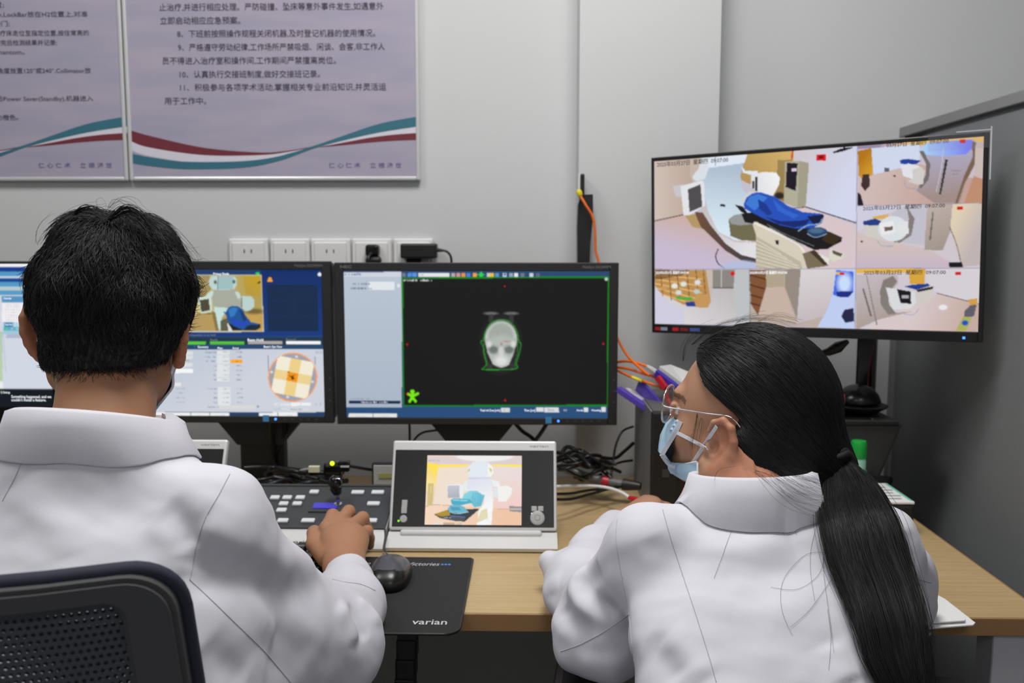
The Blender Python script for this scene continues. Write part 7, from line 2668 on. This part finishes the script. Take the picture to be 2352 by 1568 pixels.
ribbon3(bm, [Vector(a0[1])] + [cheek(x, y) for x, y in ((1580, 1006), (1595, 1014), (1610, 1022), (1624, 1030))], outn, .0042)
ribbon3(bm, [cheek(x, y, .0055) for x, y in ((1590, 1064), (1600, 1049), (1612, 1031), (1632, 1000), (1645, 980), (1656, 964))], outn, .0042)
fin('ear_loop', bm, MASKW, wmk)

# glasses
gl = bpy.data.objects.new('glasses', None)
gl.empty_display_size = .02
gl.location = (0, 0, 0)
COL.objects.link(gl)
gl.parent = woman
woff = -Vector(woman.location)
gl.location = woff
LENS = mat('lens_glass', (245, 245, 250), 0.02, trans=1.0, alpha=0.22)
gx = lambda p: WH.p(*p)
for sx in (-1, 1):
    c = V3((sx * .036, .0985 - .004, .0155))
    ring = []
    for a in np.linspace(0, 2 * pi, 41)[:-1]:
        ca, sa = math.cos(a), math.sin(a)
        x = .0265 * np.sign(ca) * abs(ca) ** .85
        z = .0245 * np.sign(sa) * abs(sa) ** .85
        ring.append(gx(c + V3((x, -.10 * abs(c[0] + x) * .6, z))))
    fin('lens_rim', tube(bmesh.new(), ring + [ring[0]], .0014, 8, cap=False), MET, gl, smooth=180)
    bm = bmesh.new()
    vs = [bm.verts.new(Vector(p)) for p in ring]
    f_ = bm.faces.new(vs)
    bmesh.ops.solidify(bm, geom=[f_], thickness=.0012)
    fin('lens', bm, LENS, gl, label='clear lens')
    h = [(sx * .0635, .0915, .020), (sx * .070, .088, .020), (sx * .0735, .078, .019), (sx * .079, .03, .022), (sx * .083, -.002, .0245), (sx * .084, -.018, .014)]
    fin('temple_arm', tube(bmesh.new(), spline([gx(q) for q in h], 6), [.0011] * 31, 8), MET, gl, smooth=180)
    fin('nose_pad', tube(bmesh.new(), [gx((sx * .012, .094, .012)), gx((sx * .010, .0955, .003))], [.0022, .0026], 8), mat('clear_pad', 215, 0.2), gl)
fin('bridge', tube(bmesh.new(), spline([gx((-.0105, .094, .020)), gx((-.004, .097, .0235)), gx((.004, .097, .0235)), gx((.0105, .094, .020))], 5), .0011, 8), MET, gl, smooth=180)

bm = bmesh.new()
bmesh.ops.create_icosphere(bm, subdivisions=3, radius=.011)
for v in bm.verts:
    c = v.co
    v.co = Vector((c.x * 1.3, c.y * .9, c.z * .55)) * (1 + .18 * math.sin(9 * c.x / .011 + 5 * c.y / .011) * math.sin(7 * c.z / .011 + 2))
o = P_(1478, 1176, 1.435)
bmesh.ops.translate(bm, verts=bm.verts, vec=Vector(o))
single('tissue', bm, PAPER, 'crumpled white tissue held in the hand behind the woman\'s left shoulder', 'tissue', smooth=180)

# ------------------------------------------------------------------ chairs
def chair(x, y, rz, label, top, wide, backrest):
    t = thing('office_chair', label, 'chair', (x, y, 0), rz)
    L = True
    fin('seat', B((0, .02, .405), (.46, .44, .07), bev=.03, seg=3), mat('chair_fabric', 34, 0.9), t, L)
    fin('gas_lift', cyl(bmesh.new(), (0, 0, .09), (0, 0, .37), .026, .022), BLK2, t, L)
    for k in range(5):
        a = 2 * pi * k / 5 + .3
        d = Vector((math.cos(a), math.sin(a), 0))
        lg = fin('leg', tube(bmesh.new(), [Vector((0, 0, .10)), d * .15 + Vector((0, 0, .085)), d * .27 + Vector((0, 0, .066))], [.03, .022, .015], 10), BLK, t, L)
        s_ = Vector((-d.y, d.x, 0))
        fin('caster', cyl(bmesh.new(), d * .27 + s_ * .02 + Vector((0, 0, .028)), d * .27 - s_ * .02 + Vector((0, 0, .028)), .027, n=18), BLK2, lg, L)
    return t


FAB = mat('chair_frame_fabric', (70, 70, 72), 0.85, bump=0.2, bscale=900)
PIPE = mat('chair_piping', (40, 42, 58), 0.8)
mesh_m = mat('chair_mesh', (66, 68, 74), 0.7)
nt = mesh_m.node_tree
b_ = nt.nodes['Principled BSDF']
tc = nt.nodes.new('ShaderNodeTexCoord')
sx_ = nt.nodes.new('ShaderNodeSeparateXYZ')
nt.links.new(tc.outputs['Object'], sx_.inputs[0])


def math_n(op, a, b=None):
    n = nt.nodes.new('ShaderNodeMath')
    n.operation = op
    for i, v in enumerate((a, b)):
        if v is None: continue
        if isinstance(v, (int, float)): n.inputs[i].default_value = v
        else: nt.links.new(v, n.inputs[i])
    return n.outputs[0]


row = math_n('MULTIPLY', sx_.outputs['Z'], 1 / .0062)
sh = math_n('MULTIPLY', math_n('FLOOR', row), .5)
colx = math_n('ADD', math_n('MULTIPLY', sx_.outputs['X'], 1 / .0052), sh)
hx = math_n('SUBTRACT', math_n('FRACT', colx), .5)
hz = math_n('SUBTRACT', math_n('FRACT', row), .5)
dd = math_n('ADD', math_n('MULTIPLY', math_n('MULTIPLY', hx, hx), 1.0), math_n('MULTIPLY', math_n('MULTIPLY', hz, hz), 1.3))
hole = math_n('GREATER_THAN', dd, .085)
nt.links.new(hole, b_.inputs['Alpha'])

mc_ = chair(-.476, .80, math.radians(8), 'black mesh back office chair the man sits on, cut off at the lower left', 1.0, .38, True)
# back frame: rounded rectangle with a mesh window, gently curved
bw, bz0, bz1, yb_ = .185, .50, .992, -.186


def bk(x, z):
    x = x * (1 + .30 * min(max(bz1 - .03 - z, 0), .14))
    return Vector((x, yb_ - .035 * (x / bw) ** 2 * -1 - .03 * ((z - .75) / .25) ** 2 * (1 if z > .75 else .3), z + .0 * x))


def rrect(hw, z0, z1, r, n=8):
    out = []
    for cx_, cz_, a0 in ((hw - r, z1 - r, 0), (-hw + r, z1 - r, pi / 2), (-hw + r, z0 + r, pi), (hw - r, z0 + r, 1.5 * pi)):
        for k in range(n + 1):
            a = a0 + pi / 2 * k / n
            out.append((cx_ + r * math.cos(a), cz_ + r * math.sin(a)))
    return out


def refine(lp, m=6):
    out = []
    for i in range(len(lp)):
        a, b = lp[i], lp[(i + 1) % len(lp)]
        q = m if math.hypot(a[0] - b[0], a[1] - b[1]) > .05 else 1
        out += [(a[0] + (b[0] - a[0]) * k / q, a[1] + (b[1] - a[1]) * k / q) for k in range(q)]
    return out


n_ = 9
oo, ii = refine(rrect(bw, bz0, bz1, .036)), refine(rrect(bw - .036, bz0 + .04, bz1 - .021, .012))
bm = bmesh.new()
lays = []
for lp, dy in ((oo, -.012), (ii, -.012), (ii, .012), (oo, .012)):
    lays.append([bm.verts.new(bk(x, z) + Vector((0, dy, 0))) for x, z in lp])
q = len(oo)
for a in range(4):
    A, B_ = lays[a], lays[(a + 1) % 4]
    for k in range(q):
        bm.faces.new((A[k], A[(k + 1) % q], B_[(k + 1) % q], B_[k]))
bmesh.ops.recalc_face_normals(bm, faces=bm.faces)
bmesh.ops.bevel(bm, geom=[e for e in bm.edges if len(e.link_faces) == 2 and e.calc_face_angle() > .8], offset=.004, segments=2, affect='EDGES')
bf = fin('back_frame', bm, FAB, mc_, True, smooth=50)
fin('piping', tube(bmesh.new(), [bk(x * 1.012, z + (.002 if z > .7 else -.002)) + Vector((0, .006, 0)) for x, z in oo + [oo[0]]], .0058, 8, cap=False), PIPE, bf, True, smooth=180)
bm = bmesh.new()
nx_, nz_ = 24, 24
for yoff in (0.0, .022):
    vs = [[bm.verts.new(bk(-(bw - .032) + 2 * (bw - .032) * i / nx_, bz0 + .036 + (bz1 - bz0 - .053) * j / nz_) + Vector((0, yoff, 0))) for i in range(nx_ + 1)] for j in range(nz_ + 1)]
    for j in range(nz_):
        for i in range(nx_):
            bm.faces.new((vs[j][i], vs[j][i + 1], vs[j + 1][i + 1], vs[j + 1][i]))
fin('back_mesh', bm, mesh_m, mc_, True, smooth=180)
fin('back_support', tube(bmesh.new(), spline([Vector((0, -.10, .40)), Vector((0, -.23, .42)), Vector((0, -.235, .52)), Vector((0, -.20, .60))], 6), .02, 10), BLK, mc_, True, smooth=180)

wc_ = chair(wcx - .01, .80, math.radians(-6), 'black office chair with armrests under the woman', .7, .4, False)
bm = bmesh.new()
fin('backrest', prism(bmesh.new(), [(-.2, -.20, .45), (.2, -.20, .45), (.2, -.24, .70), (-.2, -.24, .70)], (0, .03, 0)), mat('chair_fabric', 34, 0.9), wc_, True)
fin('back_support', tube(bmesh.new(), spline([Vector((0, -.10, .39)), Vector((0, -.225, .41)), Vector((0, -.245, .50)), Vector((0, -.245, .60))], 6), .02, 10), BLK, wc_, True, smooth=180)
for sx in (-1, 1):
    fin('armrest', B((sx * .215, .17, .69), (.075, .26, .028), bev=.012), BLK, wc_, True)
    fin('armrest_post', tube(bmesh.new(), [Vector((sx * .18, .05, .395)), Vector((sx * .245, .06, .42)), Vector((sx * .235, .10, .68))], .014, 8), BLK, wc_, True)
